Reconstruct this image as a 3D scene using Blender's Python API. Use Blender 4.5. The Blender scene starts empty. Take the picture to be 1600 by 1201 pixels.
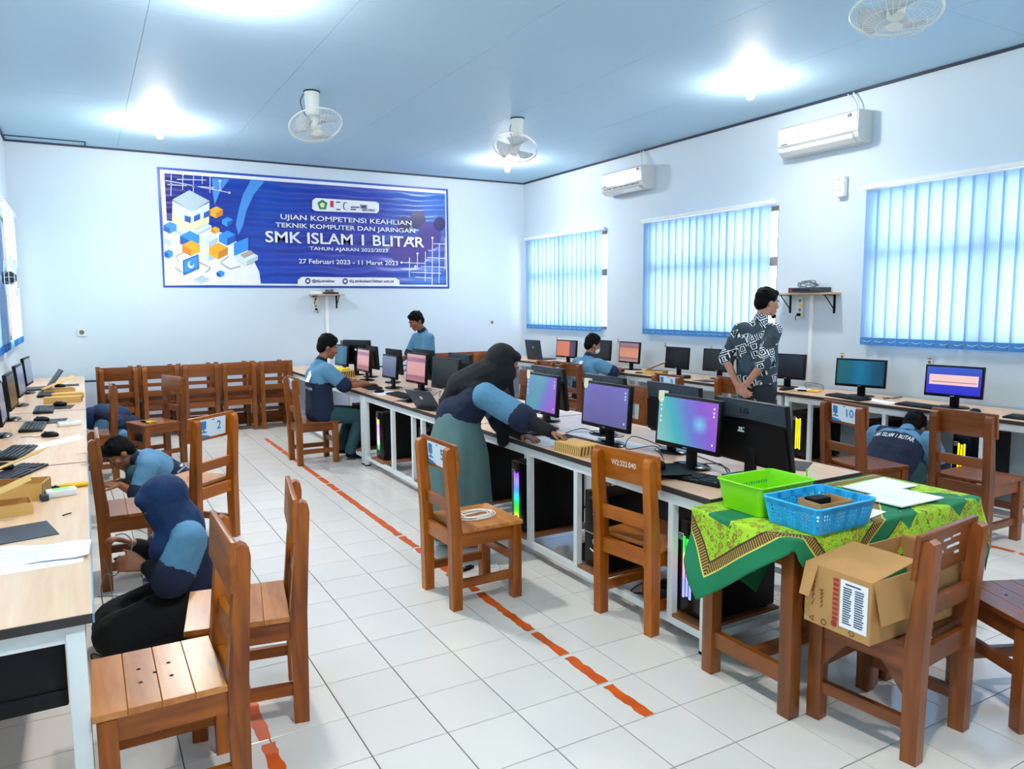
import bpy, bmesh, math, random
import numpy as np
from mathutils import Vector, Matrix

random.seed(7)
rng = np.random.default_rng(7)
scene = bpy.context.scene
COL = scene.collection
R = math.radians
PI = math.pi

# ------------------------------------------------------------------ camera
CAM_H = 1.6298
yaw, pitch, roll = R(29.69993), R(6.16933), R(-0.37749)
fwd = Vector((math.sin(yaw) * math.cos(pitch), math.cos(yaw) * math.cos(pitch), -math.sin(pitch)))
rgt = Vector((math.cos(yaw), -math.sin(yaw), 0))
upv = rgt.cross(fwd)
r2 = math.cos(roll) * rgt + math.sin(roll) * upv
u2 = -math.sin(roll) * rgt + math.cos(roll) * upv
cam_data = bpy.data.cameras.new('camera')
cam_data.sensor_fit = 'HORIZONTAL'
cam_data.sensor_width = 36.0
cam_data.lens = 1170.16 / 1600 * 36.0
cam_data.clip_start = 0.05
camera = bpy.data.objects.new('camera', cam_data)
camera.matrix_world = Matrix(((r2.x, u2.x, -fwd.x, 0), (r2.y, u2.y, -fwd.y, 0), (r2.z, u2.z, -fwd.z, CAM_H), (0, 0, 0, 1)))
COL.objects.link(camera)
scene.camera = camera

# ------------------------------------------------------------------ world, exposure
world = bpy.data.worlds.new('sky')
scene.world = world
world.use_nodes = True
bgn = world.node_tree.nodes['Background']
bgn.inputs['Color'].default_value = (1.0, 0.99, 0.97, 1)
bgn.inputs['Strength'].default_value = 2.9
scene.view_settings.view_transform = 'Standard'
scene.view_settings.look = 'None'
scene.view_settings.exposure = 1.76
scene.cycles.max_bounces = 14
scene.cycles.diffuse_bounces = 8
scene.view_settings.gamma = 1.0
scene.view_settings.use_curve_mapping = False
BULB_W = 40.0
SPOT_W = 112.0
BULB_COL = (1.0, 0.94, 0.86)

# room
XL, XR, YN, YF, ZC = -0.70, 6.55, -2.0, 11.05, 3.63

# ------------------------------------------------------------------ materials
def lin(c):
    c = [v / 255.0 for v in c]
    return tuple(v / 12.92 if v <= 0.04045 else ((v + 0.055) / 1.055) ** 2.4 for v in c)
def rgba(c): return (*lin(c), 1.0)
class NT:
    def __init__(s, name):
        s.m = bpy.data.materials.new(name); s.m.use_nodes = True
        s.t = s.m.node_tree; s.b = s.t.nodes['Principled BSDF']; s.out = s.t.nodes['Material Output']
    def n(s, kind, **kw):
        nd = s.t.nodes.new(kind)
        for k, v in kw.items():
            if k.startswith('i_'):
                key = k[2:]; key = int(key) if key.isdigit() else key.replace('_', ' ')
                nd.inputs[key].default_value = v
            else: setattr(nd, k, v)
        return nd
    def l(s, a, b): s.t.links.new(a, b)
    def math(s, op, a, b=None, c=None):
        nd = s.t.nodes.new('ShaderNodeMath'); nd.operation = op
        for i, v in enumerate((a, b, c)):
            if v is None: continue
            if isinstance(v, (int, float)): nd.inputs[i].default_value = v
            else: s.l(v, nd.inputs[i])
        return nd.outputs[0]
    def mix(s, f, a, b):
        nd = s.t.nodes.new('ShaderNodeMix'); nd.data_type = 'RGBA'
        if isinstance(f, (int, float)): nd.inputs[0].default_value = f
        else: s.l(f, nd.inputs[0])
        for i, v in ((6, a), (7, b)):
            if isinstance(v, tuple): nd.inputs[i].default_value = v
            else: s.l(v, nd.inputs[i])
        return nd.outputs[2]
    def ramp(s, f, stops, interp='LINEAR'):
        nd = s.t.nodes.new('ShaderNodeValToRGB'); cr = nd.color_ramp; cr.interpolation = interp
        while len(cr.elements) < len(stops): cr.elements.new(0.5)
        for e, (p, c) in zip(cr.elements, stops): e.position = p; e.color = c
        s.l(f, nd.inputs[0]); return nd.outputs[0]
    def coords(s, which='Object', scale=(1, 1, 1), rot=(0, 0, 0)):
        tc = s.n('ShaderNodeTexCoord'); mp = s.n('ShaderNodeMapping')
        mp.inputs['Scale'].default_value = scale; mp.inputs['Rotation'].default_value = rot
        s.l(tc.outputs[which], mp.inputs['Vector']); return mp.outputs[0]
    def color(s, o): s.l(o, s.b.inputs['Base Color'])
    def bump(s, h, strength=0.2, dist=0.01):
        nd = s.n('ShaderNodeBump'); nd.inputs['Strength'].default_value = strength; nd.inputs['Distance'].default_value = dist
        s.l(h, nd.inputs['Height']); s.l(nd.outputs[0], s.b.inputs['Normal'])
M = {}
def plain(key, c, rough=0.5, metal=0.0, spec=0.5, var=0.06, vscale=8.0, bump=0.0, emit=None, estr=0.0):
    """Painted, plastic or metal surface with slight procedural colour variation."""
    t = NT(key); t.b.inputs['Roughness'].default_value = rough; t.b.inputs['Metallic'].default_value = metal
    t.b.inputs['Specular IOR Level'].default_value = spec
    nz = t.n('ShaderNodeTexNoise', i_Scale=vscale, i_Detail=3.0); t.l(t.coords('Object'), nz.inputs['Vector'])
    a = rgba(c); lo = tuple(v * (1 - var) for v in a[:3]) + (1,); hi = tuple(min(1, v * (1 + var)) for v in a[:3]) + (1,)
    t.color(t.mix(nz.outputs[0], lo, hi))
    if bump: t.bump(nz.outputs[0], bump)
    if emit is not None:
        t.b.inputs['Emission Color'].default_value = rgba(emit); t.b.inputs['Emission Strength'].default_value = estr
    M[key] = t.m; return t.m
def wood(key, dark, light, axis, rough=0.32, scale=1.0):
    t = NT(key); sc = [26 * scale] * 3; sc[axis] = 2.2 * scale
    v = t.coords('Object', tuple(sc))
    nz = t.n('ShaderNodeTexNoise', i_Scale=1.0, i_Detail=5.0, i_Distortion=0.6); t.l(v, nz.inputs['Vector'])
    big = t.n('ShaderNodeTexNoise', i_Scale=3.0, i_Detail=1.0); t.l(t.coords('Object'), big.inputs['Vector'])
    oi = t.n('ShaderNodeObjectInfo')
    f = t.math('ADD', t.math('MULTIPLY', nz.outputs[0], 0.75), t.math('MULTIPLY', big.outputs[0], 0.3))
    f = t.math('ADD', f, t.math('MULTIPLY', t.math('SUBTRACT', oi.outputs['Random'], 0.5), 0.22))
    t.color(t.ramp(f, [(0.28, rgba(dark)), (0.72, rgba(light))]))
    t.b.inputs['Roughness'].default_value = rough
    t.bump(nz.outputs[0], 0.08, 0.004)
    M[key] = t.m; return t.m
def emitter(key, c, strength):
    t = NT(key); t.b.inputs['Base Color'].default_value = (0.02, 0.02, 0.02, 1)
    t.b.inputs['Emission Color'].default_value = rgba(c); t.b.inputs['Emission Strength'].default_value = strength
    t.b.inputs['Roughness'].default_value = 0.25
    M[key] = t.m; return t.m

def wall_mat(key, c, bumpy=0.05):
    t = NT(key); t.b.inputs['Roughness'].default_value = 0.62
    a = t.n('ShaderNodeTexNoise', i_Scale=0.8, i_Detail=4.0); t.l(t.coords('Object'), a.inputs['Vector'])
    b = t.n('ShaderNodeTexNoise', i_Scale=60.0, i_Detail=3.0); t.l(t.coords('Object'), b.inputs['Vector'])
    x = rgba(c)
    t.color(t.mix(a.outputs[0], tuple(v * 0.95 for v in x[:3]) + (1,), tuple(min(1, v * 1.04) for v in x[:3]) + (1,)))
    t.bump(b.outputs[0], bumpy, 0.003); M[key] = t.m; return t.m
wall_mat('wall', (202, 216, 227))
wall_mat('ceiling', (176, 208, 228), 0.03)
wall_mat('dado', (205, 216, 234), 0.02)
plain('trim_dark', (38, 52, 74), 0.6)
plain('grout', (78, 82, 86), 0.9)
t = NT('tile'); t.b.inputs['Roughness'].default_value = 0.17; t.b.inputs['Specular IOR Level'].default_value = 0.45
oi = t.n('ShaderNodeObjectInfo'); nz = t.n('ShaderNodeTexNoise', i_Scale=5.0, i_Detail=4.0); t.l(t.coords('Object'), nz.inputs['Vector'])
t.color(t.mix(t.math('ADD', t.math('MULTIPLY', oi.outputs['Random'], 0.5), t.math('MULTIPLY', nz.outputs[0], 0.5)), rgba((216, 212, 206)), rgba((226, 221, 214))))
M['tile'] = t.m
t = NT('floor_paint'); t.b.inputs['Roughness'].default_value = 0.4
nz = t.n('ShaderNodeTexNoise', i_Scale=9.0, i_Detail=4.0); t.l(t.coords('Object'), nz.inputs['Vector'])
t.color(t.ramp(nz.outputs[0], [(0.3, rgba((196, 76, 22))), (0.7, rgba((224, 98, 20)))])); M['floor_paint'] = t.m
# laminate desk top
t = NT('laminate'); t.b.inputs['Roughness'].default_value = 0.3
nz = t.n('ShaderNodeTexNoise', i_Scale=1.0, i_Detail=5.0); t.l(t.coords('Object', (30, 2.0, 30)), nz.inputs['Vector'])
t.color(t.ramp(nz.outputs[0], [(0.3, rgba((216, 172, 134))), (0.7, rgba((230, 194, 160)))])); M['laminate'] = t.m
plain('edge_dark', (52, 44, 44), 0.5)
plain('edge_alu', (120, 160, 190), 0.35, 0.3)
plain('steel_white', (226, 231, 230), 0.4)
plain('rubber', (12, 13, 16), 0.7, spec=0.2)
plain('shelf_wood', (150, 96, 60), 0.5)
for k, d, l in (('honey', (106, 46, 3), (184, 100, 12)), ('red', (84, 38, 12), (146, 78, 30)), ('brown', (92, 44, 10), (150, 82, 26))):
    for i, ax in enumerate('xyz'): wood('%s_%s' % (k, ax), d, l, i)
wood('seatwood_x', (158, 88, 34), (204, 134, 70), 0, 0.26)
plain('black_plastic', (8, 10, 14), 0.42, spec=0.25)
plain('black_gloss', (5, 7, 10), 0.22, spec=0.3)
plain('grey_plastic', (50, 60, 72), 0.45, spec=0.3)
plain('dark_side', (6, 9, 14), 0.55, spec=0.2)
plain('keys', (30, 38, 48), 0.5)
plain('white_plastic', (236, 238, 236), 0.35)
plain('cream_plastic', (214, 214, 204), 0.4)
plain('silver', (190, 196, 200), 0.3, 0.8)
plain('paper', (240, 241, 248), 0.8, var=0.015)
plain('ink', (70, 78, 96), 0.9); plain('ink_faint', (196, 200, 212), 0.9)
plain('yellow', (232, 190, 12), 0.4)
plain('yellow_light', (236, 220, 70), 0.5)
plain('green_print', (150, 205, 150), 0.6)
plain('cardboard', (188, 140, 84), 0.85, var=0.1, vscale=14)
plain('cardboard_in', (150, 104, 62), 0.9, var=0.1)
plain('carton_tan', (214, 170, 98), 0.8, var=0.08)
plain('carton_red', (170, 40, 44), 0.7)
plain('carton_ink', (96, 64, 36), 0.9)
plain('cable_white', (228, 228, 222), 0.5)
plain('cable_black', (18, 20, 24), 0.5)
plain('cable_grey', (110, 114, 116), 0.5)
plain('plate_white', (226, 236, 244), 0.4)
plain('plate_blue', (40, 130, 200), 0.5)
plain('tag_cream', (232, 226, 190), 0.5)
plain('navy', (10, 26, 56), 0.85, var=0.14, vscale=22, bump=0.12)
plain('navy_hijab', (8, 42, 84), 0.85, var=0.14, vscale=16, bump=0.15)
plain('black_hijab', (5, 10, 16), 0.85, var=0.2, vscale=16, bump=0.15)
plain('black_cloth', (5, 8, 13), 0.9, var=0.2, vscale=20, bump=0.12)
plain('light_blue', (84, 132, 164), 0.85, var=0.1, vscale=20, bump=0.12)
plain('sage', (82, 112, 112), 0.85, var=0.14, vscale=12, bump=0.15)
plain('teal_trousers', (34, 72, 78), 0.85, var=0.14, vscale=16, bump=0.12)
plain('dark_trousers', (28, 34, 44), 0.85, var=0.14, bump=0.1)
plain('skin', (146, 90, 62), 0.5, var=0.07, vscale=20)
plain('skin_light', (190, 132, 108), 0.5, var=0.07, vscale=20)
plain('lips', (140, 76, 70), 0.5)
plain('eye_white', (225, 225, 222), 0.3)
plain('eye_dark', (26, 18, 16), 0.25)
plain('hair', (4, 5, 7), 0.7, spec=0.15, var=0.35, vscale=90, bump=0.5)
plain('mask_cloth', (224, 230, 236), 0.8)
plain('shirt_print', (216, 222, 230), 0.8)
plain('white_band', (222, 230, 240), 0.7)
plain('green_cord', (30, 150, 110), 0.7)
plain('glass_lens', (170, 190, 200), 0.1)
# ------------------------------------------------------------------ geometry helpers
def new_obj(name, mesh, mat=None, parent=None, kind=None):
    o = bpy.data.objects.new(name, mesh); COL.objects.link(o)
    if mat is not None:
        for m in (mat if isinstance(mat, (list, tuple)) else [mat]):
            mesh.materials.append(M[m] if isinstance(m, str) else m)
    if parent is not None: o.parent = parent
    if kind: o['kind'] = kind
    return o
LABELS = {}
def tag(o, label, cat, group=None):
    o['label'] = label; o['category'] = cat
    if group: o['group'] = group
    return o
def thing(name, label, cat, loc=(0, 0, 0), rz=0.0, group=None):
    o = bpy.data.objects.new(name, None); COL.objects.link(o)
    o.empty_display_size = 0.1; o.location = loc; o.rotation_euler = (0, 0, rz)
    return tag(o, label, cat, group)
def copy_tree(o, parent=None):
    c = o.copy(); COL.objects.link(c)
    if parent is not None: c.parent = parent
    for ch in list(o.children): copy_tree(ch, c)
    return c
def place(o, loc, rz=0.0, label=None, group=None, scale=None):
    o.location = loc; o.rotation_euler = (0, 0, rz)
    if scale: o.scale = scale
    if label: o['label'] = label
    if group: o['group'] = group
    return o
def smooth_mesh(me, angle=35):
    for p in me.polygons: p.use_smooth = True
    me.set_sharp_from_angle(angle=R(angle))
class B:
    """collects simple solids into one mesh"""
    def __init__(s): s.v = []; s.f = []; s.mi = []; s.cur = 0
    def add(s, vs, fs, mi=None):
        k = len(s.v); s.v += [tuple(v) for v in vs]; s.f += [tuple(i + k for i in f) for f in fs]; s.mi += [s.cur if mi is None else mi] * len(fs); return s
    def box(s, x0, x1, y0, y1, z0, z1, mi=None):
        vs = [(x, y, z) for z in (z0, z1) for y in (y0, y1) for x in (x0, x1)]
        return s.add(vs, [(0, 2, 3, 1), (4, 5, 7, 6), (0, 1, 5, 4), (2, 6, 7, 3), (0, 4, 6, 2), (1, 3, 7, 5)], mi)
    def cbox(s, c, d, rot=None, mi=None, bev=0.0):
        hx, hy, hz = d[0] / 2, d[1] / 2, d[2] / 2
        if bev <= 0:
            vs = [Vector((x, y, z)) for z in (-hz, hz) for y in (-hy, hy) for x in (-hx, hx)]
            fs = [(0, 2, 3, 1), (4, 5, 7, 6), (0, 1, 5, 4), (2, 6, 7, 3), (0, 4, 6, 2), (1, 3, 7, 5)]
        else:
            bm = bmesh.new(); bmesh.ops.create_cube(bm, size=1.0)
            bmesh.ops.scale(bm, vec=(d[0], d[1], d[2]), verts=bm.verts)
            bmesh.ops.bevel(bm, geom=list(bm.edges), offset=bev, segments=2, profile=0.5, affect='EDGES')
            bm.verts.ensure_lookup_table()
            vs = [v.co.copy() for v in bm.verts]; fs = [tuple(v.index for v in f.verts) for f in bm.faces]; bm.free()
        if rot is not None: vs = [rot @ v for v in vs]
        c = Vector(c); return s.add([v + c for v in vs], fs, mi)
    def tube(s, pts, r, seg=8, cap=True, mi=None, closed=False):
        pts = [Vector(p) for p in pts]; n = len(pts); rr = r if isinstance(r, (list, tuple)) else [r] * n
        t0 = (pts[1] - pts[0]).normalized(); ref = Vector((0, 0, 1)) if abs(t0.z) < 0.9 else Vector((1, 0, 0))
        nrm = (ref - t0 * ref.dot(t0)).normalized(); vs = []; fs = []
        for i, p in enumerate(pts):
            if closed: tg = pts[(i + 1) % n] - pts[i - 1]
            else: tg = pts[min(i + 1, n - 1)] - pts[max(i - 1, 0)]
            tg = tg.normalized() if tg.length > 1e-9 else t0
            nrm = nrm - tg * nrm.dot(tg)
            nrm = nrm.normalized() if nrm.length > 1e-6 else tg.orthogonal().normalized()
            bn = tg.cross(nrm)
            for k in range(seg):
                a = 2 * PI * k / seg; vs.append(p + (nrm * math.cos(a) + bn * math.sin(a)) * rr[i])
        m = n if closed else n - 1
        for i in range(m):
            j = (i + 1) % n
            for k in range(seg):
                fs.append((i * seg + k, i * seg + (k + 1) % seg, j * seg + (k + 1) % seg, j * seg + k))
        if cap and not closed:
            fs.append(tuple(reversed(range(seg)))); fs.append(tuple((n - 1) * seg + k for k in range(seg)))
        return s.add(vs, fs, mi)
    def cyl(s, a, b, r, r1=None, seg=16, mi=None): return s.tube([a, b], [r, r if r1 is None else r1], seg, True, mi)
    def lathe(s, prof, c=(0, 0, 0), rot=None, seg=24, mi=None):
        """prof: list of (radius, height) about z"""
        vs = []; fs = []; n = len(prof)
        for (r, h) in prof:
            for k in range(seg):
                a = 2 * PI * k / seg; vs.append(Vector((r * math.cos(a), r * math.sin(a), h)))
        for i in range(n - 1):
            for k in range(seg):
                fs.append((i * seg + k, i * seg + (k + 1) % seg, (i + 1) * seg + (k + 1) % seg, (i + 1) * seg + k))
        fs.append(tuple(reversed(range(seg)))); fs.append(tuple((n - 1) * seg + k for k in range(seg)))
        if rot is not None: vs = [rot @ v for v in vs]
        c = Vector(c); return s.add([v + c for v in vs], fs, mi)
    def prism(s, poly, origin, ux, uy, depth, mi=None):
        """poly 2-D points in the (ux, uy) plane, extruded by vector depth"""
        o = Vector(origin); ux = Vector(ux); uy = Vector(uy); d = Vector(depth); n = len(poly)
        a = [o + ux * p[0] + uy * p[1] for p in poly]; b_ = [v + d for v in a]
        fs = [tuple(range(n)), tuple(reversed(range(n, 2 * n)))] + [(i, i + n, (i + 1) % n + n, (i + 1) % n) for i in range(n)]
        return s.add(a + b_, fs, mi)
    def ellipsoid(s, c, r, rot=None, seg=16, rings=10, mi=None):
        vs = []; fs = []
        for i in range(1, rings):
            th = PI * i / rings
            for k in range(seg):
                a = 2 * PI * k / seg
                vs.append(Vector((r[0] * math.sin(th) * math.cos(a), r[1] * math.sin(th) * math.sin(a), r[2] * math.cos(th))))
        top = len(vs); vs.append(Vector((0, 0, r[2]))); bot = len(vs); vs.append(Vector((0, 0, -r[2])))
        for i in range(rings - 2):
            for k in range(seg): fs.append((i * seg + k, (i + 1) * seg + k, (i + 1) * seg + (k + 1) % seg, i * seg + (k + 1) % seg))
        for k in range(seg):
            fs.append((top, k, (k + 1) % seg)); fs.append((bot, (rings - 2) * seg + (k + 1) % seg, (rings - 2) * seg + k))
        if rot is not None: vs = [rot @ v for v in vs]
        c = Vector(c); return s.add([v + c for v in vs], fs, mi)
    def mesh(s, name='mesh', smooth=None):
        me = bpy.data.meshes.new(name); me.from_pydata([tuple(v) for v in s.v], [], s.f)
        me.polygons.foreach_set('material_index', s.mi)
        bm = bmesh.new(); bm.from_mesh(me); bmesh.ops.recalc_face_normals(bm, faces=bm.faces); bm.to_mesh(me); bm.free()
        if smooth: smooth_mesh(me, smooth)
        me.update(); return me
    def obj(s, name, mat, parent=None, smooth=None, kind=None): return new_obj(name, s.mesh(name, smooth), mat, parent, kind)
def curve_pts(ctrl, n=8, closed=False):
    """Catmull-Rom through control points"""
    P_ = [Vector(p) for p in ctrl]; out = []; m = len(P_)
    for i in range(m if closed else m - 1):
        if closed: a, b, c, d = P_[i - 1], P_[i], P_[(i + 1) % m], P_[(i + 2) % m]
        else: a, b, c, d = P_[max(i - 1, 0)], P_[i], P_[i + 1], P_[min(i + 2, m - 1)]
        for k in range(n):
            t = k / n
            out.append(0.5 * ((2 * b) + (c - a) * t + (2 * a - 5 * b + 4 * c - d) * t * t + (3 * b - a - 3 * c + d) * t ** 3))
    if not closed: out.append(P_[-1])
    return out
_fc = {}
def text_mesh(s, w, h, depth=0.0, bold=0.0, fit=True):
    """text laid out in the x-y plane, centred, scaled to fill w x h"""
    cu = bpy.data.curves.new('lettering', 'FONT'); cu.body = s; cu.size = 1.0; cu.offset = bold; cu.extrude = depth
    cu.resolution_u = 3
    o = bpy.data.objects.new('lettering', cu); COL.objects.link(o)
    dg = bpy.context.evaluated_depsgraph_get(); dg.update()
    me = bpy.data.meshes.new_from_object(o.evaluated_get(dg)); COL.objects.unlink(o); bpy.data.objects.remove(o); bpy.data.curves.remove(cu)
    n = len(me.vertices); co = np.empty(n * 3); me.vertices.foreach_get('co', co); co = co.reshape(-1, 3)
    lo, hi = co.min(0), co.max(0); c = (lo + hi) / 2; d = np.maximum(hi - lo, 1e-6)
    sx, sy = w / d[0], h / d[1]
    if not fit: sx = sy = min(sx, sy)
    co[:, 0] = (co[:, 0] - c[0]) * sx; co[:, 1] = (co[:, 1] - c[1]) * sy
    me.vertices.foreach_set('co', co.ravel()); me.update(); return me
def text_obj(s, w, h, mat, parent, matrix, name='lettering', bold=0.0, fit=True):
    o = new_obj(name, text_mesh(s, w, h, 0, bold, fit), mat, parent); o.matrix_local = matrix; return o
def frame(origin, ux, uy):
    """matrix whose local x,y axes are ux,uy"""
    ux = Vector(ux).normalized(); uy = Vector(uy).normalized(); uz = ux.cross(uy)
    return Matrix(((ux.x, uy.x, uz.x, origin[0]), (ux.y, uy.y, uz.y, origin[1]), (ux.z, uy.z, uz.z, origin[2]), (0, 0, 0, 1)))
def struct(o, label=None):
    o['kind'] = 'structure'
    if label: o['label'] = label
    return o
def project(p):
    d = Vector(p) - Vector((0, 0, CAM_H)); z = d.dot(fwd)
    if z < 0.1: return None
    return 800 + 1170.16 * d.dot(r2) / z, 600.5 - 1170.16 * d.dot(u2) / z, z
# ================================================================== THE ROOM
# ---- floor: grout bed with real tiles
GX, GY, TS = 0.82016, 3.07701, 0.30
fl = B().box(XL - 0.15, XR + 0.15, YN - 0.15, YF + 0.15, -0.12, -0.004).obj('floor', 'grout')
struct(fl, 'floor of square white ceramic tiles with grey joints')
nx0, nx1 = math.floor((XL - GX) / TS), math.ceil((XR - GX) / TS)
ny0, ny1 = math.floor((YN - GY) / TS), math.ceil((YF - GY) / TS)
half = TS / 2 - 0.0021
bm = bmesh.new(); bmesh.ops.create_cube(bm, size=1.0); bmesh.ops.scale(bm, vec=(2 * half, 2 * half, 0.008), verts=bm.verts)
bmesh.ops.translate(bm, vec=(0, 0, -0.004), verts=bm.verts)
bmesh.ops.bevel(bm, geom=[e for e in bm.edges if all(v.co.z > -0.001 for v in e.verts)], offset=0.0012, segments=1, affect='EDGES')
tile_me = bpy.data.meshes.new('tile'); bm.to_mesh(tile_me); bm.free(); tile_me.materials.append(M['tile'])
cand = []; rest = []
for i in range(nx0, nx1):
    for j in range(ny0, ny1):
        cx, cy = GX + (i + 0.5) * TS, GY + (j + 0.5) * TS
        if cx - half < XL or cx + half > XR or cy - half < YN or cy + half > YF: rest.append((cx, cy)); continue
        q = project((cx, cy, 0))
        if q and -60 < q[0] < 1660 and -60 < q[1] < 1260 and (0.1 < cx < 2.6 or cy < 2.9 or 3.5 < cx < 5.8) : cand.append((q[2], cx, cy))
        else: rest.append((cx, cy))
cand.sort()
for k, (z, cx, cy) in enumerate(cand):
    if k < 300:
        o = bpy.data.objects.new('tile', tile_me); COL.objects.link(o); o.location = (cx, cy, 0); o.parent = fl
    else: rest.append((cx, cy))
b = B()
for (cx, cy) in rest:
    x0, x1, y0, y1 = max(cx - half, XL), min(cx + half, XR), max(cy - half, YN), min(cy + half, YF)
    if x1 - x0 > 0.01 and y1 - y0 > 0.01: b.box(x0, x1, y0, y1, -0.008, 0)
o = b.obj('tile_field', 'tile', fl); o['kind'] = 'stuff'
# ---- painted orange lines
def paint_line(name, pts, w, label, mat='floor_paint'):
    b = B(); vs = []; n = 0
    a, c = Vector(pts[0]), Vector(pts[1]); d = (c - a); L = d.length; d.normalize(); nrm = Vector((-d.y, d.x, 0))
    steps = int(L / 0.03)
    top = []; bot = []
    for k in range(steps + 1):
        p = a + d * (L * k / steps); ww = w / 2
        top.append(p + nrm * (ww + random.uniform(-1, 1) * 0.006)); bot.append(p - nrm * (ww + random.uniform(-1, 1) * 0.006))
    for k in range(steps):
        ym = ((top[k] + top[k + 1]) / 2).y; fr = ((ym - GY) / TS) % 1.0
        if (fr < 0.05 or fr > 0.95) and random.random() < .55: continue
        b.add([top[k] + Vector((0, 0, .0012)), top[k + 1] + Vector((0, 0, .0012)), bot[k + 1] + Vector((0, 0, .0012)), bot[k] + Vector((0, 0, .0012)), top[k], top[k + 1], bot[k + 1], bot[k]],
              [(0, 1, 2, 3), (4, 7, 6, 5), (0, 4, 5, 1), (3, 2, 6, 7), (0, 3, 7, 4), (1, 5, 6, 2)])
    o = b.obj(name, mat, fl); o['label'] = label
    return o
paint_line('floor_line', [(1.865, 9.40, 0.0002), (1.86, 2.18, 0.0002)], 0.05, 'orange line painted along the centre aisle')
paint_line('floor_line', [(0.505, 4.55, 0.0002), (0.505, 0.2, 0.0002)], 0.05, 'orange line painted beside the desks under the windows')
paint_line('floor_line', [(5.16, 2.85, 0.0002), (5.28, 0.6, 0.0002)], 0.045, 'faded orange line painted near the far right chairs')
# ---- walls with window openings
WZ0, WZ1 = 1.24, 2.66
WIN_R = [(8.72, 10.84), (5.68, 7.80), (2.46, 4.58)]
WIN_L = [(8.95, 10.72), (5.9, 8.0), (1.4, 4.0)]  # last left window is added out of view to let in more light
def wall_with_windows(name, x0, x1, wins):
    b = B(); ys = sorted(wins); y = YN - 0.15
    for (a, c) in ys:
        b.box(x0, x1, y, a, 0, ZC); b.box(x0, x1, a, c, 0, WZ0); b.box(x0, x1, a, c, WZ1, ZC); y = c
    b.box(x0, x1, y, YF + 0.15, 0, ZC)
    return b.obj(name, 'wall')
struct(wall_with_windows('wall_right', XR, XR + 0.15, WIN_R), 'pale blue plaster wall with three blue-blinded windows')
struct(wall_with_windows('wall_left', XL - 0.15, XL, WIN_L), 'pale blue plaster wall behind the left desk row')
struct(B().box(XL, XR, YF, YF + 0.15, 0, ZC).obj('wall_far', 'wall'), 'pale blue plaster wall carrying the banner')
struct(B().box(XL, XR, YN - 0.15, YN, 0, ZC).obj('wall_near', 'wall'))
struct(B().box(XL, XR, YF - 0.012, YF, 0, 0.665).obj('baseboard_far', 'dado'), 'pale wainscot panel along the foot of the far wall')
struct(B().box(XL, XR, YF - 0.018, YF, 0.665, 0.682).obj('trim_1', 'trim_dark'), 'dark strip above the wainscot')
# ---- ceiling: flat panels with open joints
ce = B().box(XL - 0.15, XR + 0.15, YN - 0.15, YF + 0.15, ZC + 0.012, ZC + 0.10).obj('ceiling', 'trim_dark'); struct(ce, 'blue painted panel ceiling with fine joints')
pw, pl = 1.208, 2.61
pme = B().box(-pw / 2 + .0015, pw / 2 - .0015, -pl / 2 + .0015, pl / 2 - .0015, 0, 0.012).mesh('ceiling_panel'); pme.materials.append(M['ceiling'])
for i in range(6):
    for j in range(5):
        o = bpy.data.objects.new('ceiling_panel', pme); COL.objects.link(o); o.parent = ce
        o.location = (XL + pw * (i + 0.5), YN + pl * (j + 0.5), ZC)
# dark shadow-gap trims at the wall heads
def trim(n, *a): return struct(B().box(*a).obj('trim_%d' % n, 'trim_dark'), 'dark strip at the ceiling edge')
trim(2, XL, XR, YF - 0.022, YF, ZC - 0.022, ZC)
trim(3, XR - 0.022, XR, YN, YF - 0.022, ZC - 0.024, ZC)
trim(4, XL, XL + 0.022, YN, YF - 0.022, ZC - 0.022, ZC)
o = B().box(XL + .022, 0.16, YF - 0.30, YF - 0.285, ZC - 0.012, ZC).box(0.145, 0.16, YF - 0.285, YF - 0.022, ZC - 0.012, ZC).obj('trim_5', 'trim_dark'); struct(o, 'dark joint around the small corner ceiling panel')

# ---- windows (frame, transom, panes) and vertical blinds
plain('window_frame', (150, 128, 116), 0.5)
t = NT('window_glass'); t.b.inputs['Transmission Weight'].default_value = 1.0; t.b.inputs['Roughness'].default_value = 0.02; t.b.inputs['IOR'].default_value = 1.01
t.b.inputs['Base Color'].default_value = (0.95, 0.98, 1, 1); M['window_glass'] = t.m
def blind_mat(key, c, tr):
    t = NT(key); nt = t.t; nt.nodes.remove(t.b)
    d = t.n('ShaderNodeBsdfDiffuse'); tl = t.n('ShaderNodeBsdfTranslucent'); mx = t.n('ShaderNodeMixShader')
    w = t.n('ShaderNodeTexWave', i_Scale=22.0, i_Distortion=0.4); w.bands_direction = 'Y'
    t.l(t.coords('Object'), w.inputs['Vector'])
    f = t.math('MULTIPLY', w.outputs['Fac'], 0.35)
    t.l(t.mix(f, rgba(c), rgba((235, 245, 250))), d.inputs['Color'])
    t.l(t.mix(f, rgba(tr), rgba((240, 248, 252))), tl.inputs['Color'])
    mx.inputs[0].default_value = 0.62; t.l(d.outputs[0], mx.inputs[1]); t.l(tl.outputs[0], mx.inputs[2]); t.l(mx.outputs[0], t.out.inputs['Surface'])
    M[key] = t.m
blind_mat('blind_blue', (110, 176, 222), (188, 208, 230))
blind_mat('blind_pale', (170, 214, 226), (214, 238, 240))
plain('blind_hem', (70, 140, 205), 0.8)
wnum = 0
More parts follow.
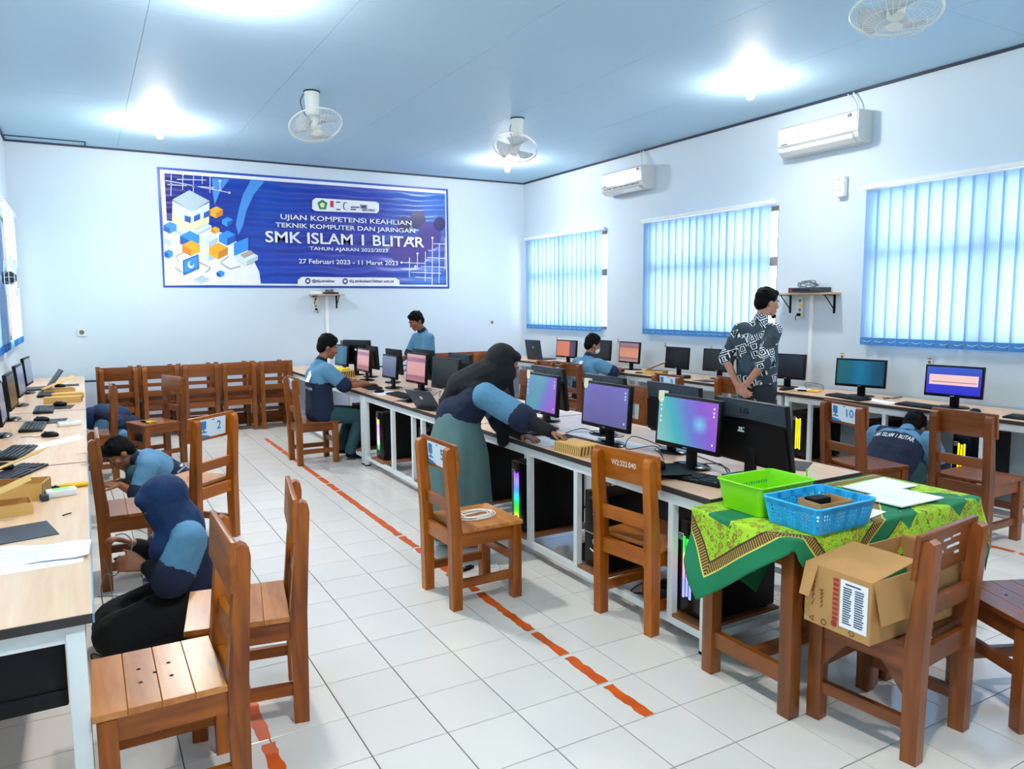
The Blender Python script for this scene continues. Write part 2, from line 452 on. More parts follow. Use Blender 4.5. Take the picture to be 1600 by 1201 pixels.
def window(side, y0, y1):
    global wnum
    wnum += 1
    s = 1 if side == 'R' else -1
    xa = XR + 0.075 if s > 0 else XL - 0.075
    b = B(); t_ = 0.05
    for (a, c) in ((y0, y0 + t_), (y1 - t_, y1)): b.box(xa - .03, xa + .03, a, c, WZ0, WZ1)
    for (a, c) in ((WZ0, WZ0 + t_), (WZ1 - t_, WZ1), (WZ0 + 0.78, WZ0 + 0.88)): b.box(xa - .03, xa + .03, y0 + t_, y1 - t_, a, c)
    ym = (y0 + y1) / 2; b.box(xa - .03, xa + .03, ym - .03, ym + .03, WZ0 + t_, WZ1 - t_)
    w = b.obj('window_%d' % wnum, 'window_frame'); struct(w, 'brown window frame with transom behind the blind')
    for (a, c) in ((y0 + t_, ym - .03), (ym + .03, y1 - t_)):
        for (e, g) in ((WZ0 + t_, WZ0 + .78), (WZ0 + .88, WZ1 - t_)):
            B().box(xa - .003, xa + .003, a, c, e, g).obj('pane', 'window_glass', w)
    return w
def blind(side, y0, y1, nsl, label, mat, z0=1.215, z1=2.66, drop=()):
    s = 1 if side == 'R' else -1
    x = XR - 0.05 if s > 0 else XL + 0.06
    th = thing('vertical_blind', label, 'blind', (x, (y0 + y1) / 2, z0), 0, 'vertical blinds over the windows')
    L = (y1 - y0)
    B().cbox((0, 0, z1 - z0 + 0.035), (0.05, L + 0.12, 0.04), bev=0.006).obj('headrail', 'white_plastic', th)
    B().box(min(0, s * 0.05), max(0, s * 0.05), -L / 2 - .02, -L / 2 + .01, z1 - z0 + .02, z1 - z0 + .05).box(min(0, s * 0.05), max(0, s * 0.05), L / 2 - .01, L / 2 + .02, z1 - z0 + .02, z1 - z0 + .05).obj('bracket', 'white_plastic', th)
    w = L / nsl * 1.16; hh = z1 - z0
    me = B()
    # slightly bowed slat
    seg = 4; vs = []
    for k in range(seg + 1):
        u = -w / 2 + w * k / seg; bow = 0.006 * (1 - (2 * u / w) ** 2)
        vs.append((bow, u))
    pts = []; fs = []
    for (dx, zz) in ((0, 0.0), (0, hh), (0.0012, 0.0), (0.0012, hh)):
        for (bx, u) in vs: pts.append((bx + dx, u, zz))
    n = seg + 1
    for k in range(seg):
        fs += [(k, k + 1, n + k + 1, n + k), (2 * n + k, 3 * n + k, 3 * n + k + 1, 2 * n + k + 1)]
    slat = B().add(pts, fs).mesh('slat'); slat.materials.append(M[mat])
    hem = B().cbox((0.004, 0, 0.035), (0.008, w * 0.96, 0.07)).mesh('slat_weight'); hem.materials.append(M['blind_hem'])
    for k in range(nsl):
        if k in drop: continue
        o = bpy.data.objects.new('slat', slat); COL.objects.link(o); o.parent = th
        yy = -L / 2 + L * (k + 0.5) / nsl
        o.location = (0, yy, 0); o.rotation_euler = (R(random.uniform(-0.25, 0.25)), 0, R(11 + random.uniform(-4, 4)))
        h = bpy.data.objects.new('slat_weight', hem); COL.objects.link(h); h.parent = o
    b = B()
    for k in range(nsl):
        y = -L / 2 + L * (k + 0.5) / nsl
        b.tube(curve_pts([(-.004 * s, y - L / nsl / 2, .05), (-.006 * s, y, 0.03), (-.004 * s, y + L / nsl / 2, .05)], 3), 0.0018, 4)
    b.obj('bead_chain', 'white_plastic', th)
    return th
for (a, c) in WIN_R: window('R', a, c)
for (a, c) in WIN_L: window('L', a, c)
blind('R', 8.80, 10.86, 17, 'blue vertical blind on the window nearest the far corner', 'blind_blue')
blind('R', 5.76, 7.84, 17, 'blue vertical blind on the middle window beside the standing man', 'blind_blue')
blind('R', 2.40, 4.60, 18, 'blue vertical blind on the window at the right edge of the picture', 'blind_blue')
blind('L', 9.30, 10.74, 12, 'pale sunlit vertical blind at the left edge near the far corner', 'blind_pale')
blind('L', 1.4, 4.0, 20, 'pale vertical blind on the unseen left window added to brighten the room', 'blind_pale')
blind('L', 5.9, 8.95, 24, 'blue vertical blind at the left edge below the wall fan', 'blind_blue')
# ================================================================== DESKS
DZ = 0.75
def desk(label, x0, x1, y0, y1, posts_l=(), posts_r=(), legs_l=True, legs_r=True, band='edge_dark', end_band='edge_dark', shelves=(), legs_low=True):
    """long steel-framed computer desk; posts_* are the y positions of inner uprights on the left / right face"""
    t = thing('computer_desk', label, 'desk', ((x0 + x1) / 2, y0, 0), 0, 'steel framed computer desks')
    ox, oy = (x0 + x1) / 2, y0
    X0, X1, Y1 = x0 - ox, x1 - ox, y1 - oy
    B().cbox((0, Y1 / 2, DZ - 0.0135), (X1 - X0 - 0.008, Y1 - 0.008, 0.027)).obj('tabletop', 'laminate', t)
    e = 0.004; zz = (DZ - 0.028, DZ - 0.0005)
    B().box(X0 - .001, X0 + e, 0, Y1, *zz).obj('edge_band', band, t)
    B().box(X1 - e, X1 + .001, 0, Y1, *zz).obj('edge_band', band, t)
    B().box(X0 + e, X1 - e, -.001, e, *zz).obj('end_band', end_band, t); B().box(X0 + e, X1 - e, Y1 - e, Y1 + .001, *zz).obj('end_band', end_band, t)
    th = 0.05; zt = DZ - 0.030
    for (lx, ok) in ((X0 + 0.035, legs_l), (X1 - (0.035 if legs_low else 0.05), legs_r)):
        for ly in (0.04, Y1 - 0.04):
            g = B().cbox((lx, ly, zt / 2 + .006), (th, th, zt - .012), bev=0.004).obj('leg', 'steel_white', t, 30)
            B().cbox((lx, ly, 0.007), (th * 1.02, th * 1.02, 0.014)).obj('rubber_foot', 'rubber', g)
        B().cbox((lx, Y1 / 2, zt - 0.028), (0.03, Y1 - 0.08 - th, 0.052)).obj('top_rail', 'steel_white', t)
        (lx > 0 and not legs_low) or B().cbox((lx, Y1 / 2, 0.085), (0.03, Y1 - 0.08 - th, 0.036)).obj('bottom_rail', 'steel_white', t)
    for ly in (0.04, Y1 - 0.04):
        B().cbox((0, ly, zt - 0.028), (X1 - X0 - 0.07 - th, 0.03, 0.052)).obj('end_rail', 'steel_white', t)
        B().cbox((0, ly, 0.085), (X1 - X0 - 0.07 - th, 0.03, 0.036)).obj('end_rail', 'steel_white', t)
    for (lx, ps) in ((X0 + 0.035, posts_l), (X1 - 0.035, posts_r)):
        for p in ps:
            B().cbox((lx, p - oy, (zt - .054 + .103) / 2), (0.035, 0.035, zt - .054 - .103)).obj('upright', 'steel_white', t)
    for (sx0, sx1, sy0, sy1) in shelves:
        B().cbox(((sx0 + sx1) / 2 - ox, (sy0 + sy1) / 2 - oy, 0.111), (sx1 - sx0, sy1 - sy0, 0.016)).obj('tower_shelf', 'shelf_wood', t)
    return t
CX0, CX1 = 2.395, 3.46
sh = lambda y0, y1: (CX0 + 0.02, CX0 + 0.54, y0, y1)
shr = lambda y0, y1: (CX1 - 0.50, CX1 - 0.02, y0, y1)
desk('long centre desk at the near end beside the batik covered table', CX0, CX1, 2.41, 4.845, (2.69, 3.50, 4.03), (2.75, 3.6, 4.1),
     shelves=[sh(2.47, 2.70), sh(3.25, 3.48), sh(4.07, 4.38), shr(3.3, 3.6)])
desk('middle desk of the centre row behind the bending girl', CX0, CX1, 4.855, 7.275, (5.77, 5.98, 6.48), (5.5, 6.4),
     shelves=[sh(4.93, 5.2), sh(5.75, 6.0), sh(6.75, 7.08)])
desk('farthest desk of the centre row where the boy sits typing', CX0, CX1, 7.285, 10.95, (8.35, 9.3, 10.1), (8.4, 9.3, 10.1),
     shelves=[sh(7.5, 7.85)])
LX0, LX1 = -0.675, -0.022
nd = desk('left wall desk at the bottom left with the white papers', LX0, LX1, 2.405, 4.84, (), (), band='edge_alu', legs_low=False)
B().cbox((0.0, 0.085, 0.565), (LX1 - LX0 - .16, .03, .215), bev=.006).cbox((0, .068, .487), (LX1 - LX0 - .17, .008, .05), bev=.003).obj('modesty_panel', 'black_plastic', nd, 30)
desk('left wall desk in the middle with the grey keyboard and mouse', LX0, LX1, 4.852, 7.35, (), (), band='edge_alu', legs_low=False)
desk('left wall desk farthest away under the pale blind', LX0, LX1, 7.362, 10.93, (), (), band='edge_alu', legs_low=False)
RX0, RX1 = 5.885, 6.52
desk('right wall desk at the right edge with the blue screen monitor', RX0, RX1, 2.50, 4.99, (3.12, 3.93, 4.69), (),
     shelves=[(RX0 + .02, RX0 + .5, 4.71, 4.92), (RX0 + .02, RX0 + .5, 3.98, 4.2), (RX0 + .02, RX0 + .5, 3.14, 3.36)])
desk('right wall desk in the middle behind the standing man', RX0, RX1, 5.0, 7.47, (5.7, 6.45, 7.25), (), shelves=[(RX0 + .02, RX0 + .5, 5.75, 5.98), (RX0 + .02, RX0 + .5, 6.9, 7.13)])
desk('right wall desk farthest away by the corner with the laptop', RX0, RX1, 7.48, 10.93, (8.3, 9.2, 10.1), (), shelves=[(RX0 + .02, RX0 + .5, 9.6, 9.83)])

# ================================================================== CHAIRS
SEAT_W, SEAT_D = 0.36, 0.37          # leg centre spacing
def make_chair(style, H=0.90, bracket=False):
    """wooden school chair; origin between the rear feet on the floor, front faces +y"""
    t = bpy.data.objects.new('wooden_chair', None); COL.objects.link(t); t.empty_display_size = 0.1
    wx, wy, wz = ('%s_%s' % (style, a) for a in 'xyz')
    hw = SEAT_W / 2; th = 0.056
    fl_ = B().cbox((0, 0, 0.2075), (th, th, 0.415), bev=0.004).mesh('leg', 30)
    fl_.materials.append(M[wz])
    for sx in (-1, 1):
        o = bpy.data.objects.new('leg', fl_); COL.objects.link(o); o.parent = t; o.location = (sx * hw, SEAT_D, 0)
    # rear posts, raked above the seat, rounded head
    rk = 0.032
    prof = [(-th / 2, 0), (th / 2, 0), (th / 2 + .004, 0.43), (-rk + th * .40, H - 0.045), (-rk + th * .30, H - 0.024), (-rk, H - 0.016), (-rk - th * .33, H - .028), (-rk - th * .42, H - .06), (-th / 2 - .006, 0.45)]
    pm = B().prism(prof, (-th * .45, 0, 0), (0, 1, 0), (0, 0, 1), (th * .9, 0, 0)).mesh('rear_post'); pm.materials.append(M[wz])
    for sx in (-1, 1):
        o = bpy.data.objects.new('rear_post', pm); COL.objects.link(o); o.parent = t; o.location = (sx * hw, 0, 0)
    # seat of three planks with five drilled holes
    pz = 0.428; d0 = th / 2 + 0.004; d1 = SEAT_D + 0.038; nP = 4; pd = (d1 - d0) / nP
    plank = B().cbox((0, 0, 0), (SEAT_W + 0.055, pd - 0.0008, 0.022), bev=0.0022).mesh('seat_plank'); plank.materials.append(M['seatwood_x' if style == 'honey' else wx])
    for k in range(nP):
        o = bpy.data.objects.new('seat_plank', plank); COL.objects.link(o); o.parent = t; o.location = (0, d0 + pd * (k + .5), pz)
    hb = B()
    for (hx, hy) in ((0, 0), (-.05, -.045), (.05, -.045), (-.05, .045), (.05, .045)):
        hb.cyl((hx, 0.225 + hy, pz + 0.0107), (hx, 0.225 + hy, pz + 0.0116), 0.0068, seg=10)
    hb.obj('seat_hole', 'rubber', t)
    # aprons
    za = 0.377
    B().cbox((0, SEAT_D, za), (SEAT_W - th, 0.026, 0.075)).obj('apron', wx, t)
    B().cbox((0, 0, za), (SEAT_W - th, 0.03, 0.075)).obj('apron', wx, t)
    for sx in (-1, 1): B().cbox((sx * hw, SEAT_D / 2, za), (0.03, SEAT_D - th, 0.075)).obj('apron', wy, t)
    # stretchers
    for sx in (-1, 1): B().cbox((sx * hw, SEAT_D / 2, 0.135), (0.026, SEAT_D - th, 0.045)).obj('stretcher', wy, t)
    B().cbox((0, SEAT_D, 0.225), (SEAT_W - th, 0.024, 0.045)).obj('stretcher', wx, t)
    # back: wide top board on the seat side of the posts, mid rail between them
    ang = math.atan2(rk, H - 0.45); rot = Matrix.Rotation(ang, 3, 'X')
    zb = H - 0.085; yb = -rk * (zb - 0.45) / (H - 0.45) + th * 0.5
    B().cbox((0, yb, zb), (SEAT_W + 0.075, 0.02, 0.165), rot, bev=0.004).obj('top_board', wx, t, 30)
    zm = 0.560; ym = -rk * (zm - .45) / (H - .45)
    B().cbox((0, ym, zm), (SEAT_W - th + .01, 0.024, 0.065), rot).obj('back_rail', wx, t)
    if bracket:
        for sx in (-1, 1):
            B().prism([(0, 0), (0.09, 0), (0, -0.11)], (sx * hw - .012, th / 2, 0.34), (0, 1, 0), (0, 0, 1), (.024, 0, 0)).obj('bracket', wy, t)
            B().prism([(0, 0), (-0.09, 0), (0, -0.11)], (sx * hw - .012, SEAT_D - th / 2, 0.34), (0, 1, 0), (0, 0, 1), (.024, 0, 0)).obj('bracket', wy, t)
    t['_yb'] = yb; t['_zb'] = zb; t['_ang'] = ang
    return t
PROTO = {}
USED = set()
def chair(style, x, y, heading, label, H=0.90, bracket=False, plate=None, inscription=None, group='wooden school chairs', z=0.0, flip=False):
    """heading in degrees: direction the sitter faces, 0 = +x, 90 = +y"""
    key = (style, H, bracket)
    if key not in PROTO: PROTO[key] = make_chair(*key); c = PROTO[key]
    else:
        src = PROTO[key]; c = src.copy(); COL.objects.link(c)
        for ch in src.children:
            if ch.get('_own'): continue
            k = ch.copy(); COL.objects.link(k); k.parent = c
    tag(c, label, 'chair', group); c.location = (x, y, z); c.rotation_euler = (0, 0, R(heading - 90))
    if flip: c.rotation_euler = (PI, 0, R(heading - 90))
    yb, zb, ang = c['_yb'], c['_zb'], c['_ang']
    ca, sa = math.cos(ang), math.sin(ang)
    up = Vector((0, -sa, ca)); back = Vector((0, -ca, -sa))
    if plate:
        # number card on the rear of the top board
        o = Vector((0.0, yb, zb)) + back * 0.0115
        p = B().prism([(-.125, -.062), (.125, -.062), (.125, .062), (-.125, .062)], o, (1, 0, 0), up, back * .0015).obj('number_card', 'plate_white', c); p['_own'] = 1
        p['label'] = 'white number card reading %s' % plate
        f = frame(o + back * .0022 + up * .008 + Vector((.058, 0, 0)), (1, 0, 0), up)
        q = text_obj(plate, 0.034 * len(plate) + .006, 0.06, 'plate_blue', p, f, 'numeral', bold=0.02)
        b = B(); w = back * .0022
        # little blue figure of a desk computer and a wave along the foot of the card
        def poly(pts, m=0):
            b.prism(pts, o + back * .0016, (1, 0, 0), up, back * .0006)
        poly([(-.112, -.005), (-.066, -.005), (-.066, .05), (-.112, .05)]); poly([(-.096, -.02), (-.082, -.02), (-.082, -.005), (-.096, -.005)])
        poly([(-.115, -.03), (-.06, -.03), (-.06, -.02), (-.115, -.02)])
        poly([(-.125, -.062), (-.02, -.062), (-.05, -.05), (-.09, -.042), (-.125, -.04)]); poly([(-.01, .048), (.012, .048), (.012, .056), (-.01, .056)])
        d = b.obj('emblem', 'plate_blue', p)
    if inscription:
        o = Vector((-0.015, yb, zb + .012)) + back * 0.0112
        q = text_obj(inscription, 0.17, 0.027, 'white_plastic', c, frame(o, (1, 0, 0), up), 'painted_number'); q['_own'] = 1
        q['label'] = 'white painted inventory number'
    return c
chair('honey', 0.362, 2.61, 180, 'honey wooden chair in the bottom left corner, nearest the camera')
chair('honey', 0.69, 3.03, 170.5, 'honey wooden chair seen edge-on behind the nearest left chair')
chair('honey', 0.715, 5.361, 131.8, 'honey wooden chair with number card 2', plate='2')
chair('honey', 1.645, 3.69, 1, 'wooden chair with number card 5 and a white cable coil on its seat', plate='5')
chair('honey', 2.325, 2.92, 7, 'wooden chair with white painted inventory number tucked under the centre desk', inscription='W2.222.040')
chair('brown', 1.84, 7.77, 0, 'wooden chair the typing boy sits on', plate='4')
chair('brown', 0.775, 8.59, 200, 'wooden chair with yellow pliers lying on its seat')
chair('brown', 0.035, 4.96, 0, 'reddish wooden chair backed against the left desk beside the squatting boy', plate='1')
chair('brown', 0.19, 8.06, 180, 'wooden chair in front of the crouching girl in blue by the left desk')
chair('red', 2.647, 1.497, 96, 'worn reddish chair holding the open cardboard box', H=0.835, bracket=True)
bc = [o for o in scene.objects if o.get('label', '').startswith('worn reddish chair')][0]
wb = B()
for (x, z_, w_) in ((-.02, .03, .05), (.05, .035, .06), (.03, .0, .09), (-.06, -.01, .03), (.06, -.03, .03)): wb.box(x - w_ / 2, x + w_ / 2, bc['_yb'] - .0135, bc['_yb'] - .0095, bc['_zb'] + z_, bc['_zb'] + z_ + .008)
wb = wb.obj('paint_marks', 'shirt_print', bc); wb['_own'] = 1  # small white dashes standing for illegible painted lettering
chair('red', 3.42, 1.40, 156, 'reddish wooden chair cut by the right edge behind the cardboard box chair', H=0.835, bracket=True)
chair('red', 4.80, 3.50, -12, 'reddish wooden chair with number card 10', plate='10')
chair('red', 5.09, 2.81, 0, 'reddish wooden chair right of the number 10 chair, its seat reflecting yellow light')
chair('red', 5.20, 5.86, 0, 'wooden chair with number card 9', plate='9')
chair('red', 5.50, 5.26, 0, 'wooden chair partly hidden behind the standing man')
chair('red', 5.12, 8.08, 0, 'wooden chair left of the boy with the face mask')
chair('red', 5.20, 7.62, 0, 'wooden chair the boy with the face mask sits on')
chair('red', 4.25, 5.32, 180, 'wooden chair between the centre monitors with only its corner showing')
chair('red', 4.22, 7.0, 180, 'wooden chair behind the black monitors beside the bending girl')
SIDE = ['leftmost', 'second from left', 'middle', 'fourth from left', 'rightmost']
for k in range(5):
    x = 0.335 + 0.462 * k; y = 10.14 + (0.03 if k % 2 else 0)
    chair('brown', x, y, 90 + (-1.5, 1, -1, 2, 0)[k], 'upright wooden chair, %s of the five far wall stacks' % SIDE[k], group='chairs stacked at the far wall')
    chair('brown', x - 0.03, y + 0.475, 90, 'upside-down wooden chair in the %s far wall stack' % SIDE[k], group='chairs stacked at the far wall', z=0.8785, flip=True, H=0.87)
for k, (x, lab) in enumerate(((4.62, 'wooden chair at the far wall just right of the standing boy'), (5.02, 'wooden chair with a yellow sticker at the far wall'), (5.42, 'wooden chair at the far wall behind the bending girl\'s hijab'))):
    c = chair('red', x, 10.3, 90, lab, group='chairs along the far wall right')
    if k == 1:
        s = B().box(-.03, .03, c['_yb'] - .0125, c['_yb'] - .0105, c['_zb'] - .03, c['_zb'] + .035).obj('sticker', 'yellow_light', c); s['_own'] = 1
# ================================================================== COMPUTERS
def screen_mat(key, kind):
    t = NT(key); t.b.inputs['Roughness'].default_value = 0.2; t.b.inputs['Base Color'].default_value = (0.01, 0.01, 0.012, 1)
    tc = t.n('ShaderNodeTexCoord'); sp = t.n('ShaderNodeSeparateXYZ'); t.l(tc.outputs['UV'], sp.inputs[0])
    u, v = sp.outputs[0], sp.outputs[1]
    if kind == 'win':
        g = t.math('ADD', t.math('MULTIPLY', u, 0.9), t.math('MULTIPLY', v, 0.22))
        c = t.ramp(g, [(0.05, rgba((122, 176, 176))), (0.35, rgba((60, 160, 170))), (0.62, rgba((96, 110, 190))), (0.85, rgba((122, 84, 190))), (1.0, rgba((140, 84, 190)))])
        lx = t.math('SUBTRACT', 1.0, t.math('MULTIPLY', t.math('ABSOLUTE', t.math('SUBTRACT', u, 0.72)), 7.0))
        ly = t.math('SUBTRACT', 1.0, t.math('MULTIPLY', t.math('ABSOLUTE', t.math('SUBTRACT', v, 0.5)), 4.5))
        lg = t.math('MULTIPLY', t.math('MAXIMUM', lx, 0.0), t.math('MAXIMUM', ly, 0.0))
        c = t.mix(t.math('MULTIPLY', lg, 0.75), c, rgba((96, 210, 232)))
        s = 1.0
    elif kind == 'win2':
        c = t.ramp(t.math('ADD', t.math('MULTIPLY', u, .8), t.math('MULTIPLY', t.math('SUBTRACT', 1.0, v), .25)), [(0.1, rgba((96, 136, 180))), (0.45, rgba((82, 150, 168))), (0.7, rgba((116, 110, 196))), (0.95, rgba((150, 92, 200)))]); s = 0.9
    elif kind == 'purple': c = t.ramp(v, [(0, rgba((96, 96, 150))), (1, rgba((112, 108, 180)))]); s = 0.9
    elif kind == 'pink': c = t.ramp(v, [(0, rgba((176, 118, 124))), (0.2, rgba((150, 96, 124))), (0.24, rgba((206, 152, 150))), (0.7, rgba((206, 152, 152))), (0.74, rgba((150, 100, 130))), (0.86, rgba((146, 100, 128))), (0.9, rgba((200, 150, 150)))]); s = 0.9
    elif kind == 'orange': c = t.ramp(v, [(0, rgba((190, 140, 130))), (0.2, rgba((120, 88, 100))), (0.24, rgba((206, 140, 112))), (0.72, rgba((200, 130, 104))), (0.76, rgba((128, 96, 110))), (1, rgba((150, 120, 126)))]); s = 0.85
    elif kind == 'orange_side': c = t.ramp(u, [(0, rgba((196, 118, 92))), (0.66, rgba((212, 122, 90))), (0.7, rgba((92, 66, 92))), (1, rgba((60, 62, 90)))], 'LINEAR'); s = 0.85
    elif kind == 'bluegrey': c = t.ramp(v, [(0, rgba((86, 100, 130))), (1, rgba((110, 124, 156)))]); s = 0.8
    elif kind == 'teal':
        lx = t.math('MAXIMUM', t.math('SUBTRACT', 1.0, t.math('MULTIPLY', t.math('ABSOLUTE', t.math('SUBTRACT', u, 0.52)), 4.0)), 0.0)
        c = t.ramp(u, [(0, rgba((14, 92, 96))), (0.5, rgba((16, 96, 130))), (1, rgba((18, 70, 100)))]); c = t.mix(t.math('MULTIPLY', lx, 0.6), c, rgba((30, 126, 170))); s = 0.8
    elif kind == 'blue': c = t.ramp(v, [(0, rgba((40, 44, 200))), (0.5, rgba((60, 60, 190))), (1, rgba((46, 84, 190)))]); s = 0.9
    elif kind == 'off': c = None
    if c is not None:
        t.l(c, t.b.inputs['Emission Color']); t.b.inputs['Emission Strength'].default_value = s * .36
    M[key] = t.m
for k in ('win', 'win2', 'purple', 'pink', 'orange', 'orange_side', 'bluegrey', 'teal', 'blue', 'off'): screen_mat('screen_' + k, k)
emitter('dialog_light', (236, 196, 196), 0.32)
emitter('icon_light', (230, 236, 240), 0.3)
def monitor(label, x, y, heading, screen='off', w=0.47, h=0.285, zb=0.105, z=DZ, tilt=4.0, tagged=False, back='flat', group='desktop monitors', square=False):
    """monitor standing on z; the screen faces heading (deg)"""
    t = thing('monitor', label, 'monitor', (x, y, z), R(heading - 270), group)     # local: screen faces -y
    rot = Matrix.Rotation(R(-tilt), 3, 'X')
    def P_(u, d, v): return rot @ Vector((u, d, v)) + Vector((0, 0, zb))
    c = P_(0, 0.014, h / 2)
    B().cbox(c, (w, 0.028, h), rot, bev=0.004).obj('housing', 'black_plastic', t, 30)
    bz = 0.016
    sw, shh = w - 2 * bz, h - bz - 0.024
    me = B().add([P_(-sw / 2, -.0008, 0.024), P_(sw / 2, -.0008, 0.024), P_(sw / 2, -.0008, 0.024 + shh), P_(-sw / 2, -.0008, 0.024 + shh)], [(0, 1, 2, 3)]).mesh('screen')
    uv = me.uv_layers.new(name='UVMap')
    for i, q in enumerate(((0, 0), (1, 0), (1, 1), (0, 1))):
        for lp in me.loops:
            if lp.vertex_index == i: uv.data[lp.index].uv = q
    s = new_obj('screen', me, 'screen_' + screen, t)
    if screen in ('win', 'win2', 'purple'):
        b = B()
        for k, (u, v) in enumerate(((.05, .9), (.05, .8), (.05, .7), (.05, .55), (.05, .45), (.94, .88), (.94, .79), (.94, .72), (.94, .12))):
            if screen == 'purple' and k < 5: continue
            pu, pv = -sw / 2 + u * sw, .024 + v * shh
            b.add([P_(pu - .005, -.0016, pv - .005), P_(pu + .005, -.0016, pv - .005), P_(pu + .005, -.0016, pv + .005), P_(pu - .005, -.0016, pv + .005)], [(0, 1, 2, 3)])
        b.obj('desktop_icon', 'icon_light', s)
    if screen == 'blue':
        q = lambda u, v, d=-.0016: P_(-sw / 2 + u * sw, d, .024 + v * shh)
        B().add([q(.05, .34), q(.95, .34), q(.95, .72), q(.05, .72)], [(0, 1, 2, 3)]).obj('dialog_window', 'dialog_light', s)
        B().add([q(.09, .44, -.002), q(.92, .44, -.002), q(.92, .46, -.002), q(.09, .46, -.002)], [(0, 1, 2, 3)]).obj('progress_line', 'ink', s)
    b = B().add([P_(-.016, -.0009, .007), P_(.016, -.0009, .007), P_(.016, -.0009, .013), P_(-.016, -.0009, .013)], [(0, 1, 2, 3)]).obj('badge', 'silver', t)
    # rear shell: sloping upper facet and bulged lower half
    if back == 'facet':
        b = B(); hw = w / 2 - .006
        b.add([P_(-hw, .029, h - .004), P_(hw, .029, h - .004), P_(0, .040, h * .74), P_(-hw, .030, h * .70), P_(hw, .030, h * .70)], [(0, 2, 1), (0, 3, 2), (1, 2, 4)])
        b.obj('rear_facet', 'grey_plastic', t)
        b = B(); b.prism([(-hw, .02), (hw, .02), (hw * .96, h * .66), (-hw * .96, h * .66)], P_(0, .026, 0), rot @ Vector((1, 0, 0)), rot @ Vector((0, 0, 1)), rot @ Vector((0, .02, 0)))
        b.obj('rear_shell', 'black_plastic', t, 30)
        f = frame(P_(w * .10, .0475, h * .56), (-1, 0, 0), rot @ Vector((0, 0, 1)))
        lb = B().prism([(-.03, -.016), (.03, -.016), (.03, .016), (-.03, .016)], P_(w * .10, .0462, h * .56), (1, 0, 0), rot @ Vector((0, 0, 1)), rot @ Vector((0, .0006, 0))).obj('port_label', 'dark_side', t)
        bb = B()
        for (u, v, a, c2) in ((-.012, .006, .012, .014), (.004, .006, .01, .014), (-.022, -.008, .044, .008), (-.026, .012, .008, .005)):
            bb.prism([(u, v - c2 / 2), (u + a, v - c2 / 2), (u + a, v + c2 / 2), (u, v + c2 / 2)], P_(w * .10, .0469, h * .56), (1, 0, 0), rot @ Vector((0, 0, 1)), rot @ Vector((0, .0005, 0)))
        bb.obj('label_print', 'shirt_print', lb)
        text_obj('LG', 0.06, 0.028, 'dark_side', t, frame(P_(0.02, .0395, h * .86), (-1, 0, 0), rot @ Vector((0, -.12, 1))), 'emblem', bold=.02)
    else:
        b = B(); hw = w * .36
        b.prism([(-hw, h * .14), (hw, h * .14), (hw * .9, h * .8), (-hw * .9, h * .8)], P_(0, .026, 0), rot @ Vector((1, 0, 0)), rot @ Vector((0, 0, 1)), rot @ Vector((0, .02, 0)))
        b.obj('rear_shell', 'black_plastic', t, 30)
        B().prism([(-.014, -.012), (.014, -.012), (.016, .004), (0, .018), (-.016, .004)], P_(0, .0462, h * .62), (1, 0, 0), rot @ Vector((0, 0, 1)), rot @ Vector((0, .0006, 0))).obj('emblem', 'shirt_print', t)
    # stand
    B().cbox((0, .052, (zb + .10) / 2), (0.07, 0.018, zb + .10), bev=.003).obj('neck', 'black_plastic', t, 30)
    if square:
        B().cbox((0, .055, .007), (0.22, 0.17, 0.014), bev=.004).obj('base', 'black_gloss', t, 30)
    else:
        prof = [(0.0, 0.0), (0.105, 0.0), (0.11, 0.006), (0.10, 0.013), (0.04, 0.018), (0.0, 0.018)]
        b = B(); b.lathe([(max(r, .001), hh) for r, hh in prof], (0, 0, 0)); b.v = [(v[0] * 1.1, v[1] * .8 + .05, v[2]) for v in b.v]; b.obj('base', 'black_gloss', t, 40)
    if tagged:
        u = w / 2 - .03
        tg = B().prism([(-.022, 0), (-.022, -.045), (-.012, -.062), (.012, -.062), (.022, -.045), (.022, 0)], P_(-u, .029, h + .012), (1, 0, 0), rot @ Vector((0, 0, 1)), rot @ Vector((0, -.0305, 0)))
        tg.obj('name_tag', 'tag_cream', t)
    return t
# centre row, screens toward the aisle (heading 180)
monitor('monitor with the teal and purple desktop at the near end of the centre desk', 2.74, 2.955, 181, 'win', zb=.10, tagged=True)
monitor('monitor with a plain purple desktop, second from the near end', 2.76, 3.70, 181, 'purple', tagged=True)
monitor('monitor with a blue-green to violet desktop right in front of the bending girl', 2.755, 4.44, 179, 'win2', w=.43, tagged=True)
monitor('large switched-off monitor beside the bending girl\'s back', 2.82, 6.20, 184, 'off', w=.50, h=.29)
monitor('monitor with a pink installer page left of the big dark one', 2.80, 6.83, 183, 'pink', w=.44, h=.30)
monitor('monitor with a plain blue-grey screen in front of the boy\'s hands', 2.755, 7.44, 182, 'bluegrey', w=.38, h=.25)
monitor('monitor with a pink screen behind the typing boy\'s hands', 2.785, 8.38, 180, 'pink', w=.44, h=.27)
monitor('monitor with a dark teal screen near the typing boy\'s face', 2.82, 9.35, 184, 'teal', w=.42, h=.27)
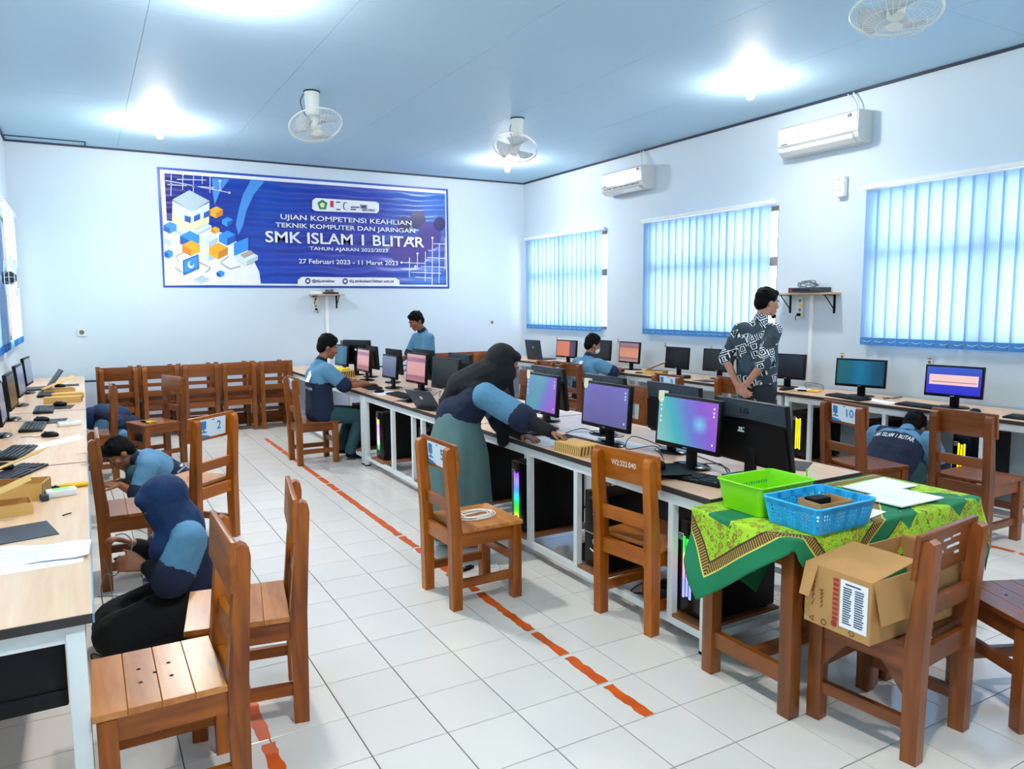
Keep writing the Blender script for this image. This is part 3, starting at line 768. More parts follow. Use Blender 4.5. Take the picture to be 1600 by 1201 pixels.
# centre row, backs toward the camera (heading 0)
monitor('black monitor back with sloped grey top nearest the green basket', 2.905, 2.60, -4, 'off', w=.49, h=.33, zb=.07, tilt=9, back='facet', square=True)
monitor('black monitor back between the teal and the purple desktops', 3.04, 3.33, -3, 'off', w=.48, h=.31, zb=.095, tilt=6, back='facet')
monitor('black monitor back between the purple and the violet desktops', 3.05, 4.02, -2, 'off', w=.47, h=.30, zb=.10, tilt=6, back='facet')
monitor('black monitor back right behind the bending girl\'s face', 3.05, 4.72, -2, 'off', w=.47, h=.31, zb=.10, tilt=6, back='facet')
monitor('black monitor back by the bending girl\'s hijab', 3.06, 5.55, 0, 'off', w=.47, h=.30, zb=.10, tilt=6, back='facet')
monitor('dark grey topped monitor back behind the big switched-off monitor', 3.12, 6.38, 0, 'off', w=.47, h=.30, zb=.115, tilt=6, back='facet')
monitor('monitor back with a white badge left of the pink installer page', 3.05, 7.12, 4, 'off', w=.44, h=.30, zb=.12)
monitor('narrow monitor back right of the far pink screen', 3.05, 7.98, 2, 'off', w=.42, h=.28, zb=.10)
monitor('small monitor back between the far pink screen and the boy', 3.06, 8.75, 0, 'off', w=.40, h=.28, zb=.10)
monitor('tall dark monitor back above the yellow box by the boy\'s face', 3.0, 9.15, 30, 'off', w=.44, h=.31, zb=.13)
monitor('farthest monitor back of the centre row', 3.05, 9.75, 0, 'off', w=.40, h=.28, zb=.12)
# right wall row (heading 180)
monitor('monitor with a blue screen and pale dialog on the right wall desk', 6.16, 3.51, 187, 'blue', w=.45, h=.26, zb=.09)
monitor('monitor with a dark teal desktop on the right wall desk', 6.20, 4.39, 192, 'teal', w=.46, h=.26, zb=.09)
monitor('switched-off monitor just right of the standing man', 6.24, 5.27, 192, 'off', w=.42, h=.26, zb=.09)
monitor('switched-off monitor just left of the standing man', 6.26, 6.25, 186, 'off', w=.42, h=.26, zb=.09)
monitor('switched-off monitor behind the number 9 chair', 6.14, 6.80, 180, 'off', w=.40, h=.26, zb=.09, square=True)
monitor('monitor with an orange window next to the masked boy\'s hands', 6.20, 7.78, 180, 'orange', w=.42, h=.28, zb=.09, square=True)
monitor('dark monitor hidden behind the masked boy\'s head', 6.22, 8.42, 180, 'off', w=.42, h=.28, zb=.09)
monitor('small monitor with an orange page left of the masked boy', 6.16, 9.2, 186, 'orange_side', w=.46, h=.26, zb=.08)
monitor('monitor cut off by the right edge of the picture', 6.20, 2.70, 184, 'off', w=.44, h=.26, zb=.09)
# left wall row (heading 0, seen edge-on)
for (y, hdg, sc, lab) in ((5.40, -1, 'off', 'nearest monitor on the left wall desks, cut by the left edge'), (6.12, 1, 'bluegrey', 'second monitor on the left wall desks, seen edge-on'), (6.98, -2, 'off', 'third monitor on the left wall desks, seen edge-on'),
                          (7.95, -3, 'bluegrey', 'fourth monitor on the left wall desks with a pale screen'), (9.05, -4, 'bluegrey', 'farthest monitor on the left wall desks below the pale blind')):
    monitor(lab, -0.50, y, hdg, sc, w=.44, h=.28, zb=.09)

# ---- keyboards, mice, pads
def make_keyboard():
    t = bpy.data.objects.new('keyboard', None); COL.objects.link(t)
    B().cbox((0, 0, 0.010), (0.44, 0.145, 0.016), Matrix.Rotation(R(3), 3, 'X'), bev=.005).obj('case', 'black_plastic', t, 30)
    b = B()
    for j in range(5):
        n = 15 if j else 13
        x = -0.205
        for i in range(n):
            b.cbox((x + .0095, -.05 + j * .024, .0205 + (-.05 + j * .024) * .052), (.0165, .019, .006)); x += .0195
        for i in range(5): b.cbox((.105 + i * .0205, -.05 + j * .024, .0205 + (-.05 + j * .024) * .052), (.017, .019, .006))
    b.obj('keys', 'keys', t)['kind'] = 'stuff'
    return t
def make_mouse():
    t = bpy.data.objects.new('computer_mouse', None); COL.objects.link(t)
    b = B().ellipsoid((0, 0, 0.012), (0.031, 0.055, 0.026), seg=16, rings=10)
    b.v = [(v[0], v[1], max(v[2], 0.0)) for v in b.v]
    b.obj('shell', 'black_plastic', t, 60)
    B().cyl((-.004, .026, .033), (.004, .026, .033), .008, seg=10).obj('wheel', 'grey_plastic', t)
    B().tube(curve_pts([(0, .052, .010), (.01, .09, .003), (.05, .13, .003), (.03, .18, .003)], 5), .0018, 5).obj('cable', 'cable_black', t)
    return t
KB0, MS0 = make_keyboard(), make_mouse(); first = {}
def put(proto, x, y, rz, label, cat, group, z=DZ, tilt=None):
    o = proto if not first.get(proto.name) else copy_tree(proto)
    first[proto.name] = True
    tag(o, label, cat, group); place(o, (x, y, z), R(rz))
    if tilt: o.rotation_euler = (R(tilt), 0, R(rz))
    return o
KG, MG = 'computer keyboards', 'computer mice'
def pad(label, x, y, rz, w=.24, d=.2, mat='black_plastic'):
    t = B().cbox((0, 0, .0015), (w, d, .003)).obj('mouse_pad', mat); tag(t, label, 'mouse pad', 'dark mouse pads'); place(t, (x, y, DZ + .0002), R(rz)); return t
put(KB0, 2.675, 3.84, -88, 'black keyboard between the woven box and the purple screen', 'keyboard', KG)
put(KB0, 2.60, 2.77, -78, 'black keyboard half under a mouse pad at the near desk corner', 'keyboard', KG)
put(MS0, 2.55, 3.20, 120, 'black mouse beside the inventory number chair', 'mouse', MG)
q = pad('black mouse pad lying over the near keyboard', 2.54, 2.90, 66, .27, .22); q.location.z = DZ + .0265
put(MS0, 2.55, 2.93, 140, 'black mouse on the pad below the teal desktop', 'mouse', MG, z=DZ + .030)
pad('dark mouse pad just behind the inventory number chair', 2.58, 3.17, -88, .24, .2)
pad('dark mouse pad on the far corner of the near centre desk', 3.28, 2.72, 30, .24, .2)
put(KB0, 2.60, 4.42, -90, 'black keyboard below the violet desktop by the girl\'s arms', 'keyboard', KG)
put(KB0, 2.62, 6.75, -88, 'black keyboard below the pink installer page', 'keyboard', KG)
put(MS0, 2.56, 6.35, 100, 'black mouse left of the small laptop on the centre desk', 'mouse', MG, z=DZ + .004)
pad('dark mouse pad left of the small laptop on the centre desk', 2.57, 6.35, -85, .24, .2)
pad('flat dark mouse pad in front of the small laptop', 2.52, 5.80, -80, .26, .2)
pad('dark mouse pad at the bending girl\'s back', 2.50, 5.22, -80, .24, .2)
put(KB0, 2.60, 7.62, -90, 'black keyboard under the typing boy\'s hands', 'keyboard', KG)
put(MS0, 2.54, 7.14, 100, 'black mouse beside the typing boy\'s fingers', 'mouse', MG)
put(KB0, 2.62, 8.35, -92, 'dark keyboard beyond the typing boy\'s arm', 'keyboard', KG)
# right row
put(KB0, 6.02, 3.66, -96, 'dark keyboard below the blue screen', 'keyboard', KG)
put(MS0, 6.05, 3.26, 80, 'grey mouse right of the blue screen', 'mouse', MG)
put(KB0, 6.03, 4.38, -104, 'dark keyboard below the dark teal desktop', 'keyboard', KG)
put(KB0, 6.04, 2.80, -90, 'keyboard at the right edge of the picture', 'keyboard', KG)
put(KB0, 6.10, 5.30, -96, 'keyboard behind the standing man\'s elbow', 'keyboard', KG)
put(MS0, 6.06, 6.52, 80, 'mouse under the switched-off monitor behind the number 9 chair', 'mouse', MG)
pad('grey mouse pad left of the standing man', 6.04, 6.18, 84, .26, .2, 'grey_plastic')
put(KB0, 6.02, 7.86, -90, 'keyboard under the masked boy\'s hands', 'keyboard', KG)
put(KB0, 6.02, 9.2, -94, 'keyboard below the small orange page', 'keyboard', KG)
# left row
put(KB0, -0.40, 5.33, 80, 'grey keyboard on the left desk beside the white sheet', 'keyboard', KG)
put(KB0, -0.36, 4.66, 68, 'dark keyboard cut by the left edge above the open carton', 'keyboard', KG)
put(MS0, -0.41, 4.72, 60, 'black mouse lying on the keyboard at the left edge', 'mouse', MG, z=DZ + .026)
put(MS0, -0.24, 5.92, 80, 'black mouse alone on the middle left desk', 'mouse', MG)
put(KB0, -0.36, 6.42, 88, 'black keyboard with a mouse pad behind it on the middle left desk', 'keyboard', KG)
pad('dark mouse pad behind the middle left keyboard', -0.27, 6.72, 84, .26, .22)
put(MS0, -0.32, 6.74, 84, 'black mouse on the pad of the middle left desk', 'mouse', MG, z=DZ + .004)
put(KB0, -0.33, 7.45, 90, 'black keyboard at the seam of the far left desk', 'keyboard', KG)
pad('dark mouse pad at the seam of the far left desk', -0.22, 7.62, 84, .26, .2)
put(MS0, -0.22, 7.74, 84, 'black mouse on the far left desk beside the cartons', 'mouse', MG, z=DZ + .004)
put(KB0, -0.36, 8.75, 90, 'dark keyboard beyond the cartons on the far left desk', 'keyboard', KG)
put(MS0, -0.26, 9.55, 84, 'mouse at the far end of the far left desk', 'mouse', MG)
pad('dark mouse pad at the far end of the far left desk', -0.18, 9.72, 90, .24, .2)
def laptop(label, x, y, heading, open_deg=110, w=.34, d=.23, z=DZ):
    """the back of the lid faces heading"""
    t = thing('laptop', label, 'laptop', (x, y, z), R(heading + 90), 'small laptops')
    B().cbox((0, d / 2, .009), (w, d, .016), bev=.004).obj('base', 'grey_plastic', t, 30)
    a = R(open_deg - 90); rot = Matrix.Rotation(-a if False else a, 3, 'X')
    hb = Vector((0, 0, .018))
    rot = Matrix.Rotation(R(90 - open_deg) * -1, 3, 'X')
    B().cbox(hb + rot @ Vector((0, 0, d / 2)), (w, .010, d), rot, bev=.004).obj('lid', 'grey_plastic', t, 30)
    b = B(); c = hb + rot @ Vector((0, -.0056, d * .62)); n = rot @ Vector((0, -1, 0))
    b.cyl(c, c + n * .0008, .018, seg=16); b.obj('lid_badge', 'silver', t)
    return t
laptop('small grey laptop with a round badge on the centre desk', 2.46, 5.72, 200, 128, w=.30, d=.2)
laptop('dark laptop standing open in the far right corner', 6.12, 10.0, 190, 100, w=.36, d=.30)
laptop('grey laptop lid leaning back at the far end of the left desks', -0.36, 9.45, 8, 125, w=.32, d=.22)

# ---- tower cases
emitter('led_yellow', (255, 226, 0), .55)
def led_mat(key, stops, s=.5):
    t = NT(key); t.b.inputs['Base Color'].default_value = (.02, .02, .02, 1)
    tc = t.n('ShaderNodeTexCoord'); sp = t.n('ShaderNodeSeparateXYZ'); t.l(tc.outputs['Generated'], sp.inputs[0])
    t.l(t.ramp(sp.outputs[2], [(p, rgba(c)) for p, c in stops]), t.b.inputs['Emission Color']); t.b.inputs['Emission Strength'].default_value = s; M[key] = t.m
led_mat('led_rainbow', [(0, (250, 220, 40)), (.12, (60, 220, 40)), (.3, (0, 230, 70)), (.45, (20, 210, 230)), (.62, (70, 130, 255)), (.82, (150, 130, 255)), (1, (140, 60, 230))])
led_mat('led_green_pink', [(0, (150, 160, 255)), (.28, (140, 150, 255)), (.42, (250, 150, 190)), (.68, (255, 190, 150)), (.76, (60, 250, 80)), (1, (40, 255, 60))])
led_mat('led_violet', [(0, (40, 200, 90)), (.14, (60, 190, 120)), (.2, (230, 225, 255)), (.5, (205, 170, 250)), (.82, (196, 140, 235)), (.9, (240, 220, 60)), (1, (240, 220, 50))])
def tower(label, x, y, heading, led=None, outline=False, classic=False, z=0.1205, h=.44, w=.20, d=.46):
    """front panel faces heading; x, y is the centre of the front face"""
    t = thing('computer_tower', label, 'computer', (x, y, z), R(heading - 270), 'tower computers under the desks')   # front faces -y
    B().cbox((0, d / 2 + .012, h / 2 + .006), (w, d - .02, h - .012), bev=.005).obj('case', 'dark_side', t, 30)
    B().cbox((0, .012, h / 2 + .006), (w, .026, h - .006), bev=.007).obj('front_panel', 'black_gloss', t, 30)
    for (sx, sy) in ((-1, .05), (1, .05), (-1, d - .05), (1, d - .05)):
        B().cbox((sx * w * .36, sy, .004), (.03, .03, .008)).obj('foot', 'rubber', t)
    B().cbox((-.001, d + .001, h * .55), (w * .8, .006, h * .6)).obj('rear_plate', 'silver', t)
    bb = B()
    for k in range(4): bb.cbox((-w * .25 + .03 * k, d + .006, h * (.45 + .08 * k)), (.02, .012, .018))
    bb.obj('connector', 'cable_white', t)
    if led:
        for k in (-1, 0, 1):
            B().cbox((-.028 + k * .022, -.002, h * .5 + .01), (.013, .005, h * (.62 if k == 0 else .66))).obj('light_strip', led, t)
        lg = B().cbox((-.072, -.0014, h * .84), (.032, .002, .032)).obj('emblem', 'shirt_print', t)
        B().cbox((-.072, -.0026, h * .84), (.026, .001, .026)).obj('emblem_field', 'black_plastic', lg); text_obj('G', .016, .018, 'shirt_print', lg, frame((-.072, -.0034, h * .84), (1, 0, 0), (0, 0, 1)), 'emblem_letter')
    if outline:
        b = B(); q = .0035
        for (a, c, e, g) in ((-.05, -.05 + q, .12, .40), (.045, .045 + q, .12, .40), (-.05, .048, .397, .40), (-.05, .048, .12, .1235)): b.box(a, c, -.0035, -.0005, e, g)
        b.obj('outline', 'shirt_print', t)
        B().cyl((0, -.003, .07), (0, 0, .07), .006, seg=10).obj('power_button', 'silver', t)
    if classic:
        B().cbox((0, -.0022, h * .46), (w * .94, .004, .006)).obj('chrome_line', 'silver', t)
        B().cbox((-.010, -.0022, h * .72), (.016, .003, .012), bev=.001).cbox((.010, -.0022, h * .72), (.014, .003, .010), bev=.001).obj('emblem', 'silver', t)
        B().lathe([(.018, 0), (.02, .003), (.012, .004)], (0, -.001, h * .36), Matrix.Rotation(R(90), 3, 'X'), 16).obj('power_button', 'silver', t)
        B().tube(curve_pts([(-.04, -.003, h * .25), (0, -.003, h * .225), (.04, -.003, h * .25)], 5), .004, 6).obj('chrome_smile', 'silver', t)
        B().cbox((0, -.001, h * .93), (w * .5, .003, .02)).obj('drive_slot', 'grey_plastic', t)
    return t
tower('tower computer with green and pink light strips at the near desk end', CX0 + .06, 2.585, 180, 'led_green_pink', h=.46)
tower('plain black tower computer with chrome trim left of the inventory number chair', CX0 + .06, 3.365, 180, None, classic=True, h=.44)
tower('tower computer with rainbow light strips under the bending girl', CX0 + .06, 4.22, 180, 'led_rainbow', h=.46)
tower('black tower computer behind the bending girl\'s skirt', CX0 + .08, 5.06, 180, None, h=.46)
tower('black tower computer in the middle of the second centre desk', CX0 + .08, 5.88, 180, None, h=.44, outline=True)
tower('tower computer with a violet light strip beside the typing boy', CX0 + .06, 6.925, 180, 'led_violet', h=.46)
tower('tower computer with a thin white outline behind the typing boy\'s legs', CX0 + .06, 7.68, 180, None, outline=True, h=.46)
tower('tower computer with yellow light strips beside the nearest monitor back', RX0 + .06, 4.815, 180, 'led_yellow', h=.46)
tower('tower computer with a white outline right of the number 10 chair', RX0 + .06, 4.09, 180, None, outline=True, h=.46)
tower('tower computer with yellow light strips seen through the right chair back', RX0 + .06, 3.26, 180, 'led_yellow', h=.46)
tower('dark tower computer under the middle right desk below the number 9 chair', RX0 + .08, 5.86, 180, None, h=.46)
tower('dark tower computer under the middle right desk beside the masked boy', RX0 + .08, 7.02, 180, None, h=.46)
tower('dark tower computer under the far right desk', RX0 + .08, 9.72, 180, None, h=.44)
tower('dark tower computer on the far side of the near centre desk', CX1 - .06, 3.45, 0, None, h=.44)
# ================================================================== CEILING AND WALL FIXTURES
emitter('bulb_glow', (255, 250, 244), 14.0)
def bulb(x, y, label, z=ZC, w=1.0):
    t = thing('light_bulb', label, 'light', (x, y, z), 0, 'ceiling bulbs')
    B().lathe([(.055, -.022), (.05, -.03), (.03, -.034), (.024, -.06), (.001, -.06)][::-1] + [(.055, 0)], (0, 0, 0)).obj('socket', 'white_plastic', t, 40)
    B().lathe([(.001, -.165), (.022, -.16), (.036, -.14), (.040, -.115), (.034, -.088), (.024, -.066), (.001, -.06)], (0, 0, 0)).obj('globe', 'bulb_glow', t, 60)
    ld = bpy.data.lights.new('bulb_light', 'POINT'); ld.energy = BULB_W * w; ld.color = BULB_COL; ld.shadow_soft_size = 0.06
    l = bpy.data.objects.new('bulb_light', ld); COL.objects.link(l); l.parent = t; l.location = (0, 0, -0.125)
    sd = bpy.data.lights.new('bulb_beam', 'SPOT'); sd.energy = SPOT_W * w; sd.color = BULB_COL; sd.shadow_soft_size = 0.05; sd.spot_size = R(152); sd.spot_blend = 1.0
    l = bpy.data.objects.new('bulb_beam', sd); COL.objects.link(l); l.parent = t; l.location = (0, 0, -0.13)
    return t
bulb(0.96, 5.15, 'glowing bulb at the top edge of the picture left of centre', w=1.15)
bulb(0.86, 9.34, 'glowing bulb above the left end of the banner', w=1.2)
bulb(5.31, 9.40, 'glowing bulb below the ceiling fan by the far right corner', w=.9)
bulb(5.42, 5.07, 'glowing bulb above the right wall air conditioners', w=.62)
bulb(0.96, 0.80, 'bulb on the ceiling behind the camera, left')
bulb(5.42, 0.80, 'bulb on the ceiling behind the camera, right')

plain('fan_white', (230, 232, 224), 0.35)
t = NT('fan_blade'); t.b.inputs['Base Color'].default_value = rgba((214, 222, 228)); t.b.inputs['Roughness'].default_value = 0.2
t.b.inputs['Alpha'].default_value = 0.8; M['fan_blade'] = t.m
def fan(x, y, label, az, tiltd=24):
    t = thing('ceiling_fan', label, 'fan', (x, y, ZC), R(az), 'orbiting ceiling fans')
    B().lathe([(.075, 0), (.078, -.012), (.06, -.014)][::-1], (0, 0, 0)).obj('ceiling_plate', 'grey_plastic', t, 40)
    B().lathe([(.058, -.22), (.062, -.20), (.066, -.10), (.07, -.012)], (0, 0, 0)).obj('canopy', 'fan_white', t, 40)
    rot = Matrix.Rotation(R(tiltd), 3, 'X'); hc = Vector((0, 0.02, -.23))
    q = lambda v: rot @ Vector(v) + hc
    B().lathe([(.02, -.13), (.05, -.12), (.055, -.04), (.03, 0)], hc, rot).obj('motor', 'fan_white', t, 40)
    B().tube(curve_pts([(.07, -.02, -.03), (.10, -.03, -.09), (.09, -.03, -.16), (.05, -.02, -.24)], 5), .004, 6).obj('cord', 'cable_black', t)
    Rr = .245
    rim = [q((Rr * math.cos(a), Rr * math.sin(a), -.10)) for a in np.linspace(0, 2 * PI, 40, endpoint=False)]
    B().tube(rim, .0075, 6, closed=True).obj('rim', 'fan_white', t, 60)
    b = B()
    for k in range(36):
        a = 2 * PI * k / 36; ca, sa = math.cos(a), math.sin(a)
        b.tube([q((.04 * ca, .04 * sa, -.19)), q((.14 * ca, .14 * sa, -.185)), q((.215 * ca, .215 * sa, -.15)), q((Rr * ca, Rr * sa, -.10))], .0012, 4)
        b.tube([q((Rr * ca, Rr * sa, -.10)), q((.20 * ca, .20 * sa, -.055)), q((.055 * ca, .055 * sa, -.03))], .0012, 4)
    for rr, zz in ((.10, -.188), (.17, -.172)):
        b.tube([q((rr * math.cos(a), rr * math.sin(a), zz)) for a in np.linspace(0, 2 * PI, 30, endpoint=False)], .0015, 4, closed=True)
    b.obj('cage', 'fan_white', t)
    B().lathe([(.001, -.197), (.04, -.195), (.046, -.188), (.04, -.183)], hc, rot).obj('badge', 'fan_white', t, 40)
    for k in range(3):
        a0 = 2 * PI * k / 3; vs = []; n = 7
        for i in range(n):
            f = i / (n - 1)
            for (r_, zz) in ((.045, 0), (.14, 0), (.205, 0)):
                a = a0 + (f - .5) * (1.25 if r_ > .1 else 1.5); vs.append(q((r_ * math.cos(a), r_ * math.sin(a), -.115 + (f - .5) * .05)))
        fs = [(i * 3 + j, i * 3 + j + 1, i * 3 + j + 4, i * 3 + j + 3) for i in range(n - 1) for j in range(2)]
        o = B().add(vs, fs).obj('blade', 'fan_blade', t, 60)
        m = o.modifiers.new('thickness', 'SOLIDIFY'); m.thickness = .003
    B().lathe([(.02, -.14), (.045, -.13), (.045, -.10), (.02, -.09)], hc, rot).obj('hub', 'fan_white', t, 40)
    return t
fan(2.0, 7.28, 'white ceiling fan left of centre above the banner', 188, 26)
fan(4.23, 7.26, 'white ceiling fan near the far right corner', 128, 28)
fan(4.26, 2.87, 'white ceiling fan cut off by the top right edge', 110, 12)
# wall fan at the left edge
t = thing('wall_fan', 'wire caged wall fan at the left picture edge', 'fan', (XL, 7.55, 1.87))
B().cbox((.03, 0, 0), (.06, .08, .14), bev=.01).obj('mount', 'fan_white', t, 30)
B().cyl((.05, 0, -.02), (.14, 0, .0), .02).obj('arm', 'fan_white', t, 40)
b = B(); c = Vector((.20, 0, 0)); 
for rr, xx in ((.2, 0), (.15, .035), (.08, .05), (.15, -.035)): b.tube([c + Vector((xx, rr * math.cos(a), rr * math.sin(a))) for a in np.linspace(0, 2 * PI, 28, endpoint=False)], .003, 5, closed=True)
for k in range(24):
    a = 2 * PI * k / 24; b.tube([c + Vector((.05, .03 * math.cos(a), .03 * math.sin(a))), c + Vector((.035, .15 * math.cos(a), .15 * math.sin(a))), c + Vector((0, .2 * math.cos(a), .2 * math.sin(a))), c + Vector((-.04, .1 * math.cos(a), .1 * math.sin(a)))], .0015, 4)
b.obj('cage', 'fan_white', t)
B().lathe([(.05, -.06), (.055, 0), (.03, .04)], c, Matrix.Rotation(R(90), 3, 'Y')).obj('motor', 'grey_plastic', t, 40)
B().tube(curve_pts([(.03, .02, -.07), (.04, .03, -.3), (.02, .0, -.55)], 5), .003, 5).obj('cord', 'white_plastic', t)

# air conditioners
plain('ac_white', (206, 209, 208), 0.25, var=.02)
def aircon(y0, y1, zb, label, open_louvre):
    L = y1 - y0; t = thing('air_conditioner', label, 'air conditioner', (XR, (y0 + y1) / 2, zb), 0, 'wall air conditioners')
    prof = [(0, .02), (0, .29), (-.03, .30), (-.17, .295), (-.20, .275), (-.205, .09), (-.19, .045), (-.13, .005), (-.03, 0)]
    B().prism(prof, (0, -L / 2, 0), (1, 0, 0), (0, 0, 1), (0, L, 0)).obj('body', 'ac_white', t, 30)
    B().prism([(-.2065, .10), (-.2065, .272), (-.2045, .272), (-.2045, .10)], (-.0005, -L / 2 + .012, 0), (1, 0, 0), (0, 0, 1), (0, L - .024, 0)).obj('front_panel', 'ac_white', t)
    B().prism([(-.2055, .095), (-.2025, .095), (-.2025, .099), (-.2055, .099)], (0, -L / 2 + .01, 0), (1, 0, 0), (0, 0, 1), (0, L - .02, 0)).obj('panel_joint', 'grey_plastic', t)
    if open_louvre:
        B().prism([(-.2, .075), (-.135, .012), (-.133, .014), (-.198, .078)], (-.004, -L / 2 + .07, 0), (1, 0, 0), (0, 0, 1), (0, L - .14, 0)).obj('air_outlet', 'rubber', t)
        for k in range(6):
            y = -L / 2 + .12 + (L - .24) * k / 5
            B().prism([(-.205, .078), (-.14, .010), (-.136, .014), (-.2, .082)], (-.004, y - .012, 0), (1, 0, 0), (0, 0, 1), (0, .024, 0)).obj('vane', 'ac_white', t)
        B().prism([(-.205, .028), (-.145, -.01), (-.144, -.006), (-.204, .033)], (0, -L / 2 + .06, 0), (1, 0, 0), (0, 0, 1), (0, L - .12, 0)).obj('louvre', 'ac_white', t)
    else:
        B().prism([(-.207, .085), (-.197, .04), (-.145, .006), (-.143, .010), (-.194, .045), (-.203, .086)], (-.002, -L / 2 + .05, 0), (1, 0, 0), (0, 0, 1), (0, L - .1, 0)).obj('louvre', 'ac_white', t)
        B().prism([(-.2085, .083), (-.2085, .087), (-.205, .087), (-.205, .083)], (-.001, -L / 2 + .05, 0), (1, 0, 0), (0, 0, 1), (0, L - .1, 0)).obj('louvre_joint', 'grey_plastic', t)
    yb = -L / 2 + .09
    lb = B().box(-.2085, -.2072, yb - .02, yb + .02, .235, .265).obj('energy_label', 'grey_plastic', t)
    text_obj('R', .016, .016, 'shirt_print', lb, frame((-.2092, yb, .25), (0, -1, 0), (0, 0, 1)), 'label_print')
    B().box(-.2092, -.2075, L / 2 - .13, L / 2 - .05, .110, .118).obj('maker_mark', 'grey_plastic', t)
    top = ZC - zb
    for k, (dy, sx) in enumerate(((.10, -.06), (.16, -.08))):
        B().tube(curve_pts([(sx, -L / 2 + dy, .295), (sx + .02, -L / 2 + dy + .03, (.3 + top) / 2), (-.03, -L / 2 + dy + .09, top - .02)], 6), .007 if k == 0 else .005, 6).obj('pipe', 'white_plastic', t, 60)
    return t
aircon(7.72, 8.60, 3.10, 'white air conditioner with open louvre above the far window', True)
aircon(4.62, 5.55, 3.11, 'white air conditioner with closed louvre nearer the camera', False)
# white sensor box
t = thing('alarm_box', 'small white box on the wall right of the near air conditioner', 'wall box', (XR, 4.90, 2.645))
B().cbox((-.03, 0, .10), (.06, .10, .20), bev=.012).obj('body', 'white_plastic', t, 30)
B().cyl((-.062, .01, .165), (-.060, .01, .165), .006, seg=10).obj('indicator', 'rubber', t)
B().cbox((-.0605, 0, .06), (.002, .075, .004)).obj('joint', 'cable_grey', t)

# wall shelves with power strips
plain('shelf_board', (196, 160, 120), 0.5)
def wall_shelf(label, o, along, out, L):
    """o: point on the wall at board height"""
    t = thing('wall_shelf', label, 'shelf', o); a = Vector(along); n = Vector(out); z = Vector((0, 0, 1)); D = .20
    B().prism([(-L / 2, 0), (L / 2, 0), (L / 2, D), (-L / 2, D)], (0, 0, 0), a, n, z * .018).obj('board', 'shelf_board', t)
    for s in (-1, 1):
        c = a * (s * (L / 2 - .07)); g = B()
        w = a * .012
        g.prism([(0, 0), (.006, 0), (.006, -.19), (0, -.19)], c - w, n, z, w * 2)
        g.prism([(0, 0), (.17, 0), (.17, -.008), (0, -.008)], c - w, n, z, w * 2)
        g.tube([c + n * .15 + z * -.008, c + n * .006 + z * -.15], .006, 6)
        g.obj('bracket', 'rubber', t)
    return t
def power_strip(label, o, along, out, tail=True):
    t = thing('power_strip', label, 'power strip', o, 0, 'wall power strips'); a = Vector(along); n = Vector(out); z = Vector((0, 0, 1))
    B().prism([(-.032, -.21), (.032, -.21), (.032, 0), (-.032, 0)], (0, 0, 0), a, z, n * .035).obj('body', 'cream_plastic', t)
    for k in range(4):
        c = z * (-.03 - k * .048) + n * .035
        B().cyl(c, c + n * .002, .018, seg=14).obj('outlet', 'yellow' if k % 2 else 'cable_grey', t)
    c = z * -.175 + n * .037
    p = B().cyl(c, c + n * .03, .016, seg=12).tube(curve_pts([c + n * .03, c + n * .05 + z * -.02 + a * .01, c + n * .03 + z * -.06 + a * .02], 5), .004, 6).obj('plug', 'rubber', t)
    return t
def conduit(label, o, top, bot, along, out):
    a = Vector(along); n = Vector(out)
    b = B().prism([(-.02, 0), (.02, 0), (.02, .022), (-.02, .022)], (0, 0, bot - o[2]), a, n, (0, 0, top - bot))
    q = b.obj('cable_duct', 'white_plastic'); q.location = o; tag(q, label, 'cable duct', 'white cable ducts'); return q
wall_shelf('small wooden wall shelf on black brackets under the banner', (3.13, YF, 1.765), (1, 0, 0), (0, -1, 0), .48)
power_strip('cream power strip hanging under the far wall shelf', (2.98, YF, 1.74), (1, 0, 0), (0, -1, 0))
conduit('white cable duct running down from the far wall shelf', (3.15, YF, 1.2), 1.76, .69, (1, 0, 0), (0, -1, 0))
wall_shelf('small wooden wall shelf on black brackets behind the standing man', (XR, 5.22, 1.70), (0, 1, 0), (-1, 0, 0), .68)
power_strip('cream power strip hanging under the right wall shelf', (XR, 5.34, 1.67), (0, 1, 0), (-1, 0, 0))
conduit('white cable duct running down from the right wall shelf', (XR, 5.21, 1.2), 1.69, .78, (0, 1, 0), (-1, 0, 0))
# network gear on the shelves
def router(label, o, rz, s=1.0, pile=True):
    t = thing('network_switch', label, 'network switch', o, rz, 'network boxes on wall shelves')
    B().cbox((0, 0, .022 * s), (.30 * s, .15 * s, .04 * s), bev=.004).obj('case', 'grey_plastic', t, 30)
    b = B()
    for k in range(8): b.cbox((-.10 * s + k * .022 * s, -.0755 * s, .022 * s), (.014 * s, .002, .013 * s))
    b.obj('port', 'rubber', t)
    B().cbox((-.125 * s, -.0758 * s, .022 * s), (.03 * s, .002, .018 * s)).obj('label_print', 'carton_red', t)
    if pile:
        b = B()
        for k in range(4):
            pts = [(-.02 + .08 * math.cos(a + k) * s * (1 + .2 * math.sin(3 * a)), .045 * math.sin(a + k) * s, .05 * s + .012 * k * s + .012 * s * math.sin(2 * a + k)) for a in np.linspace(0, 2 * PI, 20, endpoint=False)]
            b.tube(pts, .0045, 5, closed=True)
        b.obj('cable_coil', 'cable_grey', t, 60)
    return t
router('small network switch with coiled cable on the right wall shelf', (6.43, 5.16, 1.719), R(-90), 1.25)
router('small network box on the shelf under the banner', (3.19, YF - .10, 1.784), 0, .7)
q = B().cbox((0, 0, .02), (.12, .12, .04), bev=.004).obj('adapter_box', 'white_plastic'); place(q, (2.97, YF - .10, 1.784), .1); tag(q, 'pale little adapter box on the left of the shelf under the banner', 'adapter')
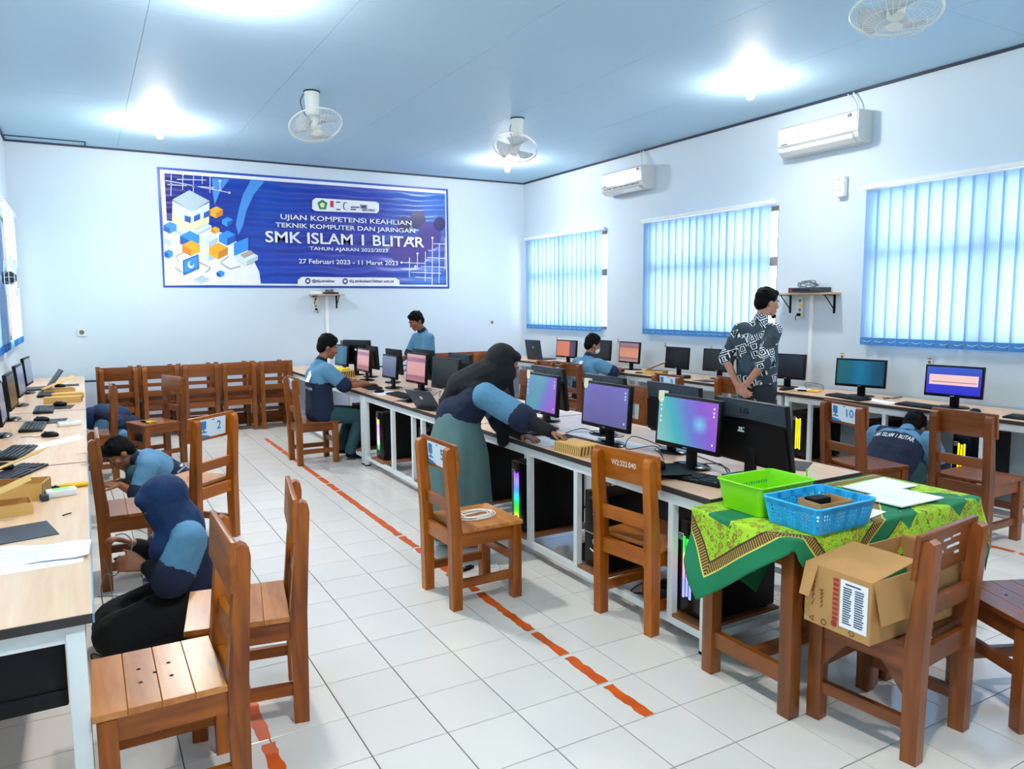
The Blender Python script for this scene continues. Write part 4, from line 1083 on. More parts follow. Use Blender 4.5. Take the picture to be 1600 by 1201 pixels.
# wall sockets
def socket(label, o, along, out, s=.085):
    t = thing('wall_socket', label, 'wall socket', o, 0, 'wall sockets'); a = Vector(along); n = Vector(out); z = Vector((0, 0, 1))
    B().prism([(-s / 2, -s / 2), (s / 2, -s / 2), (s / 2, s / 2), (-s / 2, s / 2)], (0, 0, 0), a, z, n * .012).obj('plate', 'cream_plastic', t)
    B().cyl(n * .012, n * .0135, s * .3, seg=16).obj('well', 'cable_grey', t)
    B().prism([(-s * .14, -s * .04), (-s * .06, -s * .04), (-s * .06, s * .04), (-s * .14, s * .04)], n * .0135, a, z, n * .001).prism([(s * .14, -s * .04), (s * .06, -s * .04), (s * .06, s * .04), (s * .14, s * .04)], n * .0135, a, z, n * .001).obj('pin_hole', 'rubber', t)
    return t
socket('cream wall socket at the left of the far wall', (-.02, YF, 1.30), (1, 0, 0), (0, -1, 0), .10)
socket('cream wall socket on the far wall right of the banner', (5.92, YF, 1.32), (1, 0, 0), (0, -1, 0), .09)
for k, (y, z, lab) in enumerate(((4.83, 1.085, 'above the dark teal monitor'), (3.94, 1.085, 'above the blue screen monitor'), (6.62, 1.072, 'left of the standing man'), (7.44, 1.073, 'behind the number 9 chair'), (8.43, 1.09, 'above the orange window monitor'), (10.0, 1.07, 'above the small orange page monitor'))):
    t = socket('small network outlet on the right wall ' + lab, (XR, y, z), (0, 1, 0), (-1, 0, 0), .05)
    B().box(-.014, -.0125, -.02, .02, .026, .034).obj('red_mark', 'carton_red', t)
for (x, z) in ((.74, 2.86), (.82, 2.12), (.92, 1.53), (-.35, 2.5)): pass

# ================================================================== BANNER
BXa, BXb, BZa, BZb = 0.96, 5.15, 1.877, 3.44
src = np.array([(45, 30), (1532, 152), (1543, 657), (90, 648)], float); dst = np.array([(BXa, BZb), (BXb, BZb), (BXb, BZa), (BXa, BZa)])
A_ = []; y_ = []
for (x, y), (u, v) in zip(src, dst):
    A_ += [[x, y, 1, 0, 0, 0, -u * x, -u * y], [0, 0, 0, x, y, 1, -v * x, -v * y]]; y_ += [u, v]
Hm = np.append(np.linalg.solve(np.array(A_), np.array(y_)), 1).reshape(3, 3)
def bp(x, y):
    q = Hm @ np.array([x, y, 1.0]); return q[0] / q[2] - BXa, q[1] / q[2] - BZa
ban = thing('banner', 'wide blue vinyl banner with white lettering on the far wall', 'banner', (BXa, YF, BZa))
t = NT('banner_print'); t.b.inputs['Roughness'].default_value = 0.28
sp = t.n('ShaderNodeSeparateXYZ'); tc = t.n('ShaderNodeTexCoord'); t.l(tc.outputs['Object'], sp.inputs[0])
nz = t.n('ShaderNodeTexNoise', i_Scale=1.4, i_Detail=3.0); t.l(tc.outputs['Object'], nz.inputs['Vector'])
g = t.math('ADD', t.math('MULTIPLY', sp.outputs[0], 1 / 4.19), t.math('MULTIPLY', t.math('SUBTRACT', nz.outputs[0], .5), .25))
c1 = t.ramp(g, [(0.0, rgba((44, 40, 120))), (.12, rgba((28, 50, 150))), (.3, rgba((24, 74, 176))), (.5, rgba((34, 62, 170))), (.72, rgba((60, 78, 178))), (.9, rgba((70, 120, 205))), (1, rgba((60, 110, 200)))])
v = t.math('MULTIPLY', sp.outputs[2], 1 / 1.56)
f2 = t.math('MULTIPLY', t.math('MAXIMUM', t.math('SUBTRACT', .75, t.math('ABSOLUTE', t.math('MULTIPLY', t.math('SUBTRACT', v, .42), 1.8))), 0.0), t.math('MULTIPLY', g, .9))
t.color(t.mix(f2, c1, rgba((74, 62, 150))))
wv = t.n('ShaderNodeTexWave', i_Scale=1.3, i_Distortion=3.5, i_Detail=2.0); wv.wave_type = 'RINGS'
t.l(t.coords('Object', (1, 1, 1.5)), wv.inputs['Vector']); t.bump(wv.outputs[0], .35, .05)
M['banner_print'] = t.m
plain('ban_blue', (24, 72, 176), .35); plain('ban_white', (232, 234, 240), .35); plain('ban_light', (70, 140, 215), .35); plain('ban_dark', (36, 36, 100), .35); plain('ban_purple', (70, 58, 140), .35)
plain('ban_yellow', (238, 168, 34), .35); plain('ban_orange', (206, 132, 30), .35); plain('ban_sky', (50, 140, 220), .35); plain('ban_deep', (20, 84, 170), .35); plain('ban_grey', (176, 196, 206), .35); plain('ban_pale', (214, 228, 232), .35); plain('ban_green', (20, 140, 76), .35); plain('ban_red', (204, 40, 60), .35); plain('ban_tan', (176, 160, 146), .35); plain('ban_cream', (226, 222, 176), .35)
LY = [0.0]
def bpoly(pts, mat, name='print', parent=ban, step=True, raw=False):
    if step: LY[0] += .00035
    d = .011 + LY[0]
    q = [bp(*p) for p in pts] if not raw else pts
    return B().add([(u, -d, v) for u, v in q], [tuple(range(len(q)))]).obj(name, mat, parent)
W_, H_ = BXb - BXa, BZb - BZa
B().box(0, W_, -.010, -.001, 0, H_).obj('vinyl_sheet', 'ban_blue', ban)
bpoly([(.035, .03), (W_ - .035, .03), (W_ - .035, H_ - .03), (.035, H_ - .03)], 'ban_white', 'white_border', raw=True)
bpoly([(.085, .055), (W_ - .05, .055), (W_ - .05, H_ - .075), (.085, H_ - .075)], 'banner_print', 'printed_field', raw=True)
LY[0] += .0004
bpoly([(600, 108), (545, 175), (508, 260), (492, 335), (470, 380), (455, 330), (470, 250), (490, 175), (530, 100)], 'ban_light', 'arc_print')
bpoly([(330, 90), (420, 96), (372, 160), (345, 230), (335, 160)], 'ban_light', 'arc_print')
for (x, y, r) in ((1310, 330, 34), (1380, 310, 40), (1440, 390, 60), (1300, 460, 60), (1490, 330, 30), (1380, 470, 55)):
    bpoly([(x + r * math.cos(a), y + r * 1.2 * math.sin(a)) for a in np.linspace(0, 2 * PI, 16, endpoint=False)], 'ban_purple' if r > 45 else 'ban_dark', 'crowd_print')
bpoly([(80, 305), (150, 312), (230, 330), (330, 348), (420, 385), (490, 440), (545, 505), (578, 570), (588, 636), (97, 640)], 'ban_white', 'cloud_print')
def line(p, q_, w, mat, name='circuit_print'):
    dx, dy = q_[0] - p[0], q_[1] - p[1]; L = math.hypot(dx, dy) or 1; nx, ny = -dy / L * w / 2, dx / L * w / 2
    bpoly([(p[0] + nx, p[1] + ny), (q_[0] + nx, q_[1] + ny), (q_[0] - nx, q_[1] - ny), (p[0] - nx, p[1] - ny)], mat, name, step=False)
LY[0] += .0006
for p in (((90, 100), (420, 165)), ((120, 70), (120, 180)), ((180, 70), (180, 150)), ((235, 75), (235, 170)), ((235, 130), (340, 140)), ((280, 78), (280, 120)), ((320, 80), (320, 165)), ((100, 122), (200, 128)), ((370, 108), (372, 152)), ((150, 95), (300, 100)),
          ((1300, 525), (1420, 530)), ((1340, 500), (1340, 600)), ((1380, 480), (1380, 560)), ((1420, 470), (1420, 620)), ((1455, 400), (1455, 640)), ((1490, 430), (1490, 630)), ((1520, 400), (1520, 560)), ((1350, 575), (1500, 580)), ((1400, 545), (1520, 550)), ((1430, 500), (1520, 505)), ((1460, 430), (1520, 432)), ((1370, 600), (1450, 604))): line(p[0], p[1], 3.2, 'ban_white')
for (x, y) in ((420, 165), (370, 105), (372, 152), (235, 130), (335, 140), (120, 122), (180, 70), (1300, 525), (1380, 480), (1455, 400), (1420, 565), (1370, 545)):
    bpoly([(x + 6 * math.cos(a), y + 6 * math.sin(a)) for a in np.linspace(0, 2 * PI, 10, endpoint=False)], 'ban_white', 'circuit_print', step=False)
def cube(x, y, s, mt, ml, mr, hgt=None):
    h_ = hgt or s
    LY[0] += .0005
    bpoly([(x, y - s * .5), (x + s, y), (x, y + s * .5), (x - s, y)], mt, 'cube_print', step=False)
    bpoly([(x - s, y), (x, y + s * .5), (x, y + s * .5 + h_), (x - s, y + h_)], ml, 'cube_print', step=False)
    bpoly([(x, y + s * .5), (x + s, y), (x + s, y + h_), (x, y + s * .5 + h_)], mr, 'cube_print', step=False)
cube(220, 335, 112, 'ban_pale', 'ban_grey', 'ban_grey', 14)
cube(118, 330, 34, 'ban_sky', 'ban_deep', 'ban_sky', 28); cube(124, 395, 36, 'ban_pale', 'ban_grey', 'ban_pale', 30); cube(220, 385, 50, 'ban_sky', 'ban_deep', 'ban_sky', 40)
cube(318, 395, 44, 'ban_pale', 'ban_pale', 'ban_grey', 40); cube(412, 380, 42, 'ban_sky', 'ban_sky', 'ban_deep', 36); cube(228, 432, 46, 'ban_yellow', 'ban_orange', 'ban_yellow', 34); cube(318, 462, 38, 'ban_pale', 'ban_pale', 'ban_grey', 36)
cube(368, 446, 48, 'ban_yellow', 'ban_yellow', 'ban_orange', 36); cube(354, 252, 34, 'ban_yellow', 'ban_yellow', 'ban_orange', 28); cube(412, 304, 28, 'ban_sky', 'ban_sky', 'ban_deep', 22); cube(350, 350, 22, 'ban_yellow', 'ban_orange', 'ban_yellow', 16); cube(113, 466, 22, 'ban_sky', 'ban_deep', 'ban_sky', 24); cube(380, 572, 20, 'ban_sky', 'ban_deep', 'ban_sky', 16); cube(285, 608, 40, 'ban_grey', 'ban_pale', 'ban_pale', 4)
# school building
LY[0] += .0006
bpoly([(128, 275), (230, 325), (230, 362), (128, 318)], 'ban_cream', 'building_print', step=False); bpoly([(230, 325), (318, 275), (318, 322), (230, 362)], 'ban_cream', 'building_print', step=False)
bpoly([(128, 205), (230, 262), (230, 325), (128, 275)], 'ban_pale', 'building_print', step=False); bpoly([(230, 262), (318, 215), (318, 275), (230, 325)], 'ban_pale', 'building_print', step=False)
LY[0] += .0004
bpoly([(214, 152), (320, 208), (230, 262), (128, 200)], 'ban_grey', 'building_print', step=False)
for (x, y) in ((192, 280), (240, 285), (290, 268)): bpoly([(x, y), (x + 32, y + (10 if x < 230 else -14)), (x + 32, y + (42 if x < 230 else 16)), (x, y + 30)], 'ban_deep', 'building_print', step=False)
# laptop and tablet
cube(514, 488, 56, 'ban_pale', 'ban_pale', 'ban_grey', 22)
LY[0] += .0004
bpoly([(446, 425), (518, 396), (520, 460), (448, 490)], 'ban_sky', 'laptop_print'); bpoly([(478, 484), (530, 460), (552, 478), (500, 502)], 'ban_tan', 'laptop_print')
bpoly([(186, 512), (266, 480), (270, 552), (190, 588)], 'ban_deep', 'tablet_print'); bpoly([(192, 516), (262, 488), (265, 548), (195, 580)], 'ban_sky', 'tablet_print')
bpoly([(228 + 16 * math.cos(a), 534 + 18 * math.sin(a)) for a in np.linspace(0, 2 * PI, 16, endpoint=False)], 'ban_white', 'tablet_print'); bpoly([(231 + 11 * math.cos(a), 529 + 12 * math.sin(a)) for a in np.linspace(0, 2 * PI, 16, endpoint=False)], 'ban_sky', 'tablet_print')
for p in (((150, 490), (190, 470)), ((150, 490), (165, 520)), ((145, 545), (180, 570)), ((270, 520), (330, 550)), ((330, 550), (300, 575)), ((380, 520), (420, 490)), ((380, 525), (430, 555)), ((430, 555), (480, 540))): line(p[0], p[1], 4, 'ban_tan', 'wire_print')
# logo pill, footer pill
bpoly([(860, 195), (1168, 216), (1182, 226), (1182, 262), (1172, 274), (860, 262), (843, 250), (843, 208)], 'ban_white', 'logo_panel')
bpoly([(795, 597), (1270, 603), (1288, 615), (1290, 644), (772, 643), (775, 612)], 'ban_white', 'footer_panel')
bpoly([(894, 203), (921, 220), (913, 254), (880, 253), (868, 219)], 'ban_green', 'emblem'); bpoly([(894, 218), (906, 226), (902, 244), (887, 243), (882, 226)], 'ban_cream', 'emblem')
bpoly([(934, 209), (952, 210), (952, 243), (934, 242)], 'ban_red', 'emblem')
bpoly([(1012 + 13 * math.cos(a), 237 + 20 * math.sin(a)) for a in np.linspace(0, 2 * PI, 16, endpoint=False)], 'ban_dark', 'emblem'); bpoly([(1015 + 11 * math.cos(a), 238 + 17 * math.sin(a)) for a in np.linspace(0, 2 * PI, 16, endpoint=False)], 'ban_white', 'emblem')
for (x, y) in ((825, 618), (1014, 620)):
    bpoly([(x + 14 * math.cos(a), y + 16 * math.sin(a)) for a in np.linspace(0, 2 * PI, 14, endpoint=False)], 'ban_purple', 'emblem'); bpoly([(x - 6, y - 6), (x + 6, y - 6), (x + 6, y + 6), (x - 6, y + 6)], 'ban_white', 'emblem')
LY[0] += .0006
def btext(s, xl, xr, yt, yb, mat='ban_white', bold=.012):
    """yt,yb: (left,right) top and bottom of the line in the print plan"""
    a = bp(xl, yt[0]); c = bp(xr, yt[1]); d = bp(xl, yb[0]); e = bp(xr, yb[1])
    w = (c[0] + e[0] - a[0] - d[0]) / 2; h = (a[1] + c[1] - d[1] - e[1]) / 2
    cx = (a[0] + c[0] + d[0] + e[0]) / 4; cz = (a[1] + c[1] + d[1] + e[1]) / 4
    o = text_obj(s, w, h, mat, ban, frame((cx, -.0115 - LY[0], cz), (1, 0, 0), (0, 0, 1)), 'lettering', bold=bold); o['label'] = 'lettering ' + s[:40]
btext('UJIAN KOMPETENSI KEAHLIAN', 682, 1347, (279, 312), (313, 341), bold=.014)
btext('TEKNIK KOMPUTER DAN JARINGAN', 657, 1365, (321, 352), (353, 380), bold=.014)
btext('SMK ISLAM 1 BLITAR', 606, 1412, (366, 393), (424, 447), bold=.016)
btext('TAHUN AJARAN 2022/2023', 832, 1228, (443, 456), (467, 478), bold=.012)
btext('27 Februari 2023 - 11 Maret 2023', 778, 1280, (506, 517), (531, 538), bold=.012)
btext('@tkj.smekisa', 846, 960, (609, 611), (628, 630), 'ban_dark', .02)
btext('tkj.smkislam1blitar.sch.id', 1034, 1258, (611, 613), (630, 632), 'ban_dark', .02)
btext('SMK', 1086, 1126, (230, 232), (250, 252), 'ban_dark', .03)
btext('BISA-HEBAT', 1098, 1164, (251, 254), (263, 266), 'ban_dark', .02)
for (x0, x1, y) in ((964, 984, 217), (966, 986, 254), (1038, 1082, 243), (1038, 1066, 254)): bpoly([(x0, y - 3), (x1, y - 2), (x1, y + 4), (x0, y + 3)], 'ban_dark', 'emblem', step=False)
# ================================================================== BATIK TABLE AND WHAT LIES ON IT
TX0, TX1, TY0, TY1, TZ = 2.275, 3.50, 1.855, 2.375, 0.735
def school_desk(label, x0, x1):
    t = thing('school_desk', label, 'table', ((x0 + x1) / 2, (TY0 + TY1) / 2, 0), 0, 'wooden desks under the batik cloth')
    w, d = (x1 - x0) / 2, (TY1 - TY0) / 2; th = .06
    B().cbox((0, 0, TZ - .012), (2 * w, 2 * d, .024), bev=.003).obj('tabletop', 'red_x', t, 30)
    for sx in (-1, 1):
        for sy in (-1, 1): B().cbox((sx * (w - .05), sy * (d - .05), (TZ - .024) / 2), (th, th, TZ - .024), bev=.004).obj('leg', 'brown_z', t, 30)
        B().cbox((sx * (w - .05), 0, .16), (.03, 2 * d - .1 - th, .07)).obj('stretcher', 'brown_y', t)
        B().cbox((sx * (w - .05), 0, TZ - .08), (.03, 2 * d - .1 - th, .10)).obj('apron', 'brown_y', t)
    B().cbox((0, 0, .16), (2 * w - .1 - .03, .03, .05)).obj('stretcher', 'brown_x', t)
    B().cbox((0, d - .05, TZ - .08), (2 * w - .1 - th, .03, .10)).obj('apron', 'brown_x', t)
    return t
school_desk('wooden school desk under the left half of the batik cloth', TX0 + .01, 2.885)
school_desk('wooden school desk under the right half of the batik cloth', 2.893, TX1 - .005)
# cloth
t = NT('batik'); t.b.inputs['Roughness'].default_value = 0.75
at = t.n('ShaderNodeAttribute'); at.attribute_name = 'edge'; e_ = at.outputs['Fac']
al = t.n('ShaderNodeAttribute'); al.attribute_name = 'along'; a_ = al.outputs['Fac']
uvn = t.n('ShaderNodeUVMap'); uv_ = uvn.outputs[0]
GREEN, LIME, BROWN, GOLD = rgba((0, 118, 74)), rgba((150, 205, 24)), rgba((74, 44, 26)), rgba((196, 160, 40))
# lime field with gold flowers and dark sprigs
v1 = t.n('ShaderNodeTexVoronoi', i_Scale=24.0); t.l(uv_, v1.inputs['Vector'])
n1 = t.n('ShaderNodeTexNoise', i_Scale=38.0, i_Detail=3.0, i_Distortion=1.2); t.l(uv_, n1.inputs['Vector'])
fl_m = t.math('LESS_THAN', t.math('ADD', v1.outputs['Distance'], t.math('MULTIPLY', t.math('SUBTRACT', n1.outputs[0], .5), .55)), .30)
ring = t.math('LESS_THAN', t.math('ABSOLUTE', t.math('SUBTRACT', t.math('ADD', v1.outputs['Distance'], t.math('MULTIPLY', t.math('SUBTRACT', n1.outputs[0], .5), .55)), .32)), .05)
n2 = t.n('ShaderNodeTexNoise', i_Scale=5.0, i_Detail=2.0); t.l(uv_, n2.inputs['Vector'])
lime = t.mix(n2.outputs[0], rgba((120, 190, 10)), rgba((190, 222, 50)))
field = t.mix(t.math('MULTIPLY', fl_m, .8), lime, GOLD); field = t.mix(t.math('MULTIPLY', ring, .75), field, rgba((104, 92, 20)))
# green centre with pale spots
v2 = t.n('ShaderNodeTexVoronoi', i_Scale=13.0); t.l(uv_, v2.inputs['Vector'])
spot = t.math('LESS_THAN', t.math('ADD', v2.outputs['Distance'], t.math('MULTIPLY', t.math('SUBTRACT', n1.outputs[0], .5), .4)), .17)
centre = t.mix(t.math('MULTIPLY', spot, .8), GREEN, rgba((180, 178, 90)))
zz = t.math('PINGPONG', a_, .19); bound = t.math('ADD', .20, t.math('MULTIPLY', zz, .9))
bound = t.math('ADD', bound, t.math('MULTIPLY', t.math('SUBTRACT', n2.outputs[0], .5), .06))
n4 = t.n('ShaderNodeTexNoise', i_Scale=34.0, i_Detail=2.0, i_Distortion=2.2); t.l(uv_, n4.inputs['Vector'])
sprig = t.math('LESS_THAN', t.math('ABSOLUTE', t.math('SUBTRACT', n4.outputs[0], .5)), .022)
n6 = t.n('ShaderNodeTexNoise', i_Scale=7.0, i_Detail=1.0); t.l(uv_, n6.inputs['Vector'])
field = t.mix(t.math('MULTIPLY', sprig, t.math('GREATER_THAN', n6.outputs[0], .47)), field, rgba((92, 84, 20)))
base = t.mix(t.math('GREATER_THAN', e_, bound), field, centre)
# brown lace band
saw = t.math('LESS_THAN', t.math('FRACT', t.math('MULTIPLY', a_, 85.0)), .45)
tooth = t.math('LESS_THAN', t.math('ABSOLUTE', t.math('SUBTRACT', e_, .094)), .018)
lace = t.mix(t.math('MULTIPLY', saw, t.math('MULTIPLY', tooth, .8)), BROWN, rgba((190, 160, 70)))
inb = t.math('LESS_THAN', e_, .120)
base = t.mix(inb, base, lace)
thin = t.math('LESS_THAN', e_, .076); base = t.mix(thin, base, rgba((214, 200, 90)))
plain_b = t.math('LESS_THAN', e_, .070); base = t.mix(plain_b, base, GREEN)
t.color(base); M['batik'] = t.m
def drape(label, T0, e1, e2, L1, L2, zoff, amp=1.0):
    """rectangular cloth with corner T0 and edge directions e1, e2 (flat coordinates), folded down over the table edges"""
    T0, e1, e2 = Vector(T0), Vector(e1).normalized(), Vector(e2).normalized(); n1, n2 = int(L1 / .0115), int(L2 / .0115)
    vs = []; ed = []; alg = []; uvs = []
    for j in range(n2 + 1):
        for i in range(n1 + 1):
            s, q = L1 * i / n1, L2 * j / n2; p = T0 + e1 * s + e2 * q; u, v = p.x, p.y
            cu, cv = min(max(u, TX0), TX1), min(max(v, TY0), TY1); a, c = u - cu, v - cv; h = math.hypot(a, c); z = TZ + zoff
            if h > 1e-6:
                dx, dy = a / h, c / h; k = .012 + zoff + amp * (.14 * h * (1 + .6 * math.sin(11 * (u - v))) + .05 * math.sin(17 * u + 5 * v) * h)
                if dy > .3: k = min(k, .012 + zoff)
                x, y = cu + dx * k, cv + dy * k; z -= max(0, h - .010)
            else: x, y = u, v; z += .0012 * math.sin(23 * u) * math.sin(31 * v)
            vs.append((x, y, z)); d1, d2 = min(s, L1 - s), min(q, L2 - q); ed.append(min(d1, d2)); alg.append(s + .09 if d2 < d1 else q + .09); uvs.append((u, v))
    fs = [(j * (n1 + 1) + i, j * (n1 + 1) + i + 1, (j + 1) * (n1 + 1) + i + 1, (j + 1) * (n1 + 1) + i) for j in range(n2) for i in range(n1)]
    me = bpy.data.meshes.new('batik_cloth'); me.from_pydata(vs, [], fs); smooth_mesh(me, 180)
    me.attributes.new('edge', 'FLOAT', 'POINT').data.foreach_set('value', ed); me.attributes.new('along', 'FLOAT', 'POINT').data.foreach_set('value', alg)
    uvl = me.uv_layers.new(name='UVMap'); arr = np.array(uvs)[np.array([lp.vertex_index for lp in me.loops])]; uvl.data.foreach_set('uv', arr.ravel())
    cl = new_obj('batik_tablecloth', me, 'batik'); m = cl.modifiers.new('thickness', 'SOLIDIFY'); m.thickness = .0012; m.offset = 1
    return tag(cl, label, 'tablecloth', 'batik cloths')
drape('batik tablecloth hanging in a long point over the left end of the front table', (1.90, 2.27, 0), (.6, -.8, 0), (.8, .6, 0), .95, .98, .0055)
drape('batik tablecloth covering the right end of the front table', (2.66, 1.58, 0), (1, .0, 0), (0, 1, 0), 1.06, .86, .0022)
CZ = TZ + .0095
# baskets
plain('basket_green', (128, 216, 8), 0.35, var=.04); plain('basket_blue', (36, 176, 236), 0.35, var=.04)
def basket(label, cx, cy, rz, w, d, h, mat, holes, taper=.88):
    t = thing('plastic_basket', label, 'basket', (cx, cy, CZ), R(rz), 'plastic baskets on the batik table')
    tk = .0035
    def ring(z, off=0.0):
        s = taper + (1 - taper) * z / h; a, c = w / 2 * s - off, d / 2 * s - off; r = .025
        pts = []
        for (sx, sy, a0) in ((1, 1, 0), (-1, 1, 90), (-1, -1, 180), (1, -1, 270)):
            for k in range(5):
                an = R(a0 + 22.5 * k); pts.append(Vector((sx * (a - r) + r * math.cos(an), sy * (c - r) + r * math.sin(an), z)))
        return pts
    # floor
    b = B(); p = ring(0); b.add([v for v in p] + [v + Vector((0, 0, .003)) for v in p], [tuple(range(20)), tuple(range(39, 19, -1))] + [(i, (i + 1) % 20, 20 + (i + 1) % 20, 20 + i) for i in range(20)]); b.obj('floor', mat, t)
    if not holes:
        b = B(); A = ring(0); Bq = ring(h); C = ring(h, tk); D = ring(.003, tk); n = 20
        b.add(A + Bq + C + D, [(i, (i + 1) % n, n + (i + 1) % n, n + i) for i in range(n)] + [(n + i, n + (i + 1) % n, 2 * n + (i + 1) % n, 2 * n + i) for i in range(n)] + [(2 * n + i, 2 * n + (i + 1) % n, 3 * n + (i + 1) % n, 3 * n + i) for i in range(n)]); b.obj('wall', mat, t, 40)
        # slots low in the far walls
        sb = B()
        for k in range(18):
            x = -w / 2 * .8 + w * .8 * k / 17; sb.cbox((x, d / 2 * .955 - .004, h * .62), (.006, .003, .012))
        sb.obj('slot', 'green_cord', t)
    else:
        # lattice wall: horizontal bands and vertical bars leave open holes
        b = B(); n = 20; zs = [0, .012]
        rows = 5; gap = (h - .03) / rows
        bands = [(0, .014)] + [(.010 + gap * k + gap * .62, .010 + gap * (k + 1)) for k in range(rows)] + [(h - .020, h)]
        for (z0, z1) in bands:
            A, Bq, C, D = ring(z0), ring(z1), ring(z1, tk), ring(z0, tk)
            b.add(A + Bq + C + D, [(i, (i + 1) % n, n + (i + 1) % n, n + i) for i in range(n)] + [(n + i, n + (i + 1) % n, 2 * n + (i + 1) % n, 2 * n + i) for i in range(n)] + [(2 * n + i, 2 * n + (i + 1) % n, 3 * n + (i + 1) % n, 3 * n + i) for i in range(n)] + [(3 * n + i, 3 * n + (i + 1) % n, (i + 1) % n, i) for i in range(n)])
        b.obj('wall_band', mat, t)
        b = B()
        for (sx, sy, L, nb) in ((0, -1, w, 20), (0, 1, w, 20), (-1, 0, d, 15), (1, 0, d, 15)):
            for k in range(nb + 1):
                f = -1 + 2 * k / nb; wd = .005 if k % 5 else .02
                def pt(z, f=f, sx=sx, sy=sy):
                    s = taper + (1 - taper) * z / h
                    return Vector((f * (w / 2 - .02) * s if sx == 0 else sx * (w / 2 * s - tk / 2), f * (d / 2 - .02) * s if sy == 0 else sy * (d / 2 * s - tk / 2), z))
                a, c = pt(0), pt(h); e1 = Vector((wd / 2, 0, 0)) if sx == 0 else Vector((0, wd / 2, 0)); nn = Vector((0, tk / 2, 0)) if sx == 0 else Vector((tk / 2, 0, 0))
                b.add([a - e1 - nn, a + e1 - nn, a + e1 + nn, a - e1 + nn, c - e1 - nn, c + e1 - nn, c + e1 + nn, c - e1 + nn], [(0, 1, 2, 3), (4, 7, 6, 5), (0, 4, 5, 1), (1, 5, 6, 2), (2, 6, 7, 3), (3, 7, 4, 0)])
        b.obj('wall_bar', mat, t)
    B().tube(ring(h, -.002), .005, 6, closed=True).obj('rim', mat, t, 60)
    return t
basket('lime green plastic basket on the batik table', 2.525, 2.215, 0, .335, .25, .125, 'basket_green', False)
basket('blue perforated plastic basket with a small carton inside', 2.525, 1.945, 0, .35, .27, .105, 'basket_blue', True)
# small carton inside the blue basket
def open_box(b, x0, x1, y0, y1, z0, z1, tk=.004):
    b.box(x0, x1, y0, y1, z0, z0 + tk)
    b.box(x0, x1, y0, y0 + tk, z0 + tk, z1); b.box(x0, x1, y1 - tk, y1, z0 + tk, z1); b.box(x0, x0 + tk, y0 + tk, y1 - tk, z0 + tk, z1); b.box(x1 - tk, x1, y0 + tk, y1 - tk, z0 + tk, z1)
t = thing('small_carton', 'small open brown carton inside the blue basket', 'carton', (2.565, 1.945, CZ + .004), R(-6))
b = B(); open_box(b, -.085, .085, -.06, .06, 0, .088); b.obj('body', 'cardboard', t)
B().box(-.06, .03, .0, .05, .0045, .092).obj('contents', 'rubber', t)
t = B().ellipsoid((0, 0, .03), (.055, .03, .028), seg=10, rings=6); t.v = [(v[0] + .006 * random.random(), v[1] + .006 * random.random(), max(0, v[2] + .008 * random.random())) for v in t.v]
q = t.obj('plastic_bag', 'white_plastic'); place(q, (2.45, 1.865, CZ + .005), .6); tag(q, 'crumpled clear plastic bag in the blue basket', 'plastic bag')
# papers
def sheet(label, pts, z, mat='paper', group=None, lines=None, cat='paper', name='paper_sheet', curl=0.0, th=.0012):
    """quad of paper from four (x,y) corners, slightly curved"""
    P4 = [Vector((p[0], p[1], 0)) for p in pts]; c = sum(P4, Vector()) / 4
    t = thing(name, label, cat, (c.x, c.y, z), 0, group)
    n = 8; vs = []
    for k in range(2):
        for j in range(n + 1):
            for i in range(n + 1):
                u, v = i / n, j / n
                p = (P4[0] * (1 - u) + P4[1] * u) * (1 - v) + (P4[3] * (1 - u) + P4[2] * u) * v - c
                vs.append((p.x, p.y, th * k + .0003 + curl * ((u - .5) ** 2 * 2 + .6 * math.sin(7 * u + 2 * v) ** 2 * .5)))
    m = (n + 1) ** 2; fs = []
    for j in range(n):
        for i in range(n):
            a = j * (n + 1) + i; fs += [(a, a + n + 1, a + n + 2, a + 1), (m + a, m + a + 1, m + a + n + 2, m + a + n + 1)]
    rim = [i for i in range(n + 1)] + [j * (n + 1) + n for j in range(1, n + 1)] + [n * (n + 1) + i for i in range(n - 1, -1, -1)] + [j * (n + 1) for j in range(n - 1, 0, -1)]
    for k in range(len(rim)): a, bb = rim[k], rim[(k + 1) % len(rim)]; fs.append((a, bb, m + bb, m + a))
    B().add(vs, fs).obj('leaf', mat, t)
    if lines:
        b = B()
        for k in range(lines):
            v = .1 + .8 * k / (lines - 1)
            for (u0, u1) in ((.1, random.uniform(.6, .9)),):
                q = []
                for (u, vv) in ((u0, v), (u1, v), (u1, v + .012), (u0, v + .012)):
                    p = (P4[0] * (1 - u) + P4[1] * u) * (1 - vv) + (P4[3] * (1 - u) + P4[2] * u) * vv - c
                    q.append((p.x, p.y, th + .0009 + curl * ((u - .5) ** 2 * 2 + .6 * math.sin(7 * u + 2 * vv) ** 2 * .5)))
                b.add(q, [(0, 1, 2, 3)])
        b.obj('printed_line', 'ink_faint', t)
    return t
sheet('white sheet at the back of the batik table', [(3.11, 2.10), (3.44, 2.10), (3.45, 2.29), (3.11, 2.27)], CZ, th=.004)
sheet('stack of white sheets at the front of the batik table', [(3.0, 1.895), (3.30, 1.89), (3.29, 2.11), (2.99, 2.09)], CZ + .0045, th=.006)
sheet('small white note beside the blue basket', [(2.74, 1.87), (2.90, 1.90), (2.88, 2.03), (2.73, 2.0)], CZ)
sheet('yellow printed leaflet beside the white sheets', [(2.90, 2.10), (3.08, 2.12), (3.07, 2.20), (2.89, 2.19)], CZ, 'yellow_light')
q = B().tube(curve_pts([(0, 0, .004), (.06, .03, .02), (.14, .05, .015)], 5), .0025, 6).obj('pen', 'white_plastic'); place(q, (2.86, 1.97, CZ + .001), 0); tag(q, 'white wire lying on the small note', 'wire')
